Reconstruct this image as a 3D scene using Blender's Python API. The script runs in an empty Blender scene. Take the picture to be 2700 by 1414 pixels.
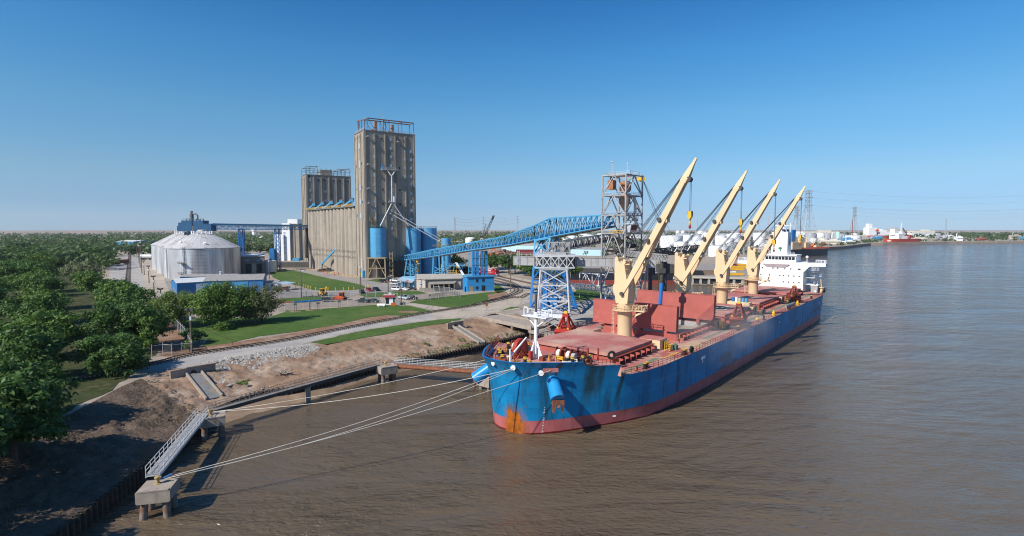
import bpy, math, random
from mathutils import Vector, Matrix, noise
from mathutils.geometry import tessellate_polygon
R = random.Random(11)
SC = bpy.context.scene
COL = SC.collection
rad = math.radians
def W(p): return Vector(p)

class MB:
    """collects geometry for ONE mesh"""
    def __init__(s): s.v = []; s.f = []; s.mi = []; s.cur = 0
    def add(s, vs, fs):
        b = len(s.v); s.v += [tuple(v) for v in vs]
        s.f += [tuple(b + i for i in f) for f in fs]; s.mi += [s.cur] * len(fs)
    def m(s, i): s.cur = i; return s
    def box(s, c, d, rz=0.0):
        x, y, z = d[0] / 2, d[1] / 2, d[2] / 2; cs, sn = math.cos(rz), math.sin(rz)
        vs = []
        for sz in (-z, z):
            for sx, sy in ((-x, -y), (x, -y), (x, y), (-x, y)):
                vs.append((c[0] + sx * cs - sy * sn, c[1] + sx * sn + sy * cs, c[2] + sz))
        s.add(vs, [(3, 2, 1, 0), (4, 5, 6, 7), (0, 1, 5, 4), (1, 2, 6, 5), (2, 3, 7, 6), (3, 0, 4, 7)]); return s
    def beam(s, p, q, w, h=None, up=(0, 0, 1)):
        p, q = W(p), W(q); h = h or w; d = q - p
        if d.length < 1e-6: return s
        d.normalize(); u = W(up)
        if abs(d.dot(u)) > .98: u = W((1, 0, 0))
        a = d.cross(u).normalized(); b = a.cross(d).normalized(); a *= w / 2; b *= h / 2
        s.add([p - a - b, p + a - b, p + a + b, p - a + b, q - a - b, q + a - b, q + a + b, q - a + b],
              [(3, 2, 1, 0), (4, 5, 6, 7), (0, 1, 5, 4), (1, 2, 6, 5), (2, 3, 7, 6), (3, 0, 4, 7)]); return s
    def tube(s, p, q, r, r2=None, n=8, caps=True):
        p, q = W(p), W(q); r2 = r if r2 is None else r2; d = q - p
        if d.length < 1e-6: return s
        d.normalize(); u = W((0, 0, 1)) if abs(d.z) < .98 else W((1, 0, 0))
        a = d.cross(u).normalized(); b = a.cross(d).normalized()
        vs = []
        for o, rr in ((p, r), (q, r2)):
            for i in range(n):
                t = 2 * math.pi * i / n; vs.append(o + a * (rr * math.cos(t)) + b * (rr * math.sin(t)))
        fs = [(i, (i + 1) % n, n + (i + 1) % n, n + i) for i in range(n)]
        if caps: fs += [tuple(range(n))[::-1], tuple(range(n, 2 * n))]
        s.add(vs, fs); return s
    def path(s, pts, r, n=5):
        for a, b in zip(pts, pts[1:]): s.tube(a, b, r, n=n)
        return s
    def prism(s, poly, vec):
        n = len(poly); v = W(vec); a = [W(p) for p in poly]
        s.add(a + [p + v for p in a], [tuple(range(n))[::-1], tuple(range(n, 2 * n))] + [(i, (i + 1) % n, n + (i + 1) % n, n + i) for i in range(n)]); return s
    def lathe(s, c, prof, n=24, a0=0.0):
        vs = []; k = len(prof)
        for r, z in prof:
            for i in range(n):
                t = a0 + 2 * math.pi * i / n; vs.append((c[0] + r * math.cos(t), c[1] + r * math.sin(t), c[2] + z))
        fs = []
        for j in range(k - 1):
            for i in range(n): fs.append((j * n + i, j * n + (i + 1) % n, (j + 1) * n + (i + 1) % n, (j + 1) * n + i))
        if prof[0][0] > 1e-3: fs.append(tuple(range(n))[::-1])
        if prof[-1][0] > 1e-3: fs.append(tuple(range((k - 1) * n, k * n)))
        s.add(vs, fs); return s
    def grid(s, rows, close=False):
        k, n = len(rows), len(rows[0]); vs = [p for r in rows for p in r]
        fs = [(j * n + i, j * n + i + 1, (j + 1) * n + i + 1, (j + 1) * n + i) for j in range(k - 1) for i in range(n - 1)]
        s.add(vs, fs); return s
    def flat(s, poly, z):
        pts = [W((p[0], p[1], z)) for p in poly]
        tr = tessellate_polygon([pts]); fs = []
        for a, b, c in tr:
            nz = (pts[b] - pts[a]).cross(pts[c] - pts[a]).z
            fs.append((a, b, c) if nz > 0 else (a, c, b))
        s.add(pts, fs); return s
    def quad(s, a, b, c, d): s.add([a, b, c, d], [(0, 1, 2, 3)]); return s
    def ball(s, c, r, n=10, m=6, sc=(1, 1, 1)):
        vs = []; fs = []
        for j in range(m + 1):
            ph = math.pi * j / m
            for i in range(n):
                t = 2 * math.pi * i / n
                vs.append((c[0] + sc[0] * r * math.sin(ph) * math.cos(t), c[1] + sc[1] * r * math.sin(ph) * math.sin(t), c[2] - sc[2] * r * math.cos(ph)))
        for j in range(m):
            for i in range(n): fs.append((j * n + i, j * n + (i + 1) % n, (j + 1) * n + (i + 1) % n, (j + 1) * n + i))
        s.add(vs, fs); return s
    def rail(s, pts, h=1.1, step=2.0, bars=2, w=.06, post=True):
        for a, b in zip(pts, pts[1:]):
            a, b = W(a), W(b); L = (b - a).length; n = max(1, round(L / step))
            for k in range(bars): o = W((0, 0, h * (k + 1) / bars)); s.beam(a + o, b + o, w)
            if post:
                for i in range(n + 1): p = a.lerp(b, i / n); s.beam(p, p + W((0, 0, h)), w)
        return s
    def truss(s, p, q, n, hgt, w, alt=True, up=(0, 0, 1), cross=False):
        """planar truss: bottom chord p->q, top chord offset by hgt*up (hgt may be (h0,h1))"""
        h0, h1 = hgt if isinstance(hgt, tuple) else (hgt, hgt); p, q, u = W(p), W(q), W(up)
        B = [p.lerp(q, i / n) for i in range(n + 1)]; T = [B[i] + u * (h0 + (h1 - h0) * i / n) for i in range(n + 1)]
        s.beam(B[0], B[-1], w * 1.4); s.beam(T[0], T[-1], w * 1.4)
        for i in range(n + 1): s.beam(B[i], T[i], w)
        for i in range(n):
            if cross or (i % 2 == 0) or not alt: s.beam(B[i], T[i + 1], w)
            if cross or (i % 2 == 1 and alt): s.beam(T[i], B[i + 1], w)
        return s

def root_loc(o):
    l = Vector((0, 0, 0)); 
    while o is not None: l = l + o.location; o = o.parent
    return l
def part(name, mb, mats, parent=None, label=None, smooth=None, world=True, kind=None):
    """link one mesh object; world coordinates are made local to the parent thing unless world=False"""
    off = root_loc(parent) if (parent is not None and world) else Vector((0, 0, 0))
    me = bpy.data.meshes.new(name)
    vs = [(v[0] - off.x, v[1] - off.y, v[2] - off.z) for v in mb.v] if world and parent is not None else mb.v
    me.from_pydata(vs, [], mb.f)
    ml = mats if isinstance(mats, (list, tuple)) else [mats]
    for m_ in ml: me.materials.append(m_)
    if len(ml) > 1: me.polygons.foreach_set('material_index', mb.mi)
    if smooth is not None:
        me.polygons.foreach_set('use_smooth', [True] * len(mb.f)); me.set_sharp_from_angle(angle=rad(smooth))
    me.update()
    o = bpy.data.objects.new(name, me); COL.objects.link(o)
    if parent is not None: o.parent = parent
    if label: o['label'] = label
    if kind: o['kind'] = kind
    return o
def thing(name, label, cat, loc=(0, 0, 0), rz=0.0, group=None):
    o = bpy.data.objects.new(name, None); COL.objects.link(o); o.empty_display_size = .5
    o.location = loc; o.rotation_euler = (0, 0, rz); tag(o, label, cat, group); return o
def tag(o, label, cat, group=None):
    o['label'] = label; o['category'] = cat
    if group: o['group'] = group
    return o
def solo(name, mb, mats, label, cat, base=None, group=None, smooth=None, kind=None):
    """a thing that is one mesh, origin at its base"""
    b = W(base) if base is not None else W(mb.v[0])
    mb.v = [(v[0] - b.x, v[1] - b.y, v[2] - b.z) for v in mb.v]
    o = part(name, mb, mats, None, smooth=smooth, world=False); o.location = b
    tag(o, label, cat, group)
    if kind: o['kind'] = kind
    return o
def struct(name, mb, mats, smooth=None, kind='structure'):
    o = part(name, mb, mats, None, smooth=smooth); o['kind'] = kind; return o
def dup(root, loc, rz=0.0, label=None, scale=None, swap=None):
    r = root.copy(); COL.objects.link(r); r.location = loc; r.rotation_euler = (0, 0, rz)
    if scale: r.scale = scale
    if label: r['label'] = label
    for ch in list(root.children):
        c = ch.copy(); COL.objects.link(c); c.parent = r
        if swap and ch.name.split('.')[0] in swap:
            c.data = c.data.copy(); c.data.materials[0] = swap[ch.name.split('.')[0]]
        for g in ch.children:
            d = g.copy(); COL.objects.link(d); d.parent = c
    return r

# ---------- materials ----------
MATS = {}
def mat(name, col, rough=.7, metal=0.0, var=.12, scale=.6, layers=(), bump=0.0, bscale=3.0, spec=.4, wave=None, b3=None, emit=None, coat=0.0):
    """base colour broken up by noise; layers = (colour, scale3, lo, hi, amount)"""
    if name in MATS: return MATS[name]
    m_ = bpy.data.materials.new(name); MATS[name] = m_; m_.use_nodes = True; nt = m_.node_tree; N = nt.nodes; L = nt.links
    bs = N['Principled BSDF']; bs.inputs['Roughness'].default_value = rough; bs.inputs['Metallic'].default_value = metal
    bs.inputs['Specular IOR Level'].default_value = spec
    if coat: bs.inputs['Coat Weight'].default_value = coat
    tc = N.new('ShaderNodeTexCoord'); ob = tc.outputs['Object']
    def nz(sc, det=5.0, r=.6):
        mp = N.new('ShaderNodeMapping'); L.new(ob, mp.inputs['Vector'])
        mp.inputs['Scale'].default_value = sc if isinstance(sc, (tuple, list)) else (sc, sc, sc)
        n = N.new('ShaderNodeTexNoise'); n.inputs['Scale'].default_value = 1; n.inputs['Detail'].default_value = det; n.inputs['Roughness'].default_value = r
        L.new(mp.outputs['Vector'], n.inputs['Vector']); return n.outputs['Fac']
    def mix(f, a, b):
        x = N.new('ShaderNodeMix'); x.data_type = 'RGBA'
        if isinstance(f, float): x.inputs[0].default_value = f
        else: L.new(f, x.inputs[0])
        for s_, i in ((a, 6), (b, 7)):
            if isinstance(s_, tuple): x.inputs[i].default_value = (*s_[:3], 1)
            else: L.new(s_, x.inputs[i])
        return x.outputs[2]
    def ramp(f, lo, hi, amt=1.0):
        r = N.new('ShaderNodeMapRange'); r.inputs[1].default_value = lo; r.inputs[2].default_value = hi; r.inputs[4].default_value = amt
        L.new(f, r.inputs[0]); return r.outputs[0]
    lo = tuple(max(0, c * (1 - var)) for c in col); hi = tuple(min(1, c * (1 + var)) for c in col)
    c = mix(ramp(nz(scale), .3, .7), lo, hi)
    for lay in layers:
        lc, sc, l0, h0, amt = lay[:5]
        c = mix(ramp(nz(sc, 4.0), l0, h0, amt), c, lc)
    L.new(c, bs.inputs['Base Color'])
    hgt = None
    if wave:
        mp = N.new('ShaderNodeMapping'); L.new(ob, mp.inputs['Vector']); mp.inputs['Rotation'].default_value = (0, 0, wave[1])
        w = N.new('ShaderNodeTexWave'); w.inputs['Scale'].default_value = wave[0]; w.bands_direction = wave[2] if len(wave) > 2 else 'X'
        L.new(mp.outputs['Vector'], w.inputs['Vector']); hgt = w.outputs['Fac']
        bp = N.new('ShaderNodeBump'); bp.inputs['Strength'].default_value = .6; bp.inputs['Distance'].default_value = .08; L.new(hgt, bp.inputs['Height']); L.new(bp.outputs[0], bs.inputs['Normal'])
    elif bump:
        bp = N.new('ShaderNodeBump'); bp.inputs['Strength'].default_value = .8; bp.inputs['Distance'].default_value = bump
        L.new(nz(b3 or bscale, 6.0), bp.inputs['Height']); L.new(bp.outputs[0], bs.inputs['Normal'])
    if emit:
        bs.inputs['Emission Color'].default_value = (*emit[:3], 1); bs.inputs['Emission Strength'].default_value = emit[3]
    return m_
RUST = (.23, .07, .025); GRIME = (.05, .045, .04)
M = dict(
 redeck = mat('red_deck_paint', (.40, .135, .115), .75, var=.12, scale=.25, layers=[((.52, .36, .27), (.10, .10, .10), .44, .66, .8), (RUST, (.8, .8, .8), .66, .78, .6)]),
 redpaint = mat('red_oxide_paint', (.38, .095, .075), .55, var=.12, scale=.3, layers=[((.45, .15, .12), (.6, .6, .6), .6, .75, .5), ((.17, .05, .03), (1.2, 1.2, .12), .66, .8, .5)]),
 brightred = mat('bright_red_paint', (.36, .035, .02), .5, layers=[(RUST, (1, 1, 1), .6, .75, .5)]),
 grabred = mat('rusty_red_paint', (.24, .05, .028), .7, var=.2, layers=[((.16, .06, .03), (1.5, 1.5, 1.5), .55, .7, .7)]),
 cream = mat('cream_paint', (.71, .51, .30), .5, var=.04, scale=.3, layers=[((.48, .28, .13), (1.5, 1.5, .12), .67, .8, .4)]),
 white = mat('white_paint', (.78, .78, .77), .5, var=.03, layers=[((.55, .5, .42), (.6, .6, .08), .66, .8, .4)]),
 glass = mat('dark_glass', (.02, .03, .04), .12, var=.3, spec=.6),
 pane = mat('dusty_window_glass', (.42, .48, .54), .25, var=.3, scale=1.5, spec=.6),
 black = mat('black_paint', (.02, .02, .022), .6),
 rubber = mat('black_rubber', (.018, .018, .018), .85),
 yellow = mat('yellow_paint', (.68, .40, .03), .55, var=.1),
 orange = mat('orange_paint', (.62, .12, .02), .55, var=.1),
 green = mat('green_paint', (.06, .18, .12), .6, var=.15),
 rust = mat('rusty_steel', (.20, .07, .035), .85, var=.35, scale=1.5, layers=[((.30, .12, .05), (2, 2, 2), .5, .7, .7)]),
 steelblue = mat('blue_steel_paint', (.075, .30, .50), .5, var=.1, layers=[((.05, .15, .28), (.5, .5, .15), .58, .78, .5)]),
 silobblue = mat('blue_silo_paint', (.085, .32, .54), .45, var=.1, scale=.2, layers=[((.04, .13, .24), (.7, .7, .03), .56, .72, .6), ((.32, .48, .62), (.25, .25, .25), .6, .72, .5), ((.05, .2, .4), (.5, .5, .06), .58, .75, .5)]),
 deepblue = mat('deep_blue_paint', (.018, .15, .40), .45, var=.1, layers=[(GRIME, (.6, .6, .1), .66, .8, .4)]),
 galv = mat('galvanised_steel', (.56, .565, .57), .5, .1, var=.15, scale=.8, layers=[((.24, .17, .12), (.8, .8, .8), .6, .72, .6)]),
 greysteel = mat('weathered_grey_steel', (.36, .35, .34), .65, .1, var=.22, layers=[((.20, .12, .08), (.7, .7, .7), .55, .7, .7)]),
 darksteel = mat('dark_weathered_steel', (.07, .065, .06), .7, var=.3, layers=[((.16, .08, .045), (.6, .6, .6), .58, .7, .6)]),
 concrete = mat('weathered_concrete', (.34, .30, .255), .9, var=.14, scale=.5, bump=.02, layers=[((.2, .165, .13), (.9, .9, .1), .54, .74, .6)]),
 conc_light = mat('pale_concrete', (.44, .39, .33), .9, var=.1, scale=.3, bump=.01),
 dolphin = mat('dolphin_concrete', (.33, .275, .225), .9, var=.16, scale=.8, bump=.02, layers=[((.17, .115, .08), (1.5, 1.5, .3), .54, .74, .75)]),
 pile = mat('tidal_pile', (.20, .17, .145), .85, var=.3, scale=1.2, layers=[((.16, .07, .04), (1, 1, .6), .5, .62, .8)]),
 wood = mat('weathered_timber_pole', (.135, .105, .08), .9, var=.2, scale=2),
 rail = mat('rusty_rail', (.10, .055, .035), .6, .2, var=.2),
 rope = mat('pale_mooring_rope', (.62, .58, .50), .9, var=.08),
 cable = mat('dark_wire_rope', (.035, .045, .055), .6),
 roofgrey = mat('grey_metal_roof', (.33, .31, .285), .7, var=.12, wave=(2.0, 0), layers=[((.2, .16, .13), (.3, .3, .3), .56, .7, .5)]),
 roofwhite = mat('white_metal_roof', (.62, .62, .61), .6, var=.08, wave=(2.0, 0)),
 corr_blue = mat('blue_corrugated_metal', (.025, .16, .36), .5, var=.1, wave=(4.0, 0)),
 corr_grey = mat('grey_corrugated_metal', (.20, .195, .185), .6, var=.12, wave=(4.0, .5)),
 chain = mat('chain_link_mesh', (.33, .35, .36), .6, .3),
)

# ---------- setting: water, land, bank, lawns ----------
def ground_mat(name, col, layers, rough=.95, bump=.05, bscale=2.0, var=.15, scale=.15):
    return mat(name, col, rough, var=var, scale=scale, layers=layers, bump=bump, bscale=bscale, spec=.15)
M['land'] = ground_mat('sandy_hardstanding', (.33, .27, .215), [((.22, .19, .155), (.05, .05, .05), .5, .7, .6), ((.42, .37, .31), (.3, .3, .3), .55, .75, .5)])
M['asphalt'] = ground_mat('worn_yard_paving', (.275, .245, .22), [((.34, .31, .28), (.12, .12, .12), .5, .7, .7), ((.17, .155, .14), (.5, .5, .5), .6, .72, .5), ((.15, .135, .12), (.05, .7, .05), .58, .7, .6)], bump=.02)
M['gravel'] = ground_mat('railway_ballast', (.36, .335, .31), [((.22, .2, .185), (1.6, 1.6, 1.6), .52, .66, .7), ((.44, .38, .31), (.15, .15, .15), .5, .7, .6)], bump=.08, bscale=5)
M['road'] = ground_mat('pale_dirt_road', (.41, .345, .275), [((.30, .245, .195), (.18, .18, .18), .52, .7, .7), ((.48, .43, .36), (.5, .5, .5), .58, .75, .5), ((.22, .18, .145), (.9, .06, .06), .56, .68, .6)], bump=.04)
M['dirt'] = ground_mat('red_brown_earth', (.225, .125, .078), [((.34, .25, .18), (.25, .25, .25), .48, .66, .8), ((.13, .08, .055), (.9, .9, .9), .55, .7, .7)], bump=.15, bscale=1.2)
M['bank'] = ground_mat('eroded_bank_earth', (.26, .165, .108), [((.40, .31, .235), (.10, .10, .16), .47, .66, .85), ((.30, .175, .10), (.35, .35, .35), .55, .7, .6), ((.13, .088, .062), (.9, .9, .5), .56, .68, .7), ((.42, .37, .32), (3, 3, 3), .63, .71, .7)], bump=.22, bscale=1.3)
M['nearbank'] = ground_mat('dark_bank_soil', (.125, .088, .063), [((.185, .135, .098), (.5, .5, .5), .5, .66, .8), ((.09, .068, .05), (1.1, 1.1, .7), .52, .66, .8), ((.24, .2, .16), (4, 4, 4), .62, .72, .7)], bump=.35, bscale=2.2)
M['sand'] = ground_mat('wet_sand', (.235, .165, .11), [((.33, .25, .18), (.3, .3, .3), .5, .7, .6)], rough=.8, bump=.05)
M['grass'] = ground_mat('mown_grass', (.062, .112, .022), [((.10, .142, .035), (.07, .07, .07), .46, .66, .8), ((.042, .082, .015), (.35, .35, .35), .52, .68, .6), ((.16, .145, .065), (.16, .16, .16), .60, .74, .6)], bump=.06, bscale=6, var=.25, scale=1.5)
M['rubblestone'] = mat('white_rubble', (.37, .34, .305), .95, var=.3, scale=1.2)
def water_mat():
    m_ = bpy.data.materials.new('muddy_river_water'); m_.use_nodes = True; nt = m_.node_tree; N = nt.nodes; L = nt.links
    b = N['Principled BSDF']; b.inputs['Roughness'].default_value = .09; b.inputs['IOR'].default_value = 1.42; b.inputs['Specular IOR Level'].default_value = .5
    tc = N.new('ShaderNodeTexCoord')
    def nz(sc, rot, det, kind='ShaderNodeTexNoise', dist=0.0):
        mp = N.new('ShaderNodeMapping'); mp.inputs['Scale'].default_value = sc; mp.inputs['Rotation'].default_value = (0, 0, rot); L.new(tc.outputs['Object'], mp.inputs[0])
        n = N.new(kind); n.inputs['Scale'].default_value = 1; n.inputs['Detail'].default_value = det; n.inputs['Roughness'].default_value = .55; n.inputs['Distortion'].default_value = dist
        L.new(mp.outputs[0], n.inputs['Vector']); return n.outputs['Fac']
    big = nz((.012, .03, 1), .5, 3, dist=1.0)
    mx = N.new('ShaderNodeMix'); mx.data_type = 'RGBA'; L.new(big, mx.inputs[0])
    mx.inputs[6].default_value = (.098, .069, .040, 1); mx.inputs[7].default_value = (.130, .096, .061, 1); L.new(mx.outputs[2], b.inputs['Base Color'])
    h1 = nz((.10, .32, 1), .35, 4, dist=.6); h2 = nz((.9, 1.9, 1), -.25, 5, dist=.5); h3 = nz((.022, .05, 1), .8, 3, dist=1.2)
    def mul(a, k):
        x = N.new('ShaderNodeMath'); x.operation = 'MULTIPLY'; x.inputs[1].default_value = k
        L.new(a, x.inputs[0]); return x.outputs[0]
    def addn(a, c_):
        x = N.new('ShaderNodeMath'); x.operation = 'ADD'; L.new(a, x.inputs[0]); L.new(c_, x.inputs[1]); return x.outputs[0]
    wv = N.new('ShaderNodeTexWave'); wv.inputs['Scale'].default_value = .09; wv.inputs['Distortion'].default_value = 16; wv.inputs['Detail'].default_value = 3; wv.inputs['Detail Scale'].default_value = .35
    wm = N.new('ShaderNodeMapping'); wm.inputs['Rotation'].default_value = (0, 0, 1.0); L.new(tc.outputs['Object'], wm.inputs[0]); L.new(wm.outputs[0], wv.inputs['Vector'])
    # wind roughens the water in patches
    gust = N.new('ShaderNodeMapRange'); gust.inputs[1].default_value = .35; gust.inputs[2].default_value = .65; gust.inputs[3].default_value = .4; gust.inputs[4].default_value = 1.5; L.new(h3, gust.inputs[0])
    hs = N.new('ShaderNodeMath'); hs.operation = 'MULTIPLY'; L.new(addn(addn(mul(h1, .85), mul(h2, .46)), mul(wv.outputs['Fac'], .16)), hs.inputs[0]); L.new(gust.outputs[0], hs.inputs[1])
    bp = N.new('ShaderNodeBump'); bp.inputs['Strength'].default_value = .75; bp.inputs['Distance'].default_value = 1.0; L.new(hs.outputs[0], bp.inputs['Height']); L.new(bp.outputs[0], b.inputs['Normal'])
    return m_
M['water'] = water_mat()
wb = MB(); wb.quad((-9000, -2500, 0), (14000, -2500, 0), (14000, 14000, 0), (-9000, 14000, 0)); struct('water', wb, M['water'])

BT = [(-52, -60), (-56, 0), (-62, 45), (-68, 75), (-72, 97)] + [(-72.17,106.9),(-70.32,109.5),(-66.47,111),(-63.89,115.9),(-59.98,120.8),(-53.99,127.6)] + [(-50.31,131),(-49.23,133.8),(-42.44,137),(-35.97,144.2),(-28.05,156.5),(-21.09,163.2),(-15.21,170.4),(-9.77,176.7)]
NW = [(-46, -60), (-46.5, 0), (-47.6, 45), (-48.8, 62.8), (-49.7, 70.6), (-50.8, 79.4), (-52.2, 88), (-53.6, 94.5), (-51.6, 99.5), (-49.2, 103.6), (-44.7, 105.8), (-39.9, 110.3), (-35.3, 117.4), (-30.8, 123), (-24.6, 129.6), (-18.9, 135.2), (-11.3, 142.5), (-5.9, 149.3), (2.3, 159.6), (9, 166)]
SHORE = BT + [(-4, 181), (10, 195), (30, 214), (48, 236), (60, 252), (64, 262), (52, 272), (34, 286), (18, 306), (14, 340), (40, 358), (104, 352), (110, 327.5), (143, 319), (168, 312), (186, 340), (240, 450), (330, 640), (395, 735), (480, 836), (560, 905), (735, 1100), (765, 1105), (790, 1150), (1000, 1230), (2200, 1500), (6000, 1900)]
lb = MB(); lb.flat(SHORE + [(12000, 2400), (12000, 13000), (-9000, 13000), (-9000, 100), (-2500, -60)], 5.0)
for a, b in zip(SHORE, SHORE[1:]): lb.quad((*a, 5), (*b, 5), (*b, -1.5), (*a, -1.5))
struct('ground', lb, M['land'])

def at(poly, t):
    """point at fraction t of a polyline's length"""
    d = [0.0]
    for a, b in zip(poly, poly[1:]): d.append(d[-1] + math.dist(a, b))
    x = t * d[-1]
    for i in range(len(poly) - 1):
        if x <= d[i + 1] or i == len(poly) - 2:
            k = (x - d[i]) / max(1e-6, d[i + 1] - d[i]); return tuple(poly[i][j] + (poly[i + 1][j] - poly[i][j]) * k for j in range(len(poly[0])))
def strip(top, bot, zt, zb, nu, nv, amp, curve=1.0, nsc=.35):
    rows = []
    for j in range(nv + 1):
        v = j / nv; row = []
        for i in range(nu + 1):
            u = i / nu; a = at(top, u); b = at(bot, u); x = a[0] + (b[0] - a[0]) * v; y = a[1] + (b[1] - a[1]) * v
            z = zt + (zb - zt) * v ** curve
            if 0 < j: 
                e = min(1, 4 * v * (1.05 - v)); p = W((x * nsc, y * nsc, 1.3))
                z += amp * e * (.75 * noise.noise(p) + .45 * noise.noise(p * 2.7) + .4 * noise.noise(p * 6.5) + .42 * noise.noise(p * 15)); x += amp * .5 * noise.noise(p + W((7, 0, 0))); y += amp * .5 * noise.noise(p + W((0, 9, 0)))
            if j == 0: z += .03
            row.append((x, y, z))
        rows.append(row)
    return rows
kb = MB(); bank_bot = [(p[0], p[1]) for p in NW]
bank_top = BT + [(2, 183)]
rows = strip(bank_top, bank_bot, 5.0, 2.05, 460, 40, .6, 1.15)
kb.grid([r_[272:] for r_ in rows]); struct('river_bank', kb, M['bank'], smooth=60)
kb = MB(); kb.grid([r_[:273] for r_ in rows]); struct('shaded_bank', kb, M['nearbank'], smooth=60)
# slope of the far bank beside the loading towers
kb = MB(); kb.grid(strip([(-4, 181), (10, 195), (30, 214), (48, 236), (60, 252)], [(9, 166), (22, 176), (43, 200), (60, 222), (70, 246)], 5.02, .2, 60, 8, .35)); struct('gravel_slope', kb, M['gravel'], smooth=60)
# sandy foreshore below the sheet piles
kb = MB(); fo = [(-50.6, 90), (-47, 94), (-43.5, 98.2), (-40, 103), (-37.3, 108), (-34, 116), (-29, 122), (-22, 130), (-12.5, 140), (0, 155), (8, 163)]
fi = [(-53.4, 94), (-51, 100), (-48.8, 103.3), (-44, 105.9), (-39.4, 110.8), (-34.8, 117.9), (-30.2, 123.4), (-24, 130), (-12, 142), (2, 159), (9, 166)]
kb.grid(strip(fi, fo, .75, -.25, 70, 8, .18)); struct('beach', kb, M['sand'], smooth=60)

def ribbon(name, poly, m_, z, kind='structure', jag=0.0, step=2.5):
    if jag:
        out = []
        for a, b in zip(poly, poly[1:] + poly[:1]):
            n = max(1, int(math.dist(a, b) / step))
            for i in range(n):
                x = a[0] + (b[0] - a[0]) * i / n; y = a[1] + (b[1] - a[1]) * i / n
                out.append((x + jag * noise.noise(W((x * .3, y * .3, 1))), y + jag * noise.noise(W((x * .3, y * .3, 8)))))
        poly = out
    b = MB(); b.flat(poly, z); o = struct(name, b, m_); o['kind'] = kind; return o
# railway bed, road, lawns (each a few centimetres above the sheet below)
ribbon('gravel_bed', [(-79.97,109.1),(-78.63,113.8),(-74.49,123.1),(-59.15,140)] + [(-49.93,156.5),(-29.53,185.8),(-14.22,205.6),(4.37,236.5)] + [(7.54,211.6),(-8.76,177.7),(-16.11,172.8),(-23.79,171),(-35.44,161.8),(-45.9,148.4),(-52.1,135.7),(-54.29,126.1)] + [(-60.2,121.3),(-64.12,116.3),(-66.7,111.4),(-70.42,109.6),(-73.44,107.6),(-77.34,105.4)], M['gravel'], 5.03, jag=.5)
ribbon('dirt_road', [(-43.28,211.6),(-32.56,203.8),(-21.4,193.5),(-14.38,196.5),(-9.62,215.1),(-2.55,245.2),(-10.68,312.5),(-17.91,325.6),(-8.73,345.9),(12.44,298),(10.36,239.1),(4.05,208.2),(0.9,197.5),(6.53,189.7)] + [(6.4,197.2),(-10.6,178.9),(-15.04,172.4),(-24.69,165.5),(-27.85,187),(-15.71,198.5),(-26.32,189.4),(-41.36,204.2)], M['road'], 5.05, jag=.4)
ribbon('side_road', [(-665.2,960.3),(-525.2,741.8),(-352.9,509.6),(-223,323.3),(-160.2,232.2),(-151.5,232.2)] + [(-119,183.6),(-108.9,173.6),(-145.5,228),(-188,289.6)] + [(-210.5,323.3),(-288.9,430.7),(-406.5,604.2),(-652.3,960.3)], M['road'], 5.05, jag=.6)
ribbon('paved_yard', [(-174.1,378.1),(-157.1,393.4),(-136.8,374.5),(-99.12,319.1),(-83.57,309),(-68.34,282),(-57.03,274),(-55.13,248.7),(-68.09,235.6),(-69.03,226),(-84.66,228.1),(-98.67,221.3),(-112.7,240),(-116.4,249.3),(-102.6,248.7),(-107.1,266.5),(-137.1,311.4)], M['asphalt'], 5.04, jag=.3)
LAWNS = [[(-68.8,141.1),(-68.47,142.8),(-60.18,150.7),(-51.89,162.7),(-48.07,172.4),(-42.71,178.9),(-35.27,177.3),(-27.92,187.5),(-39.19,201.3),(-52.53,203.3),(-65.97,195.1),(-82.27,187)] + [(-79.54,189),(-79.51,173.6),(-92.01,173.6),(-104.3,171.8),(-105.4,167.3),(-94.44,152.1),(-88.35,145.1),(-79.79,138.8),(-76.59,130.2),(-72.4,133.9)],
 [(-51.55,135.7),(-49.13,139.7),(-45.35,146.6),(-41.23,153.1),(-32.21,161.8),(-23.68,170.2),(-16.11,172.8),(-17.22,166.8),(-28.05,156.5),(-36.08,144.6),(-42.52,137.3),(-46.87,133.2)],
 [(-40.53,210.4),(-38.64,217.6),(-25.45,230.6),(-11.25,243.7),(-2.95,248.4),(-5.4,242.1),(-9.84,220.1),(-14.52,198.5),(-21.61,195.5),(-35.98,206)],
 [(-169.6,373),(-157.4,374.5),(-146.3,366),(-124.6,336.8),(-106,311.4),(-91.64,294.9),(-78.97,277.9),(-70.4,262.9),(-75.11,253.6),(-85.56,250.9),(-95.15,253.6),(-108.9,272.1),(-126.8,294.9),(-142.8,319.1)],
 [(-81.96,301.3),(-78.21,311.4),(-68.23,304.1),(-69.86,288.3)],
 [(-67.57,235.1),(-61.3,243.6),(-55.66,247.7),(-44.12,249.3),(-38.07,241.5),(-41.87,236.5),(-50.62,228.1),(-61.47,225.4)],
 [(-98.23,220.3),(-84.66,228.1),(-69.03,226),(-68.42,222.8),(-77.97,218.8),(-93.03,210.7)],
 [(24.41,225.1),(33.08,264.3),(40.71,243.1),(41.8,234.8),(34.58,223.2),(26.89,214.5)],
 [(-4.38,187.5),(0.11,198.5),(2.86,196.7)],
 [(-9.19,280.8),(-6.08,272.9),(-2.59,250),(-6.11,241.5),(-7.98,243.7)],
 [(-314.4,689.5),(-314.2,714.7),(-257.8,586.1),(-249.8,552.9)]]
for lw in LAWNS: ribbon('grass', lw, M['grass'], 5.08, 'stuff', jag=.7)
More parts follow.
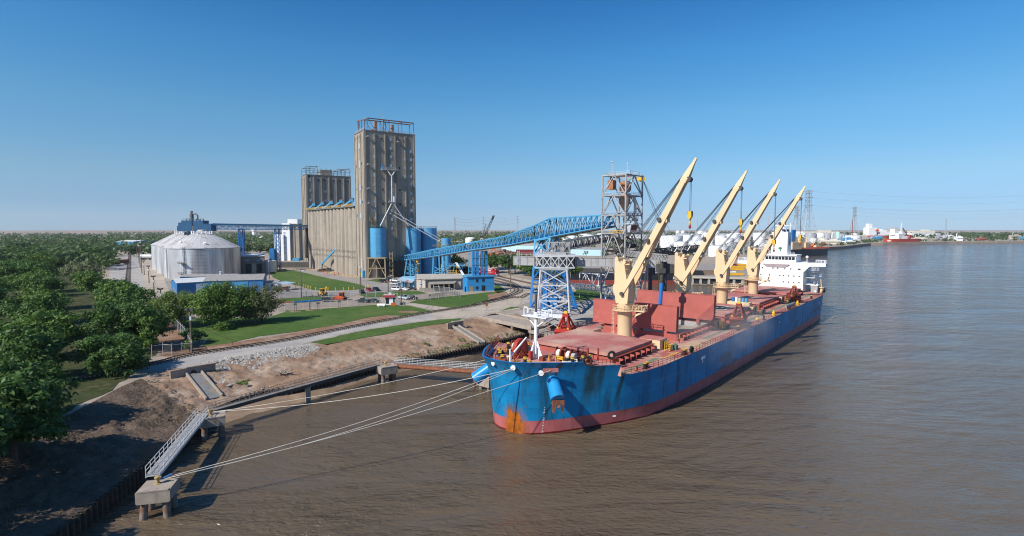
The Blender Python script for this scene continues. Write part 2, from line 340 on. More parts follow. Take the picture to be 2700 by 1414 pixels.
ribbon('dirt_verge', [(-75.58,119.9),(-79.03,130.8),(-72.52,134.1),(-61.72,146.2)] + [(-60.11,150.6),(-51.83,162.5),(-48.02,172.2),(-42.66,178.6),(-34.56,177.3),(-34.93,175.6),(-45.54,163.2),(-50.04,156.8),(-57.95,145.1)] + [(-59.41,140.6),(-74.89,123.8),(-75.88,119)], M['dirt'], 5.06, jag=.6)
ribbon('earth_patch', [(-9.51,220.1),(-10.91,236.2),(-2.91,245.2),(-1.78,240.6),(-5.64,222.6)], M['dirt'], 5.09, jag=.5)
for c_, q_ in zip([(-36.49,185.8),(-75.92,186),(-72.02,189.4),(-69.63,191.2),(-63.08,194.5)], (2.6, 1.4, 1.1, .9, .8)):
    ribbon('earth_patch', [(c_[0] + q_ * 1.5 * math.cos(k_ * .63), c_[1] + q_ * math.sin(k_ * .63)) for k_ in range(10)], M['dirt'], 5.1, jag=.4, step=.6)
ribbon('track_yard', [(-364.2,484.2),(-402.4,552.9),(-491.3,689.5),(-450.4,644.1),(-223,323.3),(-159.5,232.2),(-171.6,232.2),(-243.7,323.3)], M['gravel'], 5.04, jag=.5)
ribbon('harbour_yard', [(110.5, 328.5), (142, 320), (166, 314), (184, 342), (236, 452), (200, 470), (150, 430), (118, 380)], M['asphalt'], 5.04)
ribbon('earth_yard', [(-107.3,158.1),(-120.3,181.5),(-117.7,181.5),(-94.99,152.1),(-74.2,122.7),(-76.18,118.1),(-81.13,121.7),(-93.32,138.8)], M['dirt'], 5.05, jag=.5)
# rails on their ballast
def bez(pts, n=6):
    out = []
    P_ = [pts[0]] + pts + [pts[-1]]
    for i in range(1, len(P_) - 2):
        p0, p1, p2, p3 = (W((*q, 0)) for q in P_[i - 1:i + 3])
        for k in range(n):
            t = k / n; q = .5 * ((2 * p1) + (p2 - p0) * t + (2 * p0 - 5 * p1 + 4 * p2 - p3) * t * t + (3 * p1 - p0 - 3 * p2 + p3) * t ** 3); out.append((q.x, q.y))
    out.append(tuple(pts[-1])); return out
M['sleeper'] = mat('timber_sleeper', (.25, .215, .18), .9, var=.3, scale=3)
def track(pts, label, wide=1.6):
    pts = bez(pts, 8); rls = {-1: MB(), 1: MB()}; sl = MB(); acc = 0
    for (a, b) in zip(pts, pts[1:]):
        d = W((b[0] - a[0], b[1] - a[1], 0)); L_ = d.length; d.normalize(); nn = W((-d.y, d.x, 0)); ang = math.atan2(d.y, d.x)
        for sgn in (-1, 1): rls[sgn].beam(W((*a, 5.34)) + nn * sgn * wide / 2, W((*b, 5.34)) + nn * sgn * wide / 2, .2, .2)
        t = (-acc) % .75
        while t < L_:
            p = W((*a, 0)) + d * t; sl.box((p.x, p.y, 5.17), (.26, 2.7, .2), ang); t += .75
        acc += L_
    t = thing('railway_track', label, 'railway track', (*pts[0], 5)); [part('rail', q, M['rail'], t) for q in rls.values()]; part('sleepers', sl, M['sleeper'], t); return t
main_line = [(-104, 78), (-90, 95)] + [(-77.4,112.6),(-73.64,121.7),(-58.49,138.2)] + [(-49.14,154),(-29.15,183.4),(-13.92,201.3),(0.13,224.8)] + [(3.69,223.9),(8.93,239.1)] + [(30, 262)]
track(main_line, 'single railway track crossing the gravel above the eroded river bank')
track([(-14.75,201.6),(-8.66,215.1),(-1.69,227.8),(3.69,246.8),(2.82,269.1),(-1.28,291.3),(-10.3,315),(-23.74,339.8)] , 'outer curved railway siding sweeping round behind the blue building')
track([(-11.49,208.2),(-5.57,220.1),(0.37,239.1),(1.91,254.9),(-1.22,276.8),(-9.78,299),(-20,320.2)], 'inner curved railway siding nearest the blue building')
track([(-17.17,339.8),(-8.19,324.5),(10.47,280.8),(16.57,258.3)], 'straight railway siding with the red locomotive on it')
track([(-167.5,232.2),(-236.3,328.8),(-346.2,484.2),(-459.5,644.1),(-722.6,1009.8)], 'long railway track beside the dirt road past the steel grain tanks')
# rubble spread over the bank
def rubble(poly, n, z0, z1, s0, s1, name, seed):
    r = random.Random(seed); b = MB(); xs = [p[0] for p in poly]; ys = [p[1] for p in poly]
    def inside(x, y):
        c = False
        for (x1, y1), (x2, y2) in zip(poly, poly[1:] + poly[:1]):
            if (y1 > y) != (y2 > y) and x < (x2 - x1) * (y - y1) / (y2 - y1) + x1: c = not c
        return c
    k = 0
    while k < n:
        x = r.uniform(min(xs), max(xs)); y = r.uniform(min(ys), max(ys))
        if not inside(x, y): continue
        k += 1; s_ = r.uniform(s0, s1) * (1 + .8 * (r.random() > .9)); best = min(range(len(bt_s)), key=lambda i: (bt_s[i][0] - x) ** 2 + (bt_s[i][1] - y) ** 2)
        dt = math.dist(bt_s[best], (x, y)); z = z0 - (z0 - z1) * min(1, dt / 9.0)
        vs = [(x + s_ * r.uniform(.5, 1) * a, y + s_ * r.uniform(.5, 1) * c, z + s_ * r.uniform(.4, .9) * d) for a, c, d in ((1, 0, 0), (-1, 0, 0), (0, 1, 0), (0, -1, 0), (0, 0, 1), (.1, 0, -1))]
        b.add(vs, [(0, 2, 4), (2, 1, 4), (1, 3, 4), (3, 0, 4), (2, 0, 5), (1, 2, 5), (3, 1, 5), (0, 3, 5)])
    o = struct(name, b, M['rubblestone']); o['kind'] = 'stuff'
bt_s = [at(BT, i / 300) for i in range(301)]
rubble([(-60.23,124.8),(-56.26,130.8),(-52.07,132.8),(-47.14,130.2),(-46.99,123.5),(-51.88,120.4),(-55.64,115.6)], 2600, 5.35, 3.7, .12, .32, 'rubble', 3)
rubble([(-67.58,112.5),(-64.74,117.4),(-54.03,127.7),(-49.95,117.9),(-56.54,113.7),(-61.73,115.3),(-55.24,104.8),(-55.5,102.8),(-62.35,107.6)], 2600, 5.3, 3.3, .13, .38, 'rubble', 4)
rubble([(-68.6,116.7),(-51.24,120.9),(-44.88,105.6),(-53.22,103)], 420, 4.7, 2.4, .08, .22, 'rubble', 5)
rubble([(-57.91,120.3),(-45.28,133.1),(-16.4,165.1),(-3.1,159.9),(-18.6,133.1),(-34.29,122.3),(-45.63,108.1)], 900, 4.8, 2.6, .05, .17, 'rubble', 6)
# brown scrub-covered spoil ridge on the horizon
hb = MB(); rows = []
for j, (yy, zz) in enumerate(((3600, 5), (3700, 15), (3850, 22), (4200, 21))):
    rows.append([(-4600 + 110 * i, yy, 5 + (zz - 5) * max(0, min(1, i / 5.0, (34 - i) / 14.0)) * (1 + .25 * noise.noise(W((i * .21, j * .5, 0))))) for i in range(35)])
hb.grid(rows); struct('hills', hb, mat('brown_spoil_hill', (.27, .20, .16), .95, layers=[((.14, .14, .07), (.004, .004, .02), .5, .65, .7)]), smooth=60)

# ---------- the bulk carrier (ship frame: x aft from the stem, y to starboard, z up) ----------
SA = (.65 / math.hypot(.65, .76), .76 / math.hypot(.65, .76)); SN = (SA[1], -SA[0])
SLOC = (66 * SA[0] - 58 * SN[0], 66 * SA[1] - 58 * SN[1], 0.0); SRZ = math.atan2(SA[1], SA[0])
def sw(p):
    """ship frame -> world"""
    return (SLOC[0] + p[0] * SA[0] - p[1] * SN[0], SLOC[1] + p[0] * SA[1] - p[1] * SN[1], p[2])
ship = thing('bulk_carrier', 'blue bulk carrier with red boot top, red hatch covers and four cream deck cranes', 'cargo ship', SLOC, SRZ)
def sp(name, mb, m_, parent=None, label=None, smooth=None): return part(name, mb, m_, parent or ship, label, smooth, world=False)
def hull_mat():
    m_ = bpy.data.materials.new('ship_hull_paint'); m_.use_nodes = True; nt = m_.node_tree; N = nt.nodes; L = nt.links; b = N['Principled BSDF']
    b.inputs['Roughness'].default_value = .48; b.inputs['Specular IOR Level'].default_value = .3
    tc = N.new('ShaderNodeTexCoord'); sx = N.new('ShaderNodeSeparateXYZ'); L.new(tc.outputs['Object'], sx.inputs[0])
    def nz(sc, det=5, off=(0, 0, 0)):
        mp = N.new('ShaderNodeMapping'); mp.inputs['Scale'].default_value = sc; mp.inputs['Location'].default_value = off; L.new(tc.outputs['Object'], mp.inputs[0])
        n = N.new('ShaderNodeTexNoise'); n.inputs['Scale'].default_value = 1; n.inputs['Detail'].default_value = det; n.inputs['Roughness'].default_value = .62; L.new(mp.outputs[0], n.inputs['Vector']); return n.outputs['Fac']
    def mth(op, a, c=None):
        x = N.new('ShaderNodeMath'); x.operation = op
        for i, s_ in enumerate((a, c)):
            if s_ is None: continue
            if isinstance(s_, (int, float)): x.inputs[i].default_value = s_
            else: L.new(s_, x.inputs[i])
        return x.outputs[0]
    def rng(f, lo, hi, amt=1.0):
        r = N.new('ShaderNodeMapRange'); r.inputs[1].default_value = lo; r.inputs[2].default_value = hi; r.inputs[4].default_value = amt; L.new(f, r.inputs[0]); return r.outputs[0]
    def mix(f, a, c):
        x = N.new('ShaderNodeMix'); x.data_type = 'RGBA'; L.new(f, x.inputs[0])
        for s_, i in ((a, 6), (c, 7)):
            if isinstance(s_, tuple): x.inputs[i].default_value = (*s_, 1)
            else: L.new(s_, x.inputs[i])
        return x.outputs[2]
    z = sx.outputs['Z']
    blue = mix(rng(nz((.12, .12, .2)), .35, .7), (.003, .175, .39), (.006, .26, .53))
    blue = mix(rng(nz((.42, .42, .03), 4), .51, .66, .8), blue, (.010, .055, .10))          # vertical weather streaks
    blue = mix(rng(nz((1.3, 1.3, .07), 4, (5, 2, 0)), .585, .70, .85), blue, (.085, .035, .016))  # rust runs
    blue = mix(rng(nz((.03, .03, .9), 3), .6, .75, .4), blue, (.06, .24, .42))                 # scuffed bands
    blue = mix(mth('MULTIPLY', rng(nz((.06, .5, .25), 4, (3, 1, 4)), .60, .63, .75), rng(z, 6.5, 5.2)), blue, (.03, .06, .12))  # bare touched-up patches
    blue = mix(rng(nz((1.6, 1.6, 1.1), 5, (1, 7, 3)), .655, .69, .9), blue, (.10, .045, .022))   # chipped paint
    X_ = mth('ADD', sx.outputs['X'], mth('MULTIPLY', mth('SUBTRACT', nz((1.1, 1.1, .25), 4, (2, 9, 1)), .5), 1.6)); yp = mth('LESS_THAN', sx.outputs['Y'], 0)
    for x0_, w_, zt_, am in ((9.6, 1.5, 3.6, .85), (11.2, .7, 5, .7), (14.9, .7, 2.4, .85), (4.1, .6, 4.6, .8), (25.5, .5, 5.5, .7), (28, .8, 6, .6)):   # long drain stains below scuppers and fairleads
        f_ = mth('MULTIPLY', mth('MULTIPLY', rng(mth('ABSOLUTE', mth('SUBTRACT', X_, x0_)), w_, w_ * .25, am), rng(z, zt_, zt_ + 3.5)), yp); blue = mix(f_, blue, (.022, .045, .042))
    ru = mth('MULTIPLY', rng(nz((2.2, 2.2, .9), 5, (4, 4, 4)), .57, .63, .9), mth('MULTIPLY', rng(z, 9.6, 10.4), rng(sx.outputs['X'], 8, 4))); blue = mix(ru, blue, (.16, .06, .025))
    red = mix(rng(nz((.3, .3, .15)), .35, .7), (.44, .10, .10), (.52, .16, .155))
    red = mix(rng(nz((.8, .8, .06), 4), .56, .74, .6), red, (.16, .045, .035))
    red = mix(mth('MULTIPLY', rng(nz((.08, .08, .5), 4, (2, 2, 2)), .52, .64, .7), rng(z, 1.2, 2.4)), red, (.18, .075, .02))
    wob = mth('ADD', z, mth('MULTIPLY', nz((.25, .25, .1), 4), .55))
    red = mix(rng(wob, .62, .52), red, (.13, .012, .012))                                       # wet band at the waterline
    c = mix(rng(z, 2.36, 2.42), red, blue)
    cm = N.new('ShaderNodeCombineXYZ'); L.new(mth('ADD', sx.outputs['X'], mth('MULTIPLY', sx.outputs['Y'], .6)), cm.inputs[0]); L.new(z, cm.inputs[1])
    bk = N.new('ShaderNodeTexBrick'); bk.inputs['Scale'].default_value = 1; bk.inputs['Brick Width'].default_value = 9; bk.inputs['Row Height'].default_value = 2.3; bk.inputs['Mortar Size'].default_value = .045; bk.inputs['Mortar Smooth'].default_value = .3
    bk.inputs['Color1'].default_value = (.82, .82, .82, 1); bk.inputs['Color2'].default_value = (1.12, 1.12, 1.1, 1); bk.inputs['Mortar'].default_value = (.6, .58, .56, 1); L.new(cm.outputs[0], bk.inputs['Vector'])
    pm = N.new('ShaderNodeMix'); pm.data_type = 'RGBA'; pm.blend_type = 'MULTIPLY'; pm.inputs[0].default_value = .5; L.new(c, pm.inputs[6]); L.new(bk.outputs['Color'], pm.inputs[7]); c = pm.outputs[2]
    # worn-through rusty patch at the stem
    dx = mth('SUBTRACT', sx.outputs['X'], .6); dy = mth('ADD', sx.outputs['Y'], 1.7); dz = mth('SUBTRACT', z, 1.2)
    d = mth('ADD', mth('ADD', mth('MULTIPLY', mth('MULTIPLY', dx, dx), .10), mth('MULTIPLY', mth('MULTIPLY', dy, dy), .30)), mth('MULTIPLY', mth('MULTIPLY', dz, dz), .11))
    d = mth('ADD', d, mth('MULTIPLY', mth('SUBTRACT', nz((.9, .9, .35), 6), .5), 2.6))
    c = mix(rng(d, 2.1, .95, .45), c, (.30, .10, .03)); c = mix(rng(d, 1.05, .86), c, mix(rng(nz((1.5, 1.5, .8), 6), .4, .6), (.48, .13, .012), (.26, .075, .012)))
    L.new(c, b.inputs['Base Color'])
    bp = N.new('ShaderNodeBump'); bp.inputs['Strength'].default_value = .35; bp.inputs['Distance'].default_value = .05; L.new(nz((.35, .35, .5), 3), bp.inputs['Height']); L.new(bp.outputs[0], b.inputs['Normal'])
    return m_
M['hull'] = hull_mat()
def interp(tab, x):
    for (a, b), (c, d) in zip(tab, tab[1:]):
        if x <= c: return b + (d - b) * max(0, (x - a)) / (c - a)
    return tab[-1][1]
WLT = [(0, 0), (.1, 1.6), (.5, 2.9), (1.2, 4.1), (2.6, 5.4), (5, 7.1), (8.5, 8.9), (14, 11.6), (21, 14.7), (30, 15.9), (41, 16.4), (57, 16.5), (150, 16.5), (160, 16.2), (168, 14.8), (175, 11.5), (181, 6.5), (185, 2.2), (187.5, .2)]
DKT = [(0, 0), (.08, 1.6), (.4, 2.9), (1.2, 4.2), (2.8, 5.6), (5, 7.6), (7.4, 9.4), (11, 11.6), (15.5, 14.5), (20, 15.6), (27, 16.4), (33, 16.5), (163, 16.5), (170, 16.1), (177, 14.4), (183, 12.4), (189.5, 11.2)]
def stem(z): return .6 - .13 * z if z < 9 else -.57 - .13 * (z - 9) - .1 * (z - 9) ** 2
def bw(x, z):
    k = max(0, min(1, z / 12.8)); s_ = x - stem(z); s0 = max(0, s_)
    return interp(WLT, s0) * (1 - k) + interp(DKT, s0) * k
def bul(s_): return 12.75 - .95 * min(1, s_ / 15.5)          # top of the forecastle side
LV_ = [-2, -.5, .6, 1.5, 2.39, 4, 5.5, 7.2, 9.0]
SS = [0, .03, .1, .3, .7, 1.3, 2.2, 3.3, 5, 7, 9, 12, 15.1, 18, 22, 27, 34, 45, 60, 80, 100, 120, 140, 150, 157, 163, 168, 172, 176, 180, 183, 186, 188]
FD = 11.05                                                # forecastle deck
hb = MB()
for sg in (1, -1):
    rows = []
    for z in LV_: rows.append([(stem(z) + s_, sg * bw(stem(z) + s_, z), z) for s_ in SS])
    if sg < 0: rows = rows[::-1]
    hb.grid(rows)
    S2 = SS[:10] + [9.49, 9.51, 10.5, 12, 13.4, 14.4, 15.1]; rows = []
    for k in range(6):
        row = []
        for s_ in S2:
            zt_ = bul(s_) - (.75 if s_ > 9.5 else 0) - (0, .0, .35)[(s_ > 14) + (s_ > 15)]; z = 9 + (zt_ - 9) * k / 5; row.append((stem(z) + s_, sg * bw(stem(z) + s_, z), z))
        rows.append(row)
    if sg < 0: rows = rows[::-1]
    hb.grid(rows)
tr = [(stem(z) + 188, bw(stem(z) + 188, z), z) for z in LV_]
hb.grid([tr, [(p[0], -p[1], p[2]) for p in tr]])
sp('hull', hb, M['hull'], smooth=35)
# bulwark crest and inner face
bb = MB()
for sg in (1, -1):
    for s0, s1 in ((0, 9.5), ):
        pts = []; low = []
        for i in range(13):
            s_ = 9.5 * (i / 12) ** 1.6; z = bul(s_); pts.append((stem(z) + s_, sg * bw(stem(z) + s_, z), z)); low.append((stem(FD) + s_ + .15, sg * bw(stem(FD) + s_, FD) * .965, FD))
        for a, b in zip(pts, pts[1:]): bb.beam((a[0] + .14, a[1] * .985, a[2] - .03), (b[0] + .14, b[1] * .985, b[2] - .03), .26, .1)
        bb.grid([[(p[0] + .12, p[1] * .975, p[2]) for p in pts], low])
sp('bulwark', bb, mat('bulwark_blue', (.01, .15, .40), .4))
# decks
def deck_outline(x0, x1, z, n=30, ins=.0):
    xs = [x0 + (x1 - x0) * (i / n) ** (1.7 if x0 < 0 else 1) for i in range(n + 1)]
    return [(x, bw(x, z) - ins) for x in xs] + [(x, -bw(x, z) + ins) for x in xs[::-1]]
db = MB(); db.flat(deck_outline(12, 187.4, 9.0, 60), 9.0); sp('main_deck', db, M['redeck'])
fb = MB(); fb.flat(deck_outline(stem(FD) + .05, 14.0, FD, 40, .06), FD)
yb_ = bw(14, FD) - .1
fb.quad((14.0, -yb_, FD), (14.0, yb_, FD), (14.0, yb_, 9), (14.0, -yb_, 9)); sp('forecastle_deck', fb, M['redeck'])
# green walkways painted on the deck
wb_ = MB()
for sg in (-1, 1): wb_.quad((14.5, sg * 12.4, 9.02), (14.5, sg * 13.4, 9.02), (165, sg * 12.9, 9.02), (165, sg * 11.9, 9.02))
sp('deck_walkway_paint', wb_, mat('faded_green_deck_paint', (.12, .21, .13), .8, layers=[((.3, .12, .09), (.4, .4, .4), .5, .65, .8)]))
ds = MB(); ds.flat([(28, -11.4), (45, -11.3), (52, -12), (57, -14.5), (40, -16), (33, -15.6)], 9.035); sp('grain_spill', ds, mat('spilled_grain_dust', (.46, .31, .19), .95, layers=[((.34, .10, .085), (.2, .2, .2), .48, .6, 1.0)]))
yh = MB()
for i in range(7): yh.beam((31.3 + i * .9, -14.1, 9.05), (31.9 + i * .9, -13.5, 9.05), .3, .03)
sp('hazard_stripes', yh, M['yellow'])
# hatches
def hatch(x0, x1, opened=False):
    cb = MB(); hw = 9.2
    for y in (-hw, hw): cb.box(((x0 + x1) / 2, y, 9.75), (x1 - x0, .3, 1.5))
    for x in (x0, x1): cb.box((x, 0, 9.75), (.3, 2 * hw - .3, 1.5))
    co = sp('hatch_coaming', cb, M['redpaint'])
    x = x0 + 1
    while x < x1 - .5:
        for sg in (-1, 1): st = MB(); st.prism([(x, sg * 9.36, 10.5), (x, sg * 11.0, 10.4), (x, sg * 10.9, 10.1), (x, sg * 10.35, 9.9), (x, sg * 10.3, 9), (x, sg * 9.36, 9)], (.14, 0, 0)); sp('coaming_stay', st, M['redpaint'], co)
        x += 2.15
    rl = MB()
    for sg in (-1, 1): rl.beam((x0, sg * 9.7, 10.62), (x1, sg * 9.7, 10.62), .7, .12); rl.path([(x0 + 2, sg * 10.1, 9.8), ((x0 + x1) / 2, sg * 10.1, 9.75), (x1 - 2, sg * 10.1, 9.8)], .09)
    sp('coaming_pipe', rl, M['grabred'], co)
    if not opened:
        n = 4; w = (x1 - x0) / n
        for i in range(n):
            pb = MB(); a = x0 + i * w + .03; b_ = a + w - .06
            pb.prism([(a, -9.4, 10.72), (a, 9.4, 10.72), (a, 9.4, 11.3), (a, 0, 11.42), (a, -9.4, 11.3)], (b_ - a, 0, 0))
            for yy in (-6, 0, 6): pb.box(((a + b_) / 2, yy, 11.42 - abs(yy) * .0127), (w - .5, .07, .03))
            sp('hatch_cover', pb, M['redeck'])
    return co
hatch(19, 35); hatch(47.6, 67.4, True); hatch(77.5, 98.5); hatch(108, 130); hatch(139.5, 161)
# folded covers standing over the open hold
def standing(x, y0, y1, z0, z1, tilt):
    b = MB()
    for k in (0, 1):
        xx = x + k * .75
        b.prism([(xx, y0, z0), (xx, y1, z0), (xx + tilt, y1, z1), (xx + tilt, y0, z1)], (.55, 0, 0))
        for yy in (-6.5, 0, 6.5): b.box((xx + .27, yy, z0 - .5), (.5, .8, 1.3))
    b.beam((x + tilt, y0, z1), (x + tilt, y1, z1), .12, .1)
    return sp('hatch_cover', b, M['redpaint'], label='pair of hatch covers folded upright over the open hold')
standing(47.4, -9.0, 12.6, 11.0, 16.7, .35); standing(66.3, -10.4, 10.6, 11.3, 17.5, .4)
ho = MB(); zf = 6.0
ho.flat([(48, -9), (67, -9), (67, 9), (48, 9)], zf)
for a, b_ in (((48, -9), (67, -9)), ((67, -9), (67, 9)), ((67, 9), (48, 9)), ((48, 9), (48, -9))): ho.quad((*a, zf), (*b_, zf), (*b_, 10.4), (*a, 10.4))
sp('cargo_hold', ho, mat('dusty_hold_steel', (.34, .33, .31), .9))
# deck that opens over the hold is lidded by the hold lining just above it
gr = MB(); gr.grid([[(48.4 + i * 1.68, -8.6 + j * 1.72, 9.15 + .9 * math.exp(-((i - 5.5) ** 2 + (j - 5) ** 2) / 14)) for i in range(12)] for j in range(11)]); sp('grain_cargo', gr, mat('pale_grain', (.42, .36, .27), .95), smooth=60)
# helicopter winching mark on the third hatch
hl = MB(); cx, cy = 88, -3.6
ring = [(cx + 5.2 * math.cos(t), cy + 3.6 * math.sin(t)) for t in [math.pi * k / 3 for k in range(6)]]
hl.flat([(x, y) for x, y in ring], 11.47); hm = sp('landing_mark', hl, mat('dark_green_mark', (.03, .07, .05), .8))
ln = MB()
for a, b_ in zip(ring, ring[1:] + ring[:1]): ln.beam((*a, 11.5), (*b_, 11.5), .3, .04)
ln.box((cx - 1, cy, 11.51), (3.4, .4, .04)); ln.box((cx + 1, cy + 1.1, 11.51), (2.4, .4, .04)); ln.box((cx + 1, cy - 1.1, 11.51), (2.4, .4, .04)); sp('mark_lines', ln, M['white'], hm)
# deck houses between the hatches
for xc in (40.6, 72.3, 103, 134):
    for sg in (-1, 1):
        b = MB(); b.box((xc - 2.2, sg * 8.0, 10.05), (3.6, 4.6, 2.1)); b.m(1).box((xc - 2.2, sg * 8.0, 11.13), (3.75, 4.75, .08)); h_ = sp('mast_house', b, [M['cream'], M['redeck']])
        d_ = MB(); d_.box((xc - 2.2, sg * 10.33, 9.9), (.8, .06, 1.6)); sp('door', d_, M['grabred'], h_)
    b = MB()
    for sg in (-1, 1):
        for k in range(3): b.beam((xc - 3.6 + k * .9, sg * 11.2, 9.02), (xc - 3.6 + k * .9, sg * 11.2, 10.9), .09); 
        for zz in (9.6, 10.3, 10.9): b.beam((xc - 3.6, sg * 11.2, zz), (xc - 1.2, sg * 11.2, zz), .09)
        for k in range(4): b.box((xc - 3 + k * .1, sg * 12.2, 9.3 + k * .35), (1.6, .35, .08))
    sp('access_ladder', b, M['yellow'])
    b = MB()
    for sg in (-1, 1): b.box((xc - 1.2, sg * 12.4, 9.5), (1.1, .8, 1.0)); b.tube((xc - 1.2, sg * 12.4, 10), (xc - 1.2, sg * 12.4, 10.3), .25)
    sp('valve_box', b, M['green'])
# cranes
def crane(x0, hz, n_):
    pb = MB(); pb.lathe((x0, 0, 9), [(1.62, 0), (1.62, 7.0), (1.75, 7.2), (1.75, 8.7)], 24); ped = sp('deck_crane', pb, M['cream'], label=n_, smooth=40)
    pl = MB(); pl.lathe((x0, 0, 15.9), [(1.65, 0), (2.75, .05), (2.75, .22), (1.65, .22)], 20)
    ring = [(x0 + 2.7 * math.cos(t), 2.7 * math.sin(t), 16.1) for t in [2 * math.pi * i / 14 for i in range(15)]]
    pl.rail(ring, 1.1, 1.5, 2, .07)
    arm = [(x0 - .6, -2.2, 15.95), (x0 - .6, -5.0, 15.95), (x0 + .9, -5.0, 15.95), (x0 + .9, -2.2, 15.95)]
    pl.prism(arm, (0, 0, .18)); pl.rail([(a[0], a[1], 16.1) for a in arm], 1.1, 1.4, 2, .08); pl.beam((x0, -1.5, 14.4), (x0, -4.4, 15.9), .3, .4)
    pl.beam((x0 - .5, -4.7, 16.1), (x0 + .6, -5.2, 17.5), .2); pl.beam((x0 + .6, -4.7, 16.1), (x0 - .5, -5.2, 17.5), .2)
    for yy in (2.05, 2.5): pl.beam((x0 - 1.2, yy, 9), (x0 - 1.2, yy, 16), .09)
    for z in range(10, 16): pl.beam((x0 - 1.2, 2.05, z), (x0 - 1.2, 2.5, z), .07)
    sp('crane_platform', pl, M['cream'], ped)
    def slew(b): b.v = [(x0 + v[1], -v[0], v[2]) for v in b.v]; return b        # jib swung out to port
    hs = MB(); prof = [(-1.4, 17.6), (1.4, 17.6), (1.65, 20.2), (1.65, 21.8), (1.2, 22.8), (.6, 26.1), (.9, 27.2), (.35, 27.4), (-.1, 26.4), (-.8, 26.8), (-1.2, 28.0), (-1.8, 27.6), (-1.8, 22.0), (-2.15, 21.4), (-2.15, 20.2), (-1.7, 19.4)]
    for sg in (-1, 1): y = sg * 1.5 - .15; hs.prism([(a, y, z) for a, z in prof], (0, .3, 0))
    hs.prism([(-1.35, -1.38, 17.6), (1.35, -1.38, 17.6), (1.55, -1.38, 20.4), (.5, -1.38, 26.0), (-1.6, -1.38, 26.2), (-1.65, -1.38, 19.5)], (0, 2.76, 0))
    for y in (-1, .6): hs.box((-1.7, y, 23), (.4, .08, 6.4))
    for k_ in range(7): hs.box((1.4 - k_ * .14, 0, 21.6 + k_ * .7), (.5, 2.6 if k_ % 2 else .5, .12))
    hs.tube((-1.3, -1.7, 27.3), (-1.3, 1.7, 27.3), .4, n=10); hs.tube((.5, -1.7, 26.7), (.5, 1.7, 26.7), .4, n=10)
    sp('crane_house', slew(hs), M['cream'], ped)
    p0 = W((.2, 0, 19.8)); p1 = W((15.4, 0, 48.2)); d = (p1 - p0).normalized(); up = W((-d.z, 0, d.x)); jb = MB()
    def sec(t, hw, hh, y=0): c = p0.lerp(p1, t); return [c + W((0, y - hw, 0)) - up * hh, c + W((0, y + hw, 0)) - up * hh, c + W((0, y + hw, 0)) + up * hh, c + W((0, y - hw, 0)) + up * hh]
    def loft(secs):
        n = len(secs); fs = [(0, 1, 2, 3)[::-1], tuple(4 * (n - 1) + i for i in range(4))]
        for j in range(n - 1):
            for i in range(4): fs.append((j * 4 + i, j * 4 + (i + 1) % 4, j * 4 + 4 + (i + 1) % 4, j * 4 + 4 + i))
        jb.add([v for s_ in secs for v in s_], fs)
    for sg in (-1, 1): loft([sec(-.01, .16, .25, sg * 1.75), sec(.05, .2, .42, sg * 1.7), sec(.22, .26, .66, sg * 1.25), sec(.55, .28, .66, sg * .72), sec(.86, .28, .55, sg * .42)])
    loft([sec(.24, 1.3, .3), sec(.29, 1.25, .3)]); loft([sec(.55, .8, .35), sec(.585, .75, .35)]); loft([sec(.84, .7, .68), sec(.885, .55, .58), sec(.97, .24, .26), sec(1, .2, .22)])
    sp('jib', slew(jb), M['cream'], ped)
    for t, y in ((.0, -2.0), (.405, -1.6), (.56, -1.2)): sb = MB(); c = p0.lerp(p1, t) + W((0, y, 0)) + up * (.5 if t > .1 else 0); sb.tube(c + W((0, -.25, 0)), c + W((0, .3, 0)), .45, n=10); sp('sheave', slew(sb), M['darksteel'], ped)
    sb = MB(); c = p0.lerp(p1, .865) - up * .8; sb.tube(c + W((0, -.6, 0)), c + W((0, .6, 0)), .55, n=10); sp('sheave', slew(sb), M['darksteel'], ped)
    for t, w_ in ((.57, 1.5), (.265, 2.2)): sb = MB(); sb.box(p0.lerp(p1, t) - up * .6, (.8, w_, .7)); sp('guide_block', slew(sb), M['cream'], ped)
    wr = MB(); kn = p0.lerp(p1, .87) + up * .7
    for y in (-1.2, -.5, .2, .9): wr.tube((-1.6, y, 27.5), kn + W((0, y * .35, 0)), .05, n=4)
    for y in (-.8, .6): wr.tube((.7, y, 26.9), p0.lerp(p1, .83) + up * .8 + W((0, y * .3, 0)), .045, n=4)
    hk = p0.lerp(p1, .865) - up * 1.2
    for y in (-.3, .3): wr.tube((hk.x, y, hk.z), (hk.x, y, hz), .045, n=4)
    sp('hoist_wires', slew(wr), M['cable'], ped)
    h_ = MB(); h_.m(1).prism([(hk.x - .35, -.4, hz + .2), (hk.x + .35, -.4, hz + .2), (hk.x + .42, -.4, hz - .9), (hk.x, -.4, hz - 1.5), (hk.x - .42, -.4, hz - .9)], (0, .8, 0)); h_.m(0).box((hk.x, 0, hz - .3), (.95, .5, .9))
    h_.m(1).lathe((hk.x, 0, hz - 2.6), [(.16, 0), (.26, .3), (.14, .7), (.26, 1.0), (.12, 1.2)], 8); h_.m(2).lathe((hk.x, 0, hz - 3.4), [(.05, 0), (.28, .25), (.3, .6), (.16, .85)], 8)
    sp('hook_block', slew(h_), [M['black'], M['yellow'], M['brightred']], ped)
for x0, hz, n_ in ((40.6, 37.4, 'foremost'), (72.3, 36.2, 'second'), (102.4, 30.6, 'third'), (133.4, 31.8, 'aftmost')): crane(x0, hz, n_ + ' cream deck crane with its jib swung out to port')
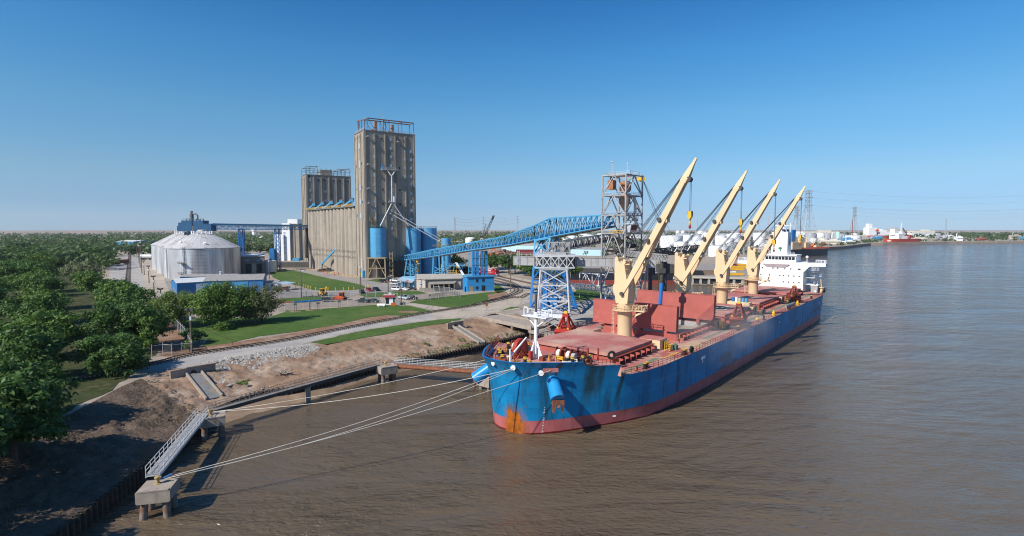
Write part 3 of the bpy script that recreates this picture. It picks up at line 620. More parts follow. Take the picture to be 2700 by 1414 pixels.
# accommodation
hz0 = 9.0; hx = 167.0
hb = MB(); hb.box((hx + 5.5, 0, 14.3), (11, 17.4, 10.6)); hs = sp('accommodation_block', hb, M['white'])
wb_ = MB()
for sg in (-1, 1):
    wb_.prism([(hx - .1, sg * 8.7, 17.0), (hx - .1, sg * 10.8, 19.4), (hx - .1, sg * 16.3, 19.6), (hx - .1, sg * 16.3, 20.75), (hx - .1, sg * 8.7, 20.75)], (5, 0, 0))
    wb_.rail([(hx, sg * 15.9, 20.75), (hx + 4.6, sg * 15.9, 20.75), (hx + 4.6, sg * 12, 20.75)], 1.1, 1, 3, .08); wb_.rail([(hx, sg * 16.1, 20.75), (hx, sg * 13, 20.75)], 1.2, 1.4, 2, .08)
wb_.box((hx + 4.9, 0, 20.2), (10, 17.3, 1.1)); sp('bridge_wing', wb_, M['white'], hs)
bb = MB(); bb.box((hx + 4.3, 0, 22.0), (8, 11.6, 2.5)); bb.box((hx + 4.2, 0, 23.5), (8.6, 12.2, .5)); br = sp('wheelhouse', bb, M['white'], hs)
for i in range(9):
    w_ = MB(); w_.box((hx + .27, -4.9 + i * 1.23, 22.3), (.1, 1.0, 1.15)); sp('window', w_, M['glass'])
vb = MB(); vb.prism([(hx - .55, -3.7, 19.95), (hx - .55, 6.1, 19.95), (hx - .15, 4.6, 18.6), (hx - .15, -2.2, 18.6)], (.3, 0, 0)); sp('front_panel', vb, mat('lilac_grey_paint', (.42, .36, .38), .6), hs)
for z, ys in ((18.2, (-7.2, -4.2, -2.0, .6, 2.4, 6.4)), (15.4, (-7.3, -5.4, -3.5, -1.6, -.3, 3.6, 6.9)), (12.9, (-7.3, -5.4, -3.5, -1.6, 3.6, 6.9))):
    for y in ys:
        w_ = MB(); w_.box((hx - .03, y, z), (.1, .42 if (z, y) != (18.2, -7.2) else 1.0, .5)); sp('window', w_, M['glass'])
for zz in (12.2, 14.8, 17.2):
    b = MB(); b.box((hx + 7, -10.4, zz), (9, 3.4, .15)); b.rail([(hx + 2.6, -12, zz), (hx + 11.4, -12, zz), (hx + 11.4, -9, zz)], 1.1, 1.5, 3, .07); sp('side_gallery', b, M['white'], hs)
# upper house, funnel and masts
tb = MB(); tb.box((hx + 4.8, .8, 28.2), (6, 6.0, 9)); tb.rail([(hx + 1, -5, 23.7), (hx + 1, 5.4, 23.7)], 1.1, 1.3, 2, .07); sp('upper_deckhouse', tb, M['white'], hs)
ub = MB(); ub.box((hx + 10.2, 1.6, 28.0), (4.0, 4.0, 10)); ub.m(1).box((hx + 10.2, 1.6, 33.4), (3.6, 3.6, .8)); ub.m(0)
fn = sp('funnel', ub, [M['white'], M['black']])
lf = MB(); lf.prism([(hx + 4.6, -2.22, 27.2), (hx + 5.6, -2.22, 27.9), (hx + 6.0, -2.22, 29.3), (hx + 5.6, -2.22, 31.1), (hx + 4.7, -2.22, 29.7)], (0, -.04, 0)); sp('emblem', lf, M['black'], hs)
ge = MB(); ge.prism([(hx + 1.76, .6, 25.0), (hx + 1.76, .6, 25.8), (hx + 1.76, 1.2, 25.8), (hx + 1.76, .9, 26.5), (hx + 1.76, .35, 26.9), (hx + 1.76, -.2, 26.5), (hx + 1.76, -.5, 25.8), (hx + 1.76, .1, 25.8), (hx + 1.76, .1, 25.0)], (.04, 0, 0)); sp('emblem', ge, M['green'], hs)
mb_ = MB(); mb_.tube((hx + 5, 1, 32.5), (hx + 5, 1, 38.2), .35, .15); mb_.beam((hx + 5, -1.6, 35.4), (hx + 5, 3.6, 35.4), .2); mb_.beam((hx + 5, -.8, 36.8), (hx + 5, 2.8, 36.8), .15); mb_.box((hx + 4.2, 1, 34.4), (.5, 2.8, .35)); mb_.tube((hx + 5, -2.3, 32.6), (hx + 5, -2.3, 36.3), .16); mb_.beam((hx + 5, -3, 35.5), (hx + 5, -1.6, 35.5), .12)
for q in (0, 1, 2): mb_.tube((hx + 5, 1, 36 - q), (hx + 6.4, 1 + (q - 1) * 2, 32.6), .09)
sp('radar_mast', mb_, M['white'], hs)
db = MB(); db.tube((hx + 1.5, -9.5, 20.7), (hx + 1.5, -9.5, 22.6), .12); db.ball((hx + 1.5, -9.5, 23.0), .55); sp('satellite_dome', db, M['white'], hs, smooth=60)
# aft deck: lifeboat ramp, winches and deck house
ab = MB(); ab.box((hx + 14, 0, 12), (8, 15, 6)); ab.box((hx + 17, -8.5, 14.2), (7, 6, .2)); ab.rail([(hx + 13.6, -11.4, 14.3), (hx + 20.4, -11.4, 14.3)], 1.1, 1.5, 3, .07); sp('aft_deckhouse', ab, M['white'])
b = MB(); b.box((hx + 4.5, -12.1, 10.4), (3.2, 2.3, 2.6)); b.m(1).box((hx + 4.5, -12.1, 11.9), (3.6, 2.6, .3)); b.m(1).beam((hx + 2.4, -12.6, 9.2), (hx + 7, -12.4, 13.2), .4); sp('stern_locker', b, [M['greysteel'], M['white']])
b = MB(); b.lathe((hx + 3.2, -14.6, 9), [(.55, 0), (.5, 2), (.9, 2.1), (.9, 2.4)], 12); b.beam((hx + 3.2, -14.6, 11.2), (hx + 2.4, -14.4, 14.5), .3); sp('davit', b, M['cream'], smooth=40)
b = MB()
for q, (dx, dy) in enumerate(((8, -13.8), (9.6, -13.2), (12, -12.6), (6.6, -14.8))): b.box((hx + dx, dy, 9.8), (.9, .8, 1.6)); b.tube((hx + dx, dy - .8, 10.2), (hx + dx, dy + .8, 10.2), .6)
sp('mooring_winch', b, M['darksteel'])
# forecastle fittings
fm = MB(); fx = 8.1; fm.tube((fx, -.2, FD), (fx, -.2, 18.3), .38, .28, n=14); fm.tube((fx, -.2, 18.2), (fx, -.2, 19.4), .42, .42, n=12)
for t in range(4): an = t * math.pi / 2; fm.prism([(fx, -.2, FD), (fx + 1.7 * math.cos(an), -.2 + 1.7 * math.sin(an), FD), (fx + .4 * math.cos(an), -.2 + .4 * math.sin(an), FD + 3.2), (fx, -.2, FD + 3.2)], (.07 * math.sin(an), -.07 * math.cos(an), 0))
for sg in (-1, 1): fm.tube((fx, -.2, 16.6), (fx + .4, -.2 + sg * 2.5, 18.5), .12)
fm.box((fx + .3, -.2, 18.55), (2.0, 5.4, .12)); fm.rail([(fx + 1.2, -2.8, 18.6), (fx + 1.2, 2.4, 18.6)], 1.0, 1.3, 2, .07); fm.rail([(fx - .6, -2.8, 18.6), (fx - .6, -1, 18.6)], 1.0, 1, 2, .07)
for y in (2.5, -2.9): fm.path([(fx, y, 18.6), (fx, y, 20), (fx, y - .8, 20), (fx, y - .8, 19)], .1)
fmo = sp('foremast', fm, M['white'], smooth=40)
b = MB(); b.tube((fx, -.2, 19.4), (fx, -.2, 22.6), .26, .22); sp('mast_top', b, M['darksteel'], fmo); b = MB(); b.box((fx - 1.3, -.1, FD + .75), (.6, .6, 1.5)); sp('mast_locker', b, M['brightred'], fmo)
b = MB(); b.tube((1.7, .3, FD), (1.7, .3, FD + 2.7), .17, .13); b.tube((1.7, .3, FD + 1.4), (5.4, -.2, FD + 4.2), .17, .12); b.tube((5.4, -.2, FD + 4.2), (8, -1.4, FD + 1.5), .05); sp('jackstaff', b, M['white'])
def winch(x, y, s_=1.0):
    b = MB()
    for dy in (-1.5, -.4, .5, 1.6): b.prism([(x - .5, y + dy, FD), (x + .6, y + dy, FD), (x + .35, y + dy, FD + 1.9 * s_), (x - .3, y + dy, FD + 1.9 * s_)], (0, .16, 0))
    b.box((x + .9, y, FD + .5), (1.1, 2.2, 1.0)); b.tube((x, y - 2.1, FD + 1.1), (x, y + 2.2, FD + 1.1), .16)
    w_ = sp('windlass', b, M['grabred'])
    for dy, r_, m_ in ((-1.0, .62, 'rope'), (1.05, .62, 'rope'), (-2.0, .42, 'greysteel')):
        d = MB(); d.tube((x, y + dy - .34, FD + 1.1), (x, y + dy + .34, FD + 1.1), r_ * s_, n=14); sp('rope_drum', d, M[m_], w_, smooth=40)
    g = MB(); g.tube((x, y + .02, FD + 1.1), (x, y + .3, FD + 1.1), 1.15 * s_, n=16); g.path([(x - .8, y - .8, FD + 2.0), (x - .8, y + .6, FD + 2.3)], .08); sp('gear_wheel', g, M['grabred'], w_)
    y_ = MB(); y_.box((x - 1.3, y, FD + .7), (.3, 1.4, .5)); y_.beam((x - 1.6, y - .7, FD), (x - 1.6, y - .7, FD + .9), .1); y_.beam((x - 1.6, y + .7, FD), (x - 1.6, y + .7, FD + .9), .1); y_.beam((x - 1.6, y - .7, FD + .9), (x - 1.6, y + .7, FD + .9), .1); sp('guard_rail', y_, M['yellow'], w_)
winch(10.2, -4.9, 1.15); winch(9.6, 4.8, 1.1)
b = MB(); xx, yy = 6.9, 2.4
b.tube((xx, yy - .4, FD + 1.7), (xx, yy + .4, FD + 1.7), 1.75, n=22); sp('cable_reel', b, M['brightred'], smooth=30)
b = MB()
for s_ in (-.5, .5): b.beam((xx - 1.5, yy + s_, FD), (xx, yy + s_, FD + 1.9), .22); b.beam((xx + 1.5, yy + s_, FD), (xx, yy + s_, FD + 1.9), .22)
sp('reel_frame', b, M['grabred'])
def bitts(x, y, z, rz=0):
    b = MB(); c_, s_ = math.cos(rz), math.sin(rz); b.box((x, y, z + .08), (1.9, .7, .16), rz)
    for d in (-.55, .55): b.lathe((x + d * c_, y + d * s_, z), [(.27, 0), (.27, .85), (.36, .9), (.36, 1.0)], 10)
    o = sp('bollard', b, M['black'], smooth=40); t = MB()
    for d in (-.55, .55): t.lathe((x + d * c_, y + d * s_, z + 1.0), [(.34, 0), (.34, .06)], 10)
    sp('cap', t, M['yellow'], o)
for x, y in ((10.9, -8.3), (12.4, -8.6), (2.2, -3.4), (2.6, 2.9), (6.2, 6.9), (11, 8.8), (3.8, -1.2), (9.2, -7.2), (4.6, 5.2), (13, 5.5)): bitts(x, y, FD, .7)
for x, y in ((21.8, -14.6), (36.5, -15.6), (150, -15.2), (118, -15.4), (20.5, 14.4), (70, -15.2)): bitts(x, y, 9.0, .1)
rq = random.Random(17)
for q in range(26):
    px_ = rq.uniform(1.5, 13); py_ = rq.uniform(-.85, .85) * (bw(px_, FD) - 1.6); k_ = q % 4
    if math.hypot(px_ - 8, py_) < 1.5: continue
    b = MB()
    if k_ == 0: b.box((px_, py_, FD + .35), (rq.uniform(.6, 1.2), rq.uniform(.5, 1), .7)); nm_, mm_ = 'deck_locker', M['grabred']
    elif k_ == 1: b.tube((px_, py_, FD), (px_, py_, FD + .7), .16, n=8); b.tube((px_, py_, FD + .7), (px_, py_, FD + .95), .34, n=10); nm_, mm_ = 'mushroom_vent', M['grabred']
    elif k_ == 2: b.tube((px_ - .6, py_, FD + .5), (px_ + .6, py_, FD + .5), .3, n=10); b.box((px_, py_, FD + .15), (1.4, .8, .3)); nm_, mm_ = 'chain_stopper', M['black']
    else: b.rail([(px_ - .7, py_, FD), (px_ + .7, py_ + .3, FD)], .9, .7, 2, .09); nm_, mm_ = 'step_rail', M['yellow']
    sp(nm_, b, mm_)
b = MB()
for q in range(5): b.tube((9.0 + q * .3, -7.4 + .2 * q, FD + .15), (9.6 + q * .3, -7.9 + .2 * q, FD + .15), .5, n=9)
b.lathe((8.6, -6.6, FD), [(.9, 0), (.9, .35), (.4, .4)], 12); b.lathe((4.6, 3.5, FD), [(.8, 0), (.8, .4), (.3, .42)], 12); sp('rope_coil', b, M['rope'], smooth=50)
def tyre(x, y, z, an, r_=.75):
    b = MB(); vs = []; n, m_ = 14, 6
    for i in range(n):
        t = 2 * math.pi * i / n
        for j in range(m_): u = 2 * math.pi * j / m_; q = r_ + .24 * math.cos(u); vs.append((x + q * math.cos(t) * math.cos(an) - .24 * math.sin(u) * math.sin(an), y + q * math.cos(t) * math.sin(an) + .24 * math.sin(u) * math.cos(an), z + q * math.sin(t)))
    b.add(vs, [(i * m_ + j, i * m_ + (j + 1) % m_, ((i + 1) % n) * m_ + (j + 1) % m_, ((i + 1) % n) * m_ + j) for i in range(n) for j in range(m_)]); sp('fairlead', b, M['rubber'], smooth=60)
tyre(9.6, -10.0, FD + .8, -.8, .7); tyre(16.9, -10.4, 11.6, -.6, .6); tyre(38.5, -16.2, 9.8, 0, .5)
b = MB(); b.tube((14.0, -9.4, FD), (14.0, -9.4, FD + 2.2), .16); b.tube((11.4, -8.9, FD), (11.4, -8.9, FD + 2.6), .16); sp('vent_post', b, M['brightred'])
b = MB()
for q in range(9): s_ = 9.8 + q * .62; z = bul(s_) - .75; b.beam((stem(z) + s_, -bw(stem(z) + s_, z) + .15, z), (stem(z) + s_, -bw(stem(z) + s_, z) + .15, z + 1.0), .06)
for q in range(9):
    if q == 8: break
    for h in (.5, 1.0):
        s0, s1 = 9.8 + q * .62, 9.8 + (q + 1) * .62; z0, z1 = bul(s0) - .75, bul(s1) - .75
        b.beam((stem(z0) + s0, -bw(stem(z0) + s0, z0) + .15, z0 + h), (stem(z1) + s1, -bw(stem(z1) + s1, z1) + .15, z1 + h), .05)
sp('forecastle_railing', b, M['grabred']); rb_ = MB()
for sg in (1, ):
    pts = [(x, sg * (bw(x, FD) - .1), FD) for x in (-1.2, 0, 2, 4, 6, 9, 12, 13.8)]; rb_.rail(pts, 1.5, 1.5, 3, .07)
sp('forecastle_railing', rb_, M['grabred'])
for sg, nm in ((-1, 'port'), (1, 'starboard')):
    b = MB(); xs = [15.5 + 3 * i for i in range(54)]; pts = [(x, sg * (bw(x, 9) - .18), 9) for x in xs if x < 176]; b.rail(pts, 1.1, 1.5, 3, .055); sp('deck_railing', b, M['grabred'])
# hawse bolsters and anchors
for sg in (-1, 1):
    b = MB(); p0 = W((5.2, sg * 5.4, 10.5)); p1 = W((2.3, sg * 9.2, 6.9))
    d = (p1 - p0).normalized(); b.tube(p0, p1, 1.0, 1.2, n=20); bo = sp('anchor_bolster', b, mat('bolster_blue', (.02, .24, .52), .3, layers=[(RUST, (1, 1, .3), .62, .75, .6)]), smooth=40)
    a = MB(); e = p1 + d * .1 - W((0, 0, .35)); side = W((-d.y, d.x, 0)).normalized(); dn = W((0, 0, -1))
    a.beam(e - side * 1.0, e + side * 1.0, .45, .6); a.beam(e - d * .6, e + d * .35 + dn * .7, .4, .45)
    for s_ in (-1, 1): a.prism([e + side * s_ * .45, e + side * s_ * 1.0, e + side * s_ * .95 + dn * 1.5 - d * .1, e + side * s_ * .7 + dn * 1.65 - d * .1, e + side * s_ * .4 + dn * .5], d * .3)
    a.beam(e - side * .2 + W((0, 0, .5)), e + side * .8 + W((0, 0, 1.6)), .13)
    sp('anchor', a, M['rust'], bo)
# stem fairleads, draft marks and hull marks
b = MB()
for x, y, z in ((-1.75, 1.0, 11.9), (-1.5, -3.1, 11.75), (1.2, -6.7, 10.95)): b.tube((x + .2, y * .97, z), (x - .12, y * 1.01, z), .42, n=12)
sp('mooring_chock', b, M['white'], smooth=40)
b = MB(); b.box((2.4, -7.65, 11.35), (2.5, .16, .62), math.atan2(-1, 1.05) ); sp('roller_fairlead', b, M['redeck'])
def hull_pt(x, z, off=.03): return (x, -bw(x, z) - off, z)
b = MB()
for i in range(16):
    z = .35 + i * .28; x = 3.2; w_ = .055 if i % 4 else .16
    b.quad(hull_pt(x - w_, z), hull_pt(x + w_, z), hull_pt(x + w_, z + .1), hull_pt(x - w_, z + .11))
sp('draft_marks', b, mat('white_mark_paint', (.8, .78, .74), .6))
b = MB(); b.box((44.0, -16.545, 7.15), (2.2, .05, .62)); b.box((43.7, -16.545, 6.5), (.4, .05, .8)); b.box((103, -16.545, 6.8), (1.1, .05, .35)); b.box((157, -16.545, 6.6), (1.0, .05, .5)); b.box((14.8, -12.3, 1.55), (.6, .05, .22), -.62); sp('tug_mark', b, M['white'])
# gangway stowed at the rail, deck gear
b = MB(); b.box((118, -15.9, 9.9), (11, .25, 1.1)); b.beam((112.6, -15.7, 10.5), (123.4, -15.7, 10.5), .25); sp('stowed_gangway', b, M['greysteel'])
for x in (100, 128): b = MB(); b.lathe((x, -15.6, 9), [(.5, 0), (.5, .8), (.25, 1.3), (.3, 1.5)], 10); sp('vent', b, M['yellow'], smooth=40)
b = MB(); b.ball((85.6, -15.2, 9.75), .5, 12, 8); b.tube((85.6, -15.2, 9), (85.6, -15.2, 9.4), .15); sp('ball_vent', b, M['yellow'], smooth=60)
b = MB(); b.tube((89.6, -15.8, 9), (89.6, -15.8, 10.3), .28); b.tube((89.6, -15.8, 10.3), (89.6, -15.3, 10.4), .22); sp('vent_cowl', b, M['black'])
# ---------- loose gear on board ----------
def torus(b, c, r1, r2, ax):
    n, m_ = 14, 6; vs = []; u_ = W(ax).normalized(); a = u_.cross(W((0, 0, 1))).normalized(); d = u_.cross(a)
    for i in range(n):
        t = 2 * math.pi * i / n; e = a * math.cos(t) + d * math.sin(t)
        for j in range(m_): u = 2 * math.pi * j / m_; vs.append(W(c) + e * (r1 + r2 * math.cos(u)) + u_ * (r2 * math.sin(u)))
    b.add(vs, [(i * m_ + j, i * m_ + (j + 1) % m_, ((i + 1) % n) * m_ + (j + 1) % m_, ((i + 1) % n) * m_ + j) for i in range(n) for j in range(m_)])
b = MB(); c = sw((18.2, -14.55, 9.6)); torus(b, c, .38, .11, (SN[0], SN[1], 0)); solo('life_ring', b, M['orange'], 'orange ring lifebuoy hung on the port rail just aft of the forecastle', 'lifebuoy', c, smooth=60)
def grab(p, rz, label, m_, s_=1.0):
    t = thing('grab_bucket', label, 'grab bucket', sw(p), SRZ + rz, 'grab buckets on the ship')
    b = MB()
    for sg in (-1, 1):
        b.prism([(sg * .1, -1.7 * s_, 0), (sg * 2.2 * s_, -1.7 * s_, .2), (sg * 3.5 * s_, -1.7 * s_, 1.9 * s_), (sg * 2.4 * s_, -1.7 * s_, 2.5 * s_), (sg * .1, -1.7 * s_, 2.1 * s_)], (0, 3.4 * s_, 0))
    part('bucket_shell', b, m_, t, world=False); b = MB()
    for sx in (-1, 1):
        for sy in (-1, 1): b.beam((sx * 2.3 * s_, sy * 1.3 * s_, 2.3 * s_), (sx * .5 * s_, sy * .4 * s_, 5.2 * s_), .32); b.beam((sx * .2, sy * 1.2 * s_, 2.1 * s_), (sx * .4 * s_, sy * .4 * s_, 5.2 * s_), .24)
    b.beam((-1.6 * s_, 0, 3.6 * s_), (1.6 * s_, 0, 3.6 * s_), .28); b.box((0, 0, 5.3 * s_), (1.5 * s_, 1.3 * s_, .7)); part('grab_arms', b, m_, t, world=False)
    b = MB(); b.box((0, 0, 5.9 * s_), (.5, .7, .6)); b.box((-2.2 * s_, -1.2 * s_, 2.6 * s_), (.5, .4, .3)); b.box((-2.2 * s_, 1.2 * s_, 2.6 * s_), (.5, .4, .3)); b.box((-1.8 * s_, -1.8 * s_, .5), (.4, .1, .9)); part('lifting_eye', b, M['yellow'], t, world=False); return t
grab((34.8, 11.9, 9.0), .3, 'bright red grab bucket parked behind the foremost hatch beside the tower', M['brightred'])
grab((77.5, -12.9, 9.0), .15, 'rusty red grab bucket on the port deck beside the landing mark hatch', M['grabred'])
grab((136, -12.7, 9.0), .4, 'rusty dark grab bucket on the port deck near the white accommodation', M['grabred'], .95)
st = MB(); st.box((0, 0, .3), (2.6, 5.4, .6)); 
stt = solo('storage_tray', MB().box(sw((100.3, -5.9, 11.2)), (2.4, 6.4, 1.9), SRZ), M['cream'], 'cream storage box carrying a row of drums beside the third crane', 'storage box', sw((100.3, -5.9, 9.0)))
for q, (m_, lb_) in enumerate((('deepblue', 'dark blue drum at the inboard end of the drum row on the cream box'), ('white', 'white drum beside the dark blue drum on the cream box'), ('conc_light', 'off-white grey drum between white and blue drums on the cream box'), ('steelblue', 'light blue drum next to the grey drum on the cream box'), ('silobblue', 'light blue drum at the outboard end of the drum row on the cream box'))):
    b = MB(); c = sw((100.3, -4.0 - q * .95, 12.15)); b.lathe(c, [(.4, 0), (.42, .05), (.4, .4), (.42, .42), (.4, .8), (.42, .82), (.4, 1.2), (.36, 1.2)], 12)
    solo('oil_drum', b, M[m_], lb_, 'drum', c, 'drums on the cream box', smooth=40)

# ---------- waterfront: sheet piles, dolphins, walkways, ropes ----------
def sheet_wall(pts, zt, zb, label, seed=1):
    b = MB(); pts2 = []
    L_ = sum(math.dist(a, c) for a, c in zip(pts, pts[1:])); n = int(L_ / .9)
    top = []; 
    for i in range(n * 4 + 1):
        x, y = at(pts, i / (n * 4)); x2, y2 = at(pts, min(1, i / (n * 4) + .002)); 
        if i == n * 4: x2, y2, x0_, y0_ = x, y, *at(pts, 1 - .002); dx, dy = x - x0_, y - y0_
        else: dx, dy = x2 - x, y2 - y
        l = math.hypot(dx, dy) or 1; o = (.28 if i % 4 in (0, 1) else -.28); z = zt + .1 * noise.noise(W((i // 4 * .7, seed, 0))); top.append((x + o * dy / l, y - o * dx / l, z))
    b.grid([[(p[0], p[1], zb) for p in top], top]); b.grid([top, [(p[0] - .2, p[1] + .1, p[2]) for p in top]])
    return solo('sheet_pile_wall', b, M['darkpile'], label, 'retaining wall', (*pts[0], zb))
M['darkpile'] = mat('dark_sheet_pile_steel', (.055, .042, .034), .85, var=.35, scale=1.5, layers=[((.13, .07, .045), (.8, .8, .8), .55, .7, .6)])
sheet_wall(NW[:7], 2.25, -1.2, 'dark corrugated sheet pile wall holding the shaded bank beside the steep gangway', 1)
sheet_wall(NW[8:], 2.25, -1.2, 'long dark sheet pile wall along the foot of the eroded bank under the walkway', 2)

def dolphin(c, sx, sy, zt, zb, rz, label, feet, splay=.35):
    t = thing('mooring_dolphin', label, 'mooring dolphin', (c[0], c[1], 0), rz, 'concrete mooring dolphins')
    b = MB(); x, y = sx / 2, sy / 2
    b.prism([(-x, -y, zb + .15), (-x + .15, -y, zb), (x - .15, -y, zb), (x, -y, zb + .15), (x, -y, zt), (-x, -y, zt)], (0, sy, 0)); b.box((0, -y + .12, zt + .07), (sx - .3, .3, .16)); b.box((x - .12, 0, zt + .07), (.3, sy - .5, .16))
    part('pile_cap', b, M['dolphin'], t, world=False)
    for sx_ in (-1, 1):
        for sy_ in (-1, 1):
            b = MB(); p = (sx_ * (x - .7), sy_ * (y - .7)); b.tube((p[0] + sx_ * splay, p[1] + sy_ * splay, -2.5), (p[0], p[1], zb + .1), .42, n=12); part('pile', b, M['pile'], t, world=False, smooth=40)
    b = MB(); b.lathe((feet[0], feet[1], zt), [(.36, 0), (.36, .05), (.2, .1), (.19, .55), (.33, .68), (.34, .84), (.22, .92)], 12); b.box((feet[0] + .22, feet[1], zt + .76), (.4, .24, .18)); part('bollard', b, mat('worn_yellow_bollard', (.40, .28, .11), .8, layers=[(RUST, (2, 2, 2), .5, .65, .8)]), t, world=False, smooth=40)
    return t
d1 = dolphin((-42.35, 62.1), 3.6, 3.4, 3.4, 2.0, .25, 'nearest concrete mooring dolphin at the foot of the gangway', (-.2, .5))
d2 = dolphin((-49.3, 86.3), 3.7, 3.5, 3.4, 2.0, .5, 'concrete mooring dolphin where the gangway meets the long bank walkway', (-.3, .4))
d3 = dolphin((-28.0, 118.0), 3.9, 3.4, 3.5, 1.9, .6, 'concrete mooring dolphin between the bank walkway and the pipe footbridge', (-.2, .2), .15)
d4 = dolphin((-4.2, 113.2), 6.0, 3.6, 4.2, .7, .85, 'broad concrete mooring dolphin half hidden behind the ship bow', (1.5, .4), .1)
# blue rope eye and rusty hook on the nearest dolphin
def footway(name, p, q, w, zf, label, cat, m_, deck, beams='darksteel', sides=(1, -1), rb=2, depth=.35, step=1.6, group=None):
    p, q = W((*p, zf)), W((*q, zf)); d = (q - p).normalized(); nn = W((-d.y, d.x, 0)) * (w / 2)
    t = thing(name, label, cat, p, 0, group)
    b = MB(); L_ = (q - p).length; n = int(L_ / .5)
    b.beam(p, q, w, .08); part('deck_plate', b, deck, t)
    b = MB()
    for s_ in (-1, 1): b.beam(p + nn * s_ - W((0, 0, depth / 2)), q + nn * s_ - W((0, 0, depth / 2)), .16, depth)
    k = 0.0
    while k < L_: b.beam(p + d * k - nn - W((0, 0, .15)), p + d * k + nn - W((0, 0, .15)), .12); k += 2.0
    part('girder', b, M[beams] if isinstance(beams, str) else beams, t)
    for s_ in sides: b = MB(); b.rail([p + nn * s_, q + nn * s_], 1.1, step, rb, .065); part('handrail', b, m_, t)
    return t
footway('gangway', (-44.65, 64.6), (-51.0, 86.6), 1.5, 3.55, 'grey steel gangway running down from the walkway to the nearest dolphin', 'gangway', M['galv'], mat('grey_grating', (.33, .33, .33), .7, var=.15, layers=[((.16, .16, .16), (9, 9, 9), .45, .6, .6)]), 'galv')
footway('walkway', (-51.0, 87.6), (-30.2, 118.8), 1.2, 3.6, 'long dark railed walkway following the sheet pile wall below the eroded bank', 'walkway', mat('aged_rail_steel', (.25, .21, .175), .8, var=.2), mat('dark_grating', (.2, .18, .16), .8, var=.2), 'darksteel', step=1.8, rb=2, depth=.6)
pb_ = footway('footbridge', (-26.4, 119.6), (-6.0, 114.0), 1.4, 3.75, 'railed footbridge on rusty pipes between two dolphins behind the ship bow', 'footbridge', M['galv'], mat('dark_grating', (.2, .18, .16)), 'rust', step=2.0, rb=3)
b = MB(); b.tube((-26.6, 118.7, 3.2), (-6.2, 113.1, 3.2), .38, n=10); part('pipe_beam', b, M['rust'], pb_, smooth=40)
b = MB(); c = (-40.2,103.6,0); b.box((c[0], c[1], 1.2), (.9, .9, 4.0), .5); b.box((c[0] - .2, c[1] + .2, 3.05), (1.3, 1.3, .6), .5); solo('walkway_post', b, M['dolphin'], 'square concrete post standing in the shallows under the bank walkway', 'post', (c[0], c[1], -.8))
# mooring ropes
def rope(p, q, sag, r_, label, m_='rope'):
    p, q = W(p), W(q); pts = []
    for i in range(25): t = i / 24; v = p.lerp(q, t); v.z -= sag * 4 * t * (1 - t); pts.append(v)
    b = MB(); b.path(pts, r_, 6); return solo('mooring_rope', b, M[m_], label, 'mooring rope', p, 'mooring ropes', smooth=60)
ch1 = sw((-1.45, -3.25, 11.75)); ch2 = ch1; ch3 = sw((2.4, -7.8, 11.4))
b1 = (-42.65, 62.5, 3.95); b2 = (-49.7, 86.5, 3.95)
rope(b1, ch1, .9, .042, 'upper white rope from the nearest dolphin to the white fairlead at the stem')
rope((b1[0], b1[1], b1[2] - .06), (ch1[0], ch1[1], ch1[2] - .2), 1.5, .04, 'middle white rope from the nearest dolphin to the stem')
rope((b1[0] + .05, b1[1], b1[2] - .12), ch3, .8, .04, 'lowest white rope from the nearest dolphin to the red fairlead on the port bow')
rope(b2, (ch1[0], ch1[1], ch1[2] - .1), 1.2, .042, 'white rope from the second dolphin to the stem fairlead')
rope((b2[0], b2[1], b2[2] - .1), sw((1.6, 4.3, 11.6)), .8, .04, 'slack white rope from the second dolphin to the starboard bow')
b = MB(); b.path([(-42.85, 62.55, 4.05), (-42.2, 62.7, 4.0), (-41.3, 63.2, 4.35)], .09); solo('rope_sleeve', b, M['deepblue'], 'blue chafing sleeve on the ropes at the nearest bollard', 'rope sleeve', (-42.85, 62.55, 3.45))
# drain outfalls
def outfall(h, f, w, zt, zb, label, hw=3.2):
    h, f = W((*h, zt + .45)), W((*f, zb + .3)); d = (f - h).normalized(); dh = W((d.x, d.y, 0)).normalized(); nn = W((-dh.y, dh.x, 0))
    t = thing('drain_outfall', label, 'drain outfall', h)
    b = MB(); b.prism([h - nn * w / 2, h + nn * w / 2, f + nn * w / 2, f - nn * w / 2], (0, 0, -1.6)); part('chute', b, mat('chute_concrete', (.20, .195, .185), .9, layers=[((.13, .12, .11), (.6, .6, .6), .45, .65, .7)]), t)  # chute grey darkened to take in the shade lying on it
    b = MB()
    for s_ in (-1, 1): b.beam(h + nn * s_ * w / 2 + W((0, 0, .12)), f + nn * s_ * w / 2 + W((0, 0, .05)), .3, .6)
    part('kerb', b, M['dolphin'], t)
    b = MB(); u = h - dh * .3
    b.beam(u - nn * w / 2 + W((0, 0, .3)), u + nn * w / 2 + W((0, 0, .3)), .4, 2.0)
    b.beam(u - nn * w / 2 + W((0, 0, .3)), u - nn * hw + dh * .6 + W((0, 0, .3)), .35, 1.9); b.beam(u + nn * w / 2 + W((0, 0, .3)), u + nn * hw - dh * .4 + W((0, 0, .3)), .35, 1.9)
    b.beam(u - nn * w / 2 + W((0, 0, 1.35)), u + nn * hw + W((0, 0, 1.35)), 1.1, .2); part('headwall', b, M['dolphin'], t)
    b = MB(); b.tube(u + dh * .1 + W((0, 0, .15)), u + dh * .28 + W((0, 0, .15)), .5, n=14); part('pipe_mouth', b, M['black'], t); return t
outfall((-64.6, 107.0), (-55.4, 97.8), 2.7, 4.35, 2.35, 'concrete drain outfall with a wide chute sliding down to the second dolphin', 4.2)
outfall([(-16.89,158.8)][0], [(-8.29,146.7)][0], 2.0, 4.5, 2.3, 'concrete drain outfall with a narrow chute on the far bank near the trestle', 3.0)
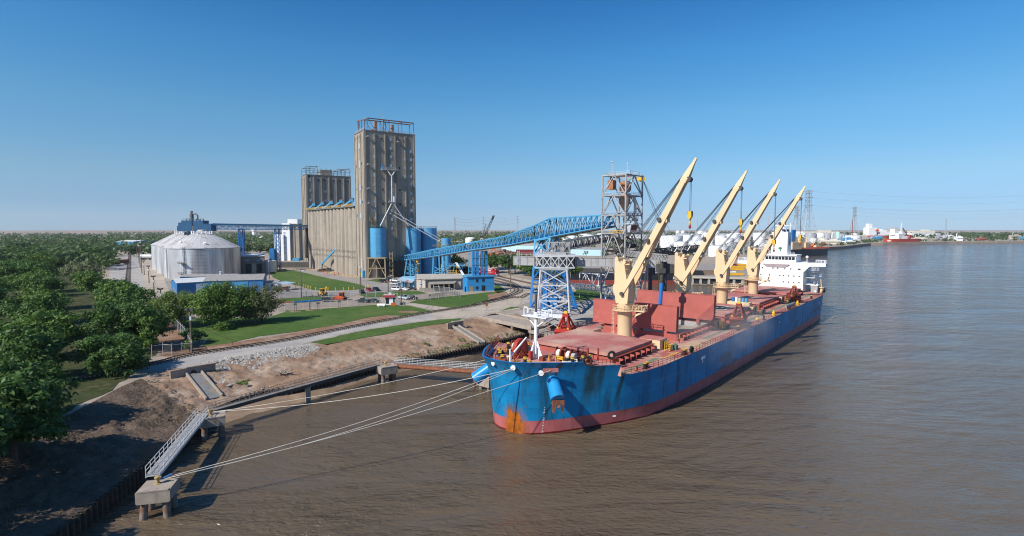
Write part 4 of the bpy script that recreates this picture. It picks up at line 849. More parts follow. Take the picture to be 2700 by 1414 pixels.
b = MB(); c = (-84.24,141.3,5); b.box((c[0], c[1], 5.35), (2.8, .35, .9), .5); b.box((c[0] + .9, c[1] + 1.9, 5.35), (.35, 3.4, .9), .5); b.box((c[0] - 1.6, c[1] + .8, 5.35), (.35, 3.0, .9), .5); b.box((c[0] - .6, c[1] + 3, 5.35), (2.8, .35, .9), .5); solo('culvert_box', b, M['dolphin'], 'open concrete culvert box on the lawn beside the corner fence post', 'culvert box', (c[0], c[1], 4.9))
# driftwood on the bank, small items
for q, (k, x, y, z, lb_) in enumerate((('B3', 250, 740, 3.4, 'tangle of grey driftwood roots on the pale part of the bank'),)):
    b = MB(); c = W((-48.58,112.5,3.2)); r = random.Random(4)
    for i in range(13): a = r.uniform(0, 6.28); p = c + W((r.uniform(-1, 1), r.uniform(-1, 1), .1)); b.tube(p, p + W((math.cos(a) * r.uniform(.8, 2.4), math.sin(a) * r.uniform(.8, 2.4), r.uniform(-.1, 1))), .13, .04, 5)
    solo('driftwood', b, mat('bleached_wood', (.3, .25, .2), .9, var=.4, scale=3), lb_, 'driftwood', c)
# trestle bridge to the loading dock
def trestle():
    t = thing('trestle_bridge', 'concrete trestle road bridge from the bank to the loading dock behind the bow', 'bridge', (-8, 179, 0))
    A_, B_ = W((-8.6, 179.7, 4.75)), W((9.0, 158.5, 4.75)); d = (B_ - A_).normalized(); nn = W((-d.y, d.x, 0))
    b = MB(); b.beam(A_, B_, 8.6, .5)
    for s_ in (-1, 1): b.beam(A_ + nn * s_ * 4.3 + W((0, 0, .1)), B_ + nn * s_ * 4.3 + W((0, 0, .1)), .35, 1.15)
    part('bridge_deck', b, M['dolphin'], t)
    for k in (.34, .68, .97):
        c = A_.lerp(B_, k); b = MB(); b.beam(c - nn * 4.5 - W((0, 0, .75)), c + nn * 4.5 - W((0, 0, .75)), .9, 1.0)
        for s_ in (-1, 0, 1): b.tube(c + nn * s_ * 3.8 - W((0, 0, 1)), (c.x + nn.x * s_ * 3.8, c.y + nn.y * s_ * 3.8, -2), .4, n=10)
        part('pier', b, M['pile'], t)
trestle()
# loading dock under the grey towers
b = MB(); dk = [(5, 156), (12.5, 147.5), (60, 203), (52, 212)]; b.prism([(x, y, 3.4) for x, y in dk], (0, 0, .9))
dt = thing('loading_dock', 'long concrete loading dock on piles between the loading towers and the ship', 'dock', (12, 150, 0)); part('dock_deck', b, M['dolphin'], dt)
for i in range(9):
    u = i / 8
    for a, c in (((6.5, 155.5), (53, 209.5)), ((12.4, 149.4), (58.5, 203.5))):
        b = MB(); b.tube((a[0] + (c[0] - a[0]) * u, a[1] + (c[1] - a[1]) * u, -2), (a[0] + (c[0] - a[0]) * u, a[1] + (c[1] - a[1]) * u, 3.45), .45, n=10); part('pile', b, M['pile'], dt)
b = MB(); b.tube((36, 178, 4.9), (48, 194, 4.9), .45, n=10); b.tube((34.8, 178.8, 4.9), (46.8, 194.8, 4.9), .3, n=10); solo('dock_pipe', b, M['white'], 'white pipes lying along the dock behind the foremost hatch covers', 'pipe', (36, 178, 4.3))

# ---------- lattice towers and conveyors ----------
def lattice_tower(t, base, top, levels, wleg, wbr, legm, brm, round_=False, xbr=True, legname='leg'):
    """base/top: four corners (x,y,z); levels: fractions with horizontals; one mesh per leg, one bracing mesh"""
    B_, T_ = [W(p) for p in base], [W(p) for p in top]
    for a, c in zip(B_, T_):
        b = MB(); (b.tube(a, c, wleg / 2, wleg / 2, 8) if round_ else b.beam(a, c, wleg)); part(legname, b, legm, t)
    b = MB(); lv = [[a.lerp(c, u) for a, c in zip(B_, T_)] for u in levels]
    for row in lv:
        for i in range(4): b.beam(row[i], row[(i + 1) % 4], wbr * 1.2)
    for r0, r1 in zip(lv, lv[1:]):
        for i in range(4):
            j = (i + 1) % 4
            if xbr: b.beam(r0[i], r1[j], wbr); b.beam(r0[j], r1[i], wbr)
            else: m_ = r1[i].lerp(r1[j], .5); b.beam(r0[i], m_, wbr); b.beam(r0[j], m_, wbr)
    part('bracing', b, brm, t)
def rot4(c, sx, sy, rz, z):
    cs, sn = math.cos(rz), math.sin(rz); return [(c[0] + x * cs - y * sn, c[1] + x * sn + y * cs, z) for x, y in ((-sx / 2, -sy / 2), (sx / 2, -sy / 2), (sx / 2, sy / 2), (-sx / 2, sy / 2))]
# front grey tower
rz1 = -.12
ft = thing('loading_tower', 'pale grey lattice ship loading tower with arched white legs behind the bow', 'loading tower', (12, 154.5, 4.3)); fc = (12.3, 155.5)
lattice_tower(ft, rot4(fc, 9.2, 9.0, rz1, 9.4), rot4(fc, 7.5, 7.0, rz1, 22.4), [0, .32, .66, 1], .55, .26, M['galv'], M['galv'], True)
lattice_tower(ft, rot4(fc, 9.6, 9.6, rz1, 4.3), rot4(fc, 9.2, 9.0, rz1, 9.4), [0.02, 1], .5, .24, M['galv'], M['greysteel'], True)
b = MB()   # white portal arch facing the water
p = [W(q) for q in rot4(fc, 9.5, 9.3, rz1, 9.3)]; 
b.beam(p[0] - W((0, .3, 0)), p[1] - W((0, .3, 0)), .35, 1.0); b.beam(p[1] - W((0, .3, .1)), W((p[1].x, p[1].y - .3, 4.3)), .8, .5); b.beam(p[0] - W((0, .3, .1)), W((p[0].x, p[0].y - .3, 4.3)), .6, .5)
for k in range(5):
    an0, an1 = k * math.pi / 10, (k + 1) * math.pi / 10; c0 = p[1] + W((-1.9, -.3, -1.9)); b.beam(c0 + W((1.7 * math.cos(an0), 0, 1.7 * math.sin(an0))), c0 + W((1.7 * math.cos(an1), 0, 1.7 * math.sin(an1))), .35, .6)
part('portal_arch', b, M['white'], ft)
b = MB()
for z, g in ((9.2, 10), (22.5, 8.2)): b.prism(rot4(fc, g, g - .5, rz1, z), (0, 0, .25))
b.rail([*map(W, rot4(fc, 10, 9.5, rz1, 9.4))] , 1.0, 1.8, 2, .08); part('platform', b, M['galv'], ft)
b = MB(); q0 = [W(q) for q in rot4((12.6, 155.5), 11.2, 7.6, rz1, 23.0)]
for i in range(4):
    a, c = q0[i], q0[(i + 1) % 4]; b.truss(a, c, 5 if i % 2 == 0 else 3, 3.2, .22, cross=True)
b.prism(rot4((12.6, 155.5), 11.6, 8, rz1, 26.4), (0, 0, .25)); part('slewing_frame', b, M['galv'], ft)
b = MB(); b.lathe((12.4, 155.5, 22.8), [(2.6, 0), (2.6, 3.4)], 18); b.box((12.4, 155.5, 27.0), (6, 5, .7)); part('slew_drum', b, M['greysteel'], ft)
b = MB(); b.truss((10.1, 153.5, 27.3), (16.5, 153.5, 27.3), 3, 2.8, .18); b.truss((10.1, 156.8, 27.3), (16.5, 156.8, 27.3), 3, 2.8, .18); b.beam((10.1, 153.5, 30.1), (10.1, 156.8, 30.1), .2); b.beam((16.5, 153.5, 30.1), (16.5, 156.8, 30.1), .2); b.tube((12.6, 154, 28.6), (12.6, 156.2, 28.6), .9, n=10); b.box((14.5, 155, 28.3), (1.6, 1.6, 1.6)); part('drive_house', b, M['greysteel'], ft)
b = MB(); b.rail([W((16.2, 152.3, 17)), W((16.2, 152.3, 23))], .1, .4, 1, .06); b.beam((16.0, 151.9, 16.5), (16.0, 151.9, 23), .09); b.beam((16.6, 151.9, 16.5), (16.6, 151.9, 23), .09)
for i in range(20): b.beam((16.0, 151.9, 16.6 + i * .33), (16.6, 151.9, 16.6 + i * .33), .06)
part('ladder', b, M['greysteel'], ft)
b = MB(); b.rail([(8.5, 157, 21.2), (15.8, 157, 21.2)], 1.1, 1.2, 2, .12); b.rail([(8.5, 157, 19.6), (10.6, 157, 19.6)], 1.1, .9, 2, .1); part('safety_rail', b, M['yellow'], ft)
b = MB(); c = (11.66,159.2,2.5); b.tube((c[0], c[1], -1), (c[0], c[1], 4.6), .8, n=10); b.lathe((c[0], c[1], 3.0), [(.9, 0), (1.0, .3), (1.0, 2.2), (.7, 2.6)], 10); solo('fender_pile', b, M['grabred'], 'stubby dark red fender pile standing at the foot of the arched tower', 'fender pile', (c[0], c[1], -1))
# long grey box boom through the tower
gx = W((0.4, 160.5, 24.6)); gy = W((42, 157.6, 24.0))
bmt = thing('loading_boom', 'long pale grey plated box boom running through the front loading tower', 'conveyor boom', (18, 159, 5))
b = MB(); n = 20
for i in range(n): a, c = gx.lerp(gy, i / n), gx.lerp(gy, (i + 1) / n); b.beam(a, c.lerp(a, .012), 2.6, 2.5)
part('boom_plating', b, mat('boom_plate', (.44, .44, .43), .6, .1, var=.1, layers=[((.34, .26, .19), (.5, .5, .5), .5, .7, .6)]), bmt)
b = MB()
for i in range(n + 1): a = gx.lerp(gy, i / n); b.box((a.x, a.y - 1.32, a.z), (.09, .06, 2.6))
b.beam(gx + W((0, -1.34, 1.25)), gy + W((0, -1.34, 1.25)), .12, .22); b.beam(gx + W((0, -1.34, -1.25)), gy + W((0, -1.34, -1.25)), .12, .22); part('stiffener', b, M['greysteel'], bmt)
b = MB()
for x in (1.6, 2.2): b.beam((x, 158.95, 22.8), (x, 158.95, 27.6), .1)
for i in range(13): b.beam((1.6, 158.95, 23 + i * .36), (2.2, 158.95, 23 + i * .36), .07)
b.rail([gx + W((1, 0, 1.25)), gx + W((8, -.4, 1.2))], 1.0, 1.5, 2, .07); part('boom_ladder', b, M['galv'], bmt)
for xx, yy in ((33, 172), (40, 166)):
    b = MB(); b.beam((xx - 1.6, yy, 3), (xx, 158.6, 22.6), .35); b.beam((xx + 1.6, yy, 3), (xx + .3, 158.6, 22.6), .35); part('boom_support', b, M['greysteel'], bmt)
# grey truss conveyor above the boom
ct = thing('truss_conveyor', 'dark grey open truss conveyor above the box boom between the two towers', 'conveyor', (14, 162, 5))
a, c = W((14.5, 160.5, 27.6)), W((41, 208, 30.0)); d = (c - a).normalized(); nn = W((-d.y, d.x, 0)).normalized()
b = MB()
for s_ in (-1.1, 1.1): b.truss(a + nn * s_, c + nn * s_, 20, 2.6, .2)
part('truss', b, M['greysteel'], ct); b = MB(); b.beam(a + W((0, 0, .9)), c + W((0, 0, .9)), 1.7, 1.3); part('belt_cover', b, M['darksteel'], ct)
# tall tower
rz2 = math.atan2(.76, .65); tc_ = (36.6, 179.0)
tt = thing('loading_tower', 'tall dark grey lattice tower holding rusty hoppers behind the first ship crane', 'loading tower', (*tc_, 4.3))
TD = (11.2, 8.6)
lattice_tower(tt, rot4(tc_, *TD, rz2, 4.3), rot4(tc_, *TD, rz2, 51.4), [.03, .22, .40, .6, .725, .86, 1], .6, .3, M['greysteel'], M['greysteel'], True, False)
for z, g in ((32.2, (11, 8.4)), (38.4, (11, 2.6)), (44.6, (11, 3)), (51.4, (6, 8.8))):
    b = MB(); b.prism(rot4(tc_, *g, rz2, z), (0, 0, .2)); q = [W(v) for v in rot4(tc_, TD[0] + .4, TD[1] + .4, rz2, z + .2)] if z < 50 else [W(v) for v in rot4(tc_, 6, 8.8, rz2, z + .2)]; b.rail(q + q[:1], 1.1, 1.6, 2, .07); part('platform', b, M['galv'], tt)
hp = (37.4, 178.4)
b = MB(); b.lathe((hp[0], hp[1], 39.6), [(.6, 0), (1.7, 2.6), (1.75, 6.0)], 18); part('hopper', b, mat('rust_streaked_hopper', (.33, .26, .21), .7, var=.15, layers=[((.40, .12, .03), (.5, .5, .25), .45, .58, .9)]), tt, smooth=40)
b = MB(); b.lathe((hp[0], hp[1], 46.0), [(1.3, 0), (1.9, .8), (1.9, 3.2), (.9, 3.8)], 16); b.box((32.6, 176.6, 48.3), (2.2, 2.0, 3.0), rz2); part('hopper', b, mat('orange_rust', (.36, .14, .06), .8, layers=[((.3, .27, .24), (.6, .6, .6), .52, .62, .8)]), tt, smooth=40)
b = MB(); b.tube((hp[0], hp[1], 39.8), (hp[0], hp[1], 25), .5, n=10); b.path([(39.8, 180, 45), (41.2, 180, 42.6), (41.2, 180, 33)], .55, 8); part('spout', b, M['galv'], tt)
b = MB(); b.truss(W((36, 174.4, 36.8)), W((42.4, 181.2, 36.8)), 3, 2.4, .18, cross=True); part('cable_frame', b, M['greysteel'], tt)
b = MB(); b.prism([(37.6, 171.6, 33.0), (40.2, 173.8, 33.0), (40.9, 173.0, 35.4), (37.8, 170.6, 35.4)], (-1.6, 2.0, 0)); b.m(1).prism([(38.1, 171.6, 33.6), (39.9, 173.1, 33.6), (40.4, 172.6, 35.1), (38.1, 170.9, 35.1)], (.05, -.06, 0)); b.m(0).prism(rot4((38.6, 172.9), 5.0, 3.4, rz2, 35.5), (0, 0, .2)); part('operator_cab', b, [M['galv'], M['glass']], tt)
b = MB(); b.box((43.6, 184.0, 51.2), (2.0, 1.8, 1.7), rz2); b.tube((44.4, 183, 50.8), (44.4, 185.4, 50.8), .8, n=10); part('boom_hoist', b, M['yellow'], tt)
b = MB()
for x, y in ((32.6, 176.2), (38.4, 180.5)): b.tube((x, y, 51.5), (x, y, 55.6), .09); b.ball((x, y, 55.7), .3)
part('lamp_post', b, M['galv'], tt)
b = MB(); r = random.Random(9)
for i in range(34): p = W((tc_[0] + r.uniform(-3.5, 5), tc_[1] + r.uniform(-5, 4), r.uniform(21.5, 31.5))); q = p + W((r.uniform(-3, 3), r.uniform(-2, 2), r.uniform(-2, 2))); b.beam(p, q, r.uniform(.15, .6))
for i in range(5): b.box((tc_[0] + r.uniform(-3, 4), tc_[1] + r.uniform(-4, 2), 23.5 + i * 1.6), (r.uniform(1.2, 2.8), r.uniform(1.2, 2.4), 1.3), r.uniform(0, 1))
part('conveyor_drive', b, M['darksteel'], tt)
b = MB(); b.rail([W((31.5, 173.8, 32.4)), W((35.5, 171.4, 32.4))], 1.1, 1.2, 2, .12); part('safety_rail', b, M['yellow'], tt)
lbm = thing('ship_loader', 'dark steel ship loading boom reaching along the dock behind the second crane', 'ship loader', (52, 196, 4.3))
l0, l1 = W((41, 183.5, 24.4)), W((81.5, 231, 25.0)); b = MB(); b.beam(l0, l1, 1.9, 1.5); part('boom_tube', b, M['darksteel'], lbm)
b = MB(); dd = (l1 - l0).normalized(); nn = W((-dd.y, dd.x, 0))
for s_ in (-1, 1): b.truss(l0 + nn * s_ + W((0, 0, .75)), l1 + nn * s_ + W((0, 0, .75)), 28, 1.3, .16)
r = random.Random(5)
for i in range(24): p = l0.lerp(l1, r.uniform(.4, 1)); b.beam(p + W((0, 0, .8)), p + W((r.uniform(-2, 2), r.uniform(-1, 1), r.uniform(1.4, 3))), r.uniform(.12, .3))
part('boom_truss', b, M['darksteel'], lbm)
b = MB()
for k in (.5, .6, .7): p = l0.lerp(l1, k) + nn * -1.1; b.path([p + W((-1.2, 0, 2.8)), p + W((-.5, 0, .9)), p + W((.6, 0, .5)), p + W((1.5, 0, 2.2))], .18)
part('belt_guard', b, M['white'], lbm)
b = MB()
for k, y in ((.45, -.4), (.5, 0), (.52, .3), (.62, .4)): b.tube(W((44.6 + y * .4, 184.6 + y, 50.8)), l0.lerp(l1, k) + W((0, 0, 2.0)), .055, n=4)
part('stay_cables', b, M['cable'], lbm)
for p in ((58.6, 204.5), (50.5, 195)):
    b = MB(); b.tube((p[0], p[1], 4.3), (p[0], p[1], 24), .7, n=12); b.box((p[0], p[1], 19), (2.8, 2.6, 3.6)); part('column', b, M['darksteel'], lbm, smooth=40)
b = MB()
for i in range(5): b.rail([(54.6, 199, 11 + i * 2.8), (56.8, 201.4, 11 + i * 2.8)], 1.0, 1.0, 2, .1)
for x, y in ((54.6, 199), (56.8, 201.4)): b.beam((x, y, 4.3), (x, y, 23.4), .18)
part('stair_tower', b, M['yellow'], lbm)
spt = thing('spout_boom', 'slender grey boom with a blue loading spout hanging over the open hold', 'loading spout', (37, 171, 4.3))
sp0 = sw((57.0, -.6, 13.6)); b = MB(); b.truss(W((36.8, 173, 25.4)), W((sp0[0], sp0[1] - 1, 26.2)), 14, 1.5, .14, cross=True); b.truss(W((38.4, 173, 25.4)), W((sp0[0] + 1.4, sp0[1] - 1, 26.2)), 14, 1.5, .14, cross=True); b.beam((37.6, 173, 25.6), (sp0[0] + .7, sp0[1] - 1, 26.3), .9, .5); part('boom_truss', b, M['greysteel'], spt)
b = MB(); b.tube((sp0[0] + .3, sp0[1], 26.4), (sp0[0] + .3, sp0[1], 20.6), .45, n=10); b.box((sp0[0] + .3, sp0[1], 23.8), (1.5, 1.3, 1.2)); part('upper_spout', b, M['darksteel'], spt, smooth=40)
b = MB(); b.tube((sp0[0] + .3, sp0[1], 20.8), sp0, .5, .46, n=12); part('lower_spout', b, mat('spout_blue', (.02, .17, .50), .4), spt, smooth=40)
# white shore gangway truss below the tall tower
sg = thing('shore_gangway', 'grey truss gangway with a tall open frame at the foot of the tall tower', 'gangway', (28, 224, 5))
b = MB(); b.truss((20, 229, 9.3), (44, 222, 7.2), 16, 1.9, .16, cross=True); b.truss((20.4, 230.4, 9.3), (44.4, 223.4, 7.2), 16, 1.9, .16, cross=True); part('truss', b, M['galv'], sg)
b = MB(); b.truss((28.5, 225, 10.6), (38.5, 222, 10.2), 4, 4.9, .3); b.beam((28.5, 225, 10.6), (28.5, 225, 5), .3); b.beam((38.5, 222, 10.6), (38.5, 222, 5), .3); part('frame', b, M['white'], sg)
# blue A-frame tower that carries the high end of the gallery
bt = thing('gallery_tower', 'blue steel gallery tower on raking legs behind the grey front tower', 'conveyor tower', (14, 194, 5))
bb0 = [W((6.83,197.4,5)), W((12.06,186.5,5)), W((23.6,194.5,5)), W((17.5, 204.5, 5))]; bt0 = [(8.4, 207.5, 19), (12.4, 200.5, 19), (19.6, 202.5, 19), (15.6, 210, 19)]
lattice_tower(bt, bb0, bt0, [0, .35, .68, 1], .8, .34, M['deepblue'], M['deepblue'], False, False)
lattice_tower(bt, bt0, [(9.0, 211.5, 29.4), (14.6, 203.4, 30.6), (17.4, 205.6, 30.8), (11.8, 213.9, 29.6)], [0, .5, 1], .6, .4, M['steelblue'], M['steelblue'], False, True)
b = MB(); b.box((13.5, 193, 7.2), (6.4, 4.6, 4.4), -.3); b.m(1).box((12.4, 190.6, 8.2), (1.2, .2, 1.4), -.3); part('machine_room', b, [M['deepblue'], M['glass']], bt)
b = MB(); b.rail([W((9, 195.5, 22)), W((19.8, 194.9, 22))], 1.2, 1.2, 2, .15); b.rail([W((8, 197, 12)), W((10, 194.9, 12))], 1.2, 1, 3, .12); part('safety_rail', b, M['yellow'], bt)
# ---------- the long blue conveyor gallery ----------
ga = thing('conveyor_gallery', 'long blue truss conveyor gallery climbing from the grain elevator to the loading tower', 'conveyor gallery', (-20, 240, 5))
g0, g1 = W((-78, 347, 0)), W((33, 178, 0)); frac = [0, .141, .324, .511, .687, .794, .844, 1]
zb_ = [11.8, 15.57, 19.07, 23.47, 26.93, 29.75, 31.07, 35]; ht_ = [2.6, 2.65, 3.7, 3.5, 3.9, 5.6, 7.0, 3.6]
sta = []
for u, z, h in zip(frac, zb_, ht_): p = g0.lerp(g1, u); sta.append((W((p.x, p.y, z)), h))
gd = (g1 - g0).normalized(); gn = W((-gd.y, gd.x, 0))
b = MB()
for s_ in (-1.6, 1.6):
    for (p, h), (q, h2) in zip(sta, sta[1:]):
        n = max(2, round((W((p.x, p.y, 0)) - W((q.x, q.y, 0))).length / 3.0)); b.truss(p + gn * s_, q + gn * s_, n, (h, h2), .28, alt=False)
for (p, h), (q, h2) in zip(sta, sta[1:]):
    n = max(2, round((p - q).length / 3.0))
    for i in range(n):
        for z0, z1 in ((0, 0), (h + (h2 - h) * i / n, h + (h2 - h) * (i + 1) / n)):
            a = p.lerp(q, i / n) + W((0, 0, z0)); c = p.lerp(q, (i + 1) / n) + W((0, 0, z1)); b.beam(a - gn * 1.6, c + gn * 1.6, .2); b.beam(a - gn * 1.6, a + gn * 1.6, .22)
part('gallery_truss', b, M['steelblue'], ga)
b = MB()
for (p, h), (q, h2) in zip(sta, sta[1:]): b.beam(p + W((0, 0, .9)), q + W((0, 0, .9)), 1.3, .7)
part('belt_cover', b, M['deepblue'], ga)
b = MB()
for (p, h), (q, h2) in zip(sta, sta[1:]): b.beam(p - W((0, 0, .35)), q - W((0, 0, .35)), 3.3, .3)
part('gallery_floor', b, M['darksteel'], ga)
# trestle legs under the low part
def aframe(u, w_, zt, sp_):
    p = g0.lerp(g1, u); b = MB(); b.beam((p.x - gn.x * 1.5, p.y - gn.y * 1.5, zt), (p.x - sp_, p.y - 1, 5), .7); b.beam((p.x + gn.x * 1.5, p.y + gn.y * 1.5, zt), (p.x + sp_, p.y + 2, 5), .7)
    q = p + gd * w_; b.beam((q.x - gn.x * 1.5, q.y - gn.y * 1.5, zt + 1), (q.x - sp_ * .4, q.y - 1, 5), .6); b.beam((q.x + gn.x * 1.5, q.y + gn.y * 1.5, zt + 1), (q.x + sp_, q.y + 2, 5), .6)
    for z in (7, 10.5): b.beam((p.x - sp_ * .9, p.y, z), (q.x + sp_ * .9, q.y, z), .35); b.beam((p.x - sp_ * .9, p.y, z), (q.x + sp_ * .8, q.y, z + 3.4), .3); b.beam((p.x - sp_ * .8, p.y, z + 3.4), (q.x + sp_ * .9, q.y, z), .3)
    part('trestle_leg', b, M['steelblue'], ga)
aframe((.145), 5, 15.2, 3.0); aframe((.33), 7, 18.6, 2.0)

# ---------- grain elevator ----------
rzE = math.atan2(.545, .84); EU = (.84, .545); EV = (-.545, .84)
M['elev'] = mat('stained_elevator_concrete', (.335, .285, .228), .92, var=.12, scale=.2, bump=.02, bscale=1.0, layers=[((.17, .145, .12), (.45, .45, .018), .48, .66, .8), ((.41, .36, .29), (.12, .12, .03), .55, .75, .6), ((.13, .11, .095), (1.3, 1.3, .02), .60, .74, .5), ((.36, .32, .27), (.03, .03, .7), .58, .7, .5)])
M['lift'] = mat('roof_edge_concrete', (.2, .18, .16), .9)
def headhouse(loc, wu, wv, h, label, name, nu, nv, winspec):
    """corner at loc, wide face along EU, narrow face along EV"""
    rz = math.atan2(EU[1], EU[0]); t = thing(name, label, 'grain elevator', (*loc, 5), rz)
    b = MB(); b.box((wu / 2, wv / 2, h / 2), (wu, wv, h))
    for i in range(nu + 1):
        x = wu * i / nu
        if 0 < i < nu: b.box((x, -.22, h / 2 - .6), (.75, .44, h - 1.2)); b.box((x + 1.0, -.1, h / 2 - .6), (.5, .2, h - 1.2))
    for x in (.55, wu - .55): b.box((x, -.15, h / 2), (1.1, .3, h))
    for j in range(nv + 1):
        y = wv * j / nv; b.box((-.2, min(max(y, .5), wv - .5), h / 2 - .5), (.4, 1.0 if j in (0, nv) else .7, h - 1))
    part('tower_wall', b, M['elev'], t, world=False)
    b = MB(); b.box((wu / 2, wv / 2, h + .25), (wu + .5, wv + .5, .5)); part('roof', b, M['lift'], t, world=False)
    for face, a, z, w_, hh, m_ in winspec:
        b = MB()
        if face == 'u': b.box((a, -.02, z), (w_, .12, hh)); b.m(1).box((a, -.05, z - hh / 2 - .1), (w_ + .3, .25, .2))
        else: b.box((-.02, a, z), (.12, w_, hh)); b.m(1).box((-.05, a, z - hh / 2 - .1), (.25, w_ + .3, .2))
        part('window', b, [M[m_], M['elev']], t, world=False)
    return t
HC = (-85.9, 315.9); HU, HV, HH = 31.5, 18.5, 86.0
ws = []
zs = [82.3, 76.8, 71.4, 66.0, 60.6, 55.4, 50.4, 45.4, 40.4, 35.3]
for z in zs: ws.append(('u', 6.1, z, 1.5, 1.7, 'pane'))
for z in [82.3, 77, 72, 66.7] + [56, 50.6, 45.2, 40, 34.8, 29.5]: ws.append(('u', 16.0, z, 1.3, 1.6, 'pane'))
for z in (76, 71, 66, 61, 56, 50.8, 45.6, 40.3, 35): ws.append(('u', 28.6, z, 1.5, 1.7, 'pane')); ws.append(('u', 25.2, z, 1.3, 1.6, 'pane'))
for a, z in ((10.5, 82.2), (21.2, 82), (24.6, 82), (21.2, 65.6), (21.4, 52.3), (21.4, 43.8), (10.7, 52.4), (10.7, 43.9)): ws.append(('u', a, z, 1.0, 1.1, 'black'))
for z, hh in ((78, 3.4), (67.5, 4.6), (53.5, 3.2), (45.2, 3.2), (37, 3.2), (8.5, 6)): ws.append(('v', 9.2, z, 1.9, hh, 'pane'))
for a, z in ((15.6, 83), (12, 83.4), (7.8, 83.6), (15.6, 66.7), (5.2, 67.6), (15.6, 53), (5.2, 53.6), (15.6, 37), (5.2, 45)): ws.append(('v', a, z, .8, 1.2, 'black'))
hh1 = headhouse(HC, HU, HV, HH, 'tallest concrete elevator headhouse with rows of small windows', 'grain_elevator', 5, 3, ws)
def rooftop(t, wu, wv, h, parts_, m_):
    b = MB(); b.rail([(0.2, .2, h + .5), (wu - .2, .2, h + .5), (wu - .2, wv - .2, h + .5), (.2, wv - .2, h + .5), (.2, .2, h + .5)], 1.2, 2.2, 2, .1); part('roof_railing', b, M['galv'], t, world=False)
    b = MB()
    for p, q, w_ in parts_: b.beam(p, q, w_)
    part('roof_gantry', b, m_, t, world=False)
h = HH + .5; fr = []
for y in (2.0, 8.0):
    fr.append(((3.0, y, h + 7.2), (HU, y, h + 7.2), .55))
    for x in (3, 12.5, 16, 24, HU): fr.append(((x, y, h), (x, y, h + 7.2), .3))
    fr += [((3, y, h + 7.2), (8, y, h), .2), ((12.5, y, h), (16, y, h + 7), .15), ((16, y, h), (12.5, y, h + 7), .15)]
for x in (3, 14, 24, HU): fr.append(((x, 2, h + 7.2), (x, 8, h + 7.2), .4))
fr += [((1, 16.5, h + 7.6), (1, 4, h + 6.2), .5), ((1, 13, h), (1, 13, h + 7.3), .35), ((1, 7, h), (1, 7, h + 6.6), .35), ((1, 15.5, h + 7.3), (1, 13, h + 1), .25), ((1, 10, h + 7), (1, 13, h + 1), .25)]
rooftop(hh1, HU, HV, HH, fr, mat('rusted_gantry', (.22, .12, .085), .8, var=.3))
b = MB()
for x, zt in ((9, 6.5), (19.5, 5.6)): b = MB(); b.box((x, 6, h + zt / 2), (1.7, 1.7, zt)); b.box((x - 1.6, 6.5, h + .8), (2.4, 2.4, 1.6)); part('penthouse', b, mat('rusty_tan_casing', (.34, .20, .14), .8, var=.25), hh1, world=False)
b = MB(); b.tube((13.5, 6, h), (13.5, 6, h + 13.5), .1, .05, 5); part('antenna', b, M['greysteel'], hh1, world=False)
b = MB()
for z in (82.5, 66.3, 52.4, 44): b.box((2.0, -.9, z), (1.5, 1.3, .5)); b.box((2.0, -1.2, z + .5), (1.1, .7, .6))
b.box((20.4, -.9, 81.2), (1.2, 1.3, .9)); part('wall_fitting', b, M['greysteel'], hh1, world=False)
b = MB(); z = 64.0; b.box((14.6, -1.2, z), (10, 2.2, .25)); b.rail([(9.6, -2.2, z + .1), (19.6, -2.2, z + .1)], 1.2, 1.4, 2, .1); b.m(1).box((11, -.1, z + 1.6), (1.5, .2, 2.8)); b.m(0)
b.tube((12.8, -1.6, z), (15.2, -2.6, 60.5), .35); b.tube((18.2, -1.6, z), (15.6, -2.6, 60.5), .35); b.tube((15.4, -2.6, 61), (15.4, -2.6, 45.2), .42); b.box((15.6, -2, 45), (4.2, 2.6, .25)); b.rail([(13.5, -3.2, 45.1), (17.7, -3.2, 45.1)], 1.1, 1.2, 2, .08); b.tube((17.3, -1.2, 45), (17.3, -1.2, 48.5), .6)
b.tube((15.2, -2.8, 44.6), (6.6, -6.2, 30.6), .33); b.tube((15.8, -2.8, 44.6), (25.0, -4, 30.9), .33); b.tube((13.6, -2.8, 38.5), (44, -14, 19.5), .25); b.tube((14.6, -2.8, 40.2), (44.4, -14, 21), .18)
part('distribution_spout', b, [M['galv'], M['steelblue']], hh1, world=False)
b = MB()
for z in (31, 33.4): b.box((4.6, -1.1, z), (3.4, 1.8, .2)); b.rail([(2.9, -2, z + .1), (6.3, -2, z + .1)], 1.1, 1, 2, .1)
b.beam((3, -1.6, 33.4), (6.6, -1.6, 31), .4); b.box((2.6, -.1, 35), (1.2, .2, 2.2)); b.beam((2.2, -.9, 33.4), (2.2, -.9, 37), .12); part('access_stair', b, mat('faded_yellow_steel', (.36, .26, .13), .8, var=.2), hh1, world=False)
b = MB(); b.box((-.8, 3.2, 2.2), (1.6, 1.8, 4.2)); b.m(1).beam((-1.2, 6.4, .2), (-.8, 8.2, 2.6), .8, .3); part('wall_cabinet', b, [M['steelblue'], M['yellow']], hh1, world=False)
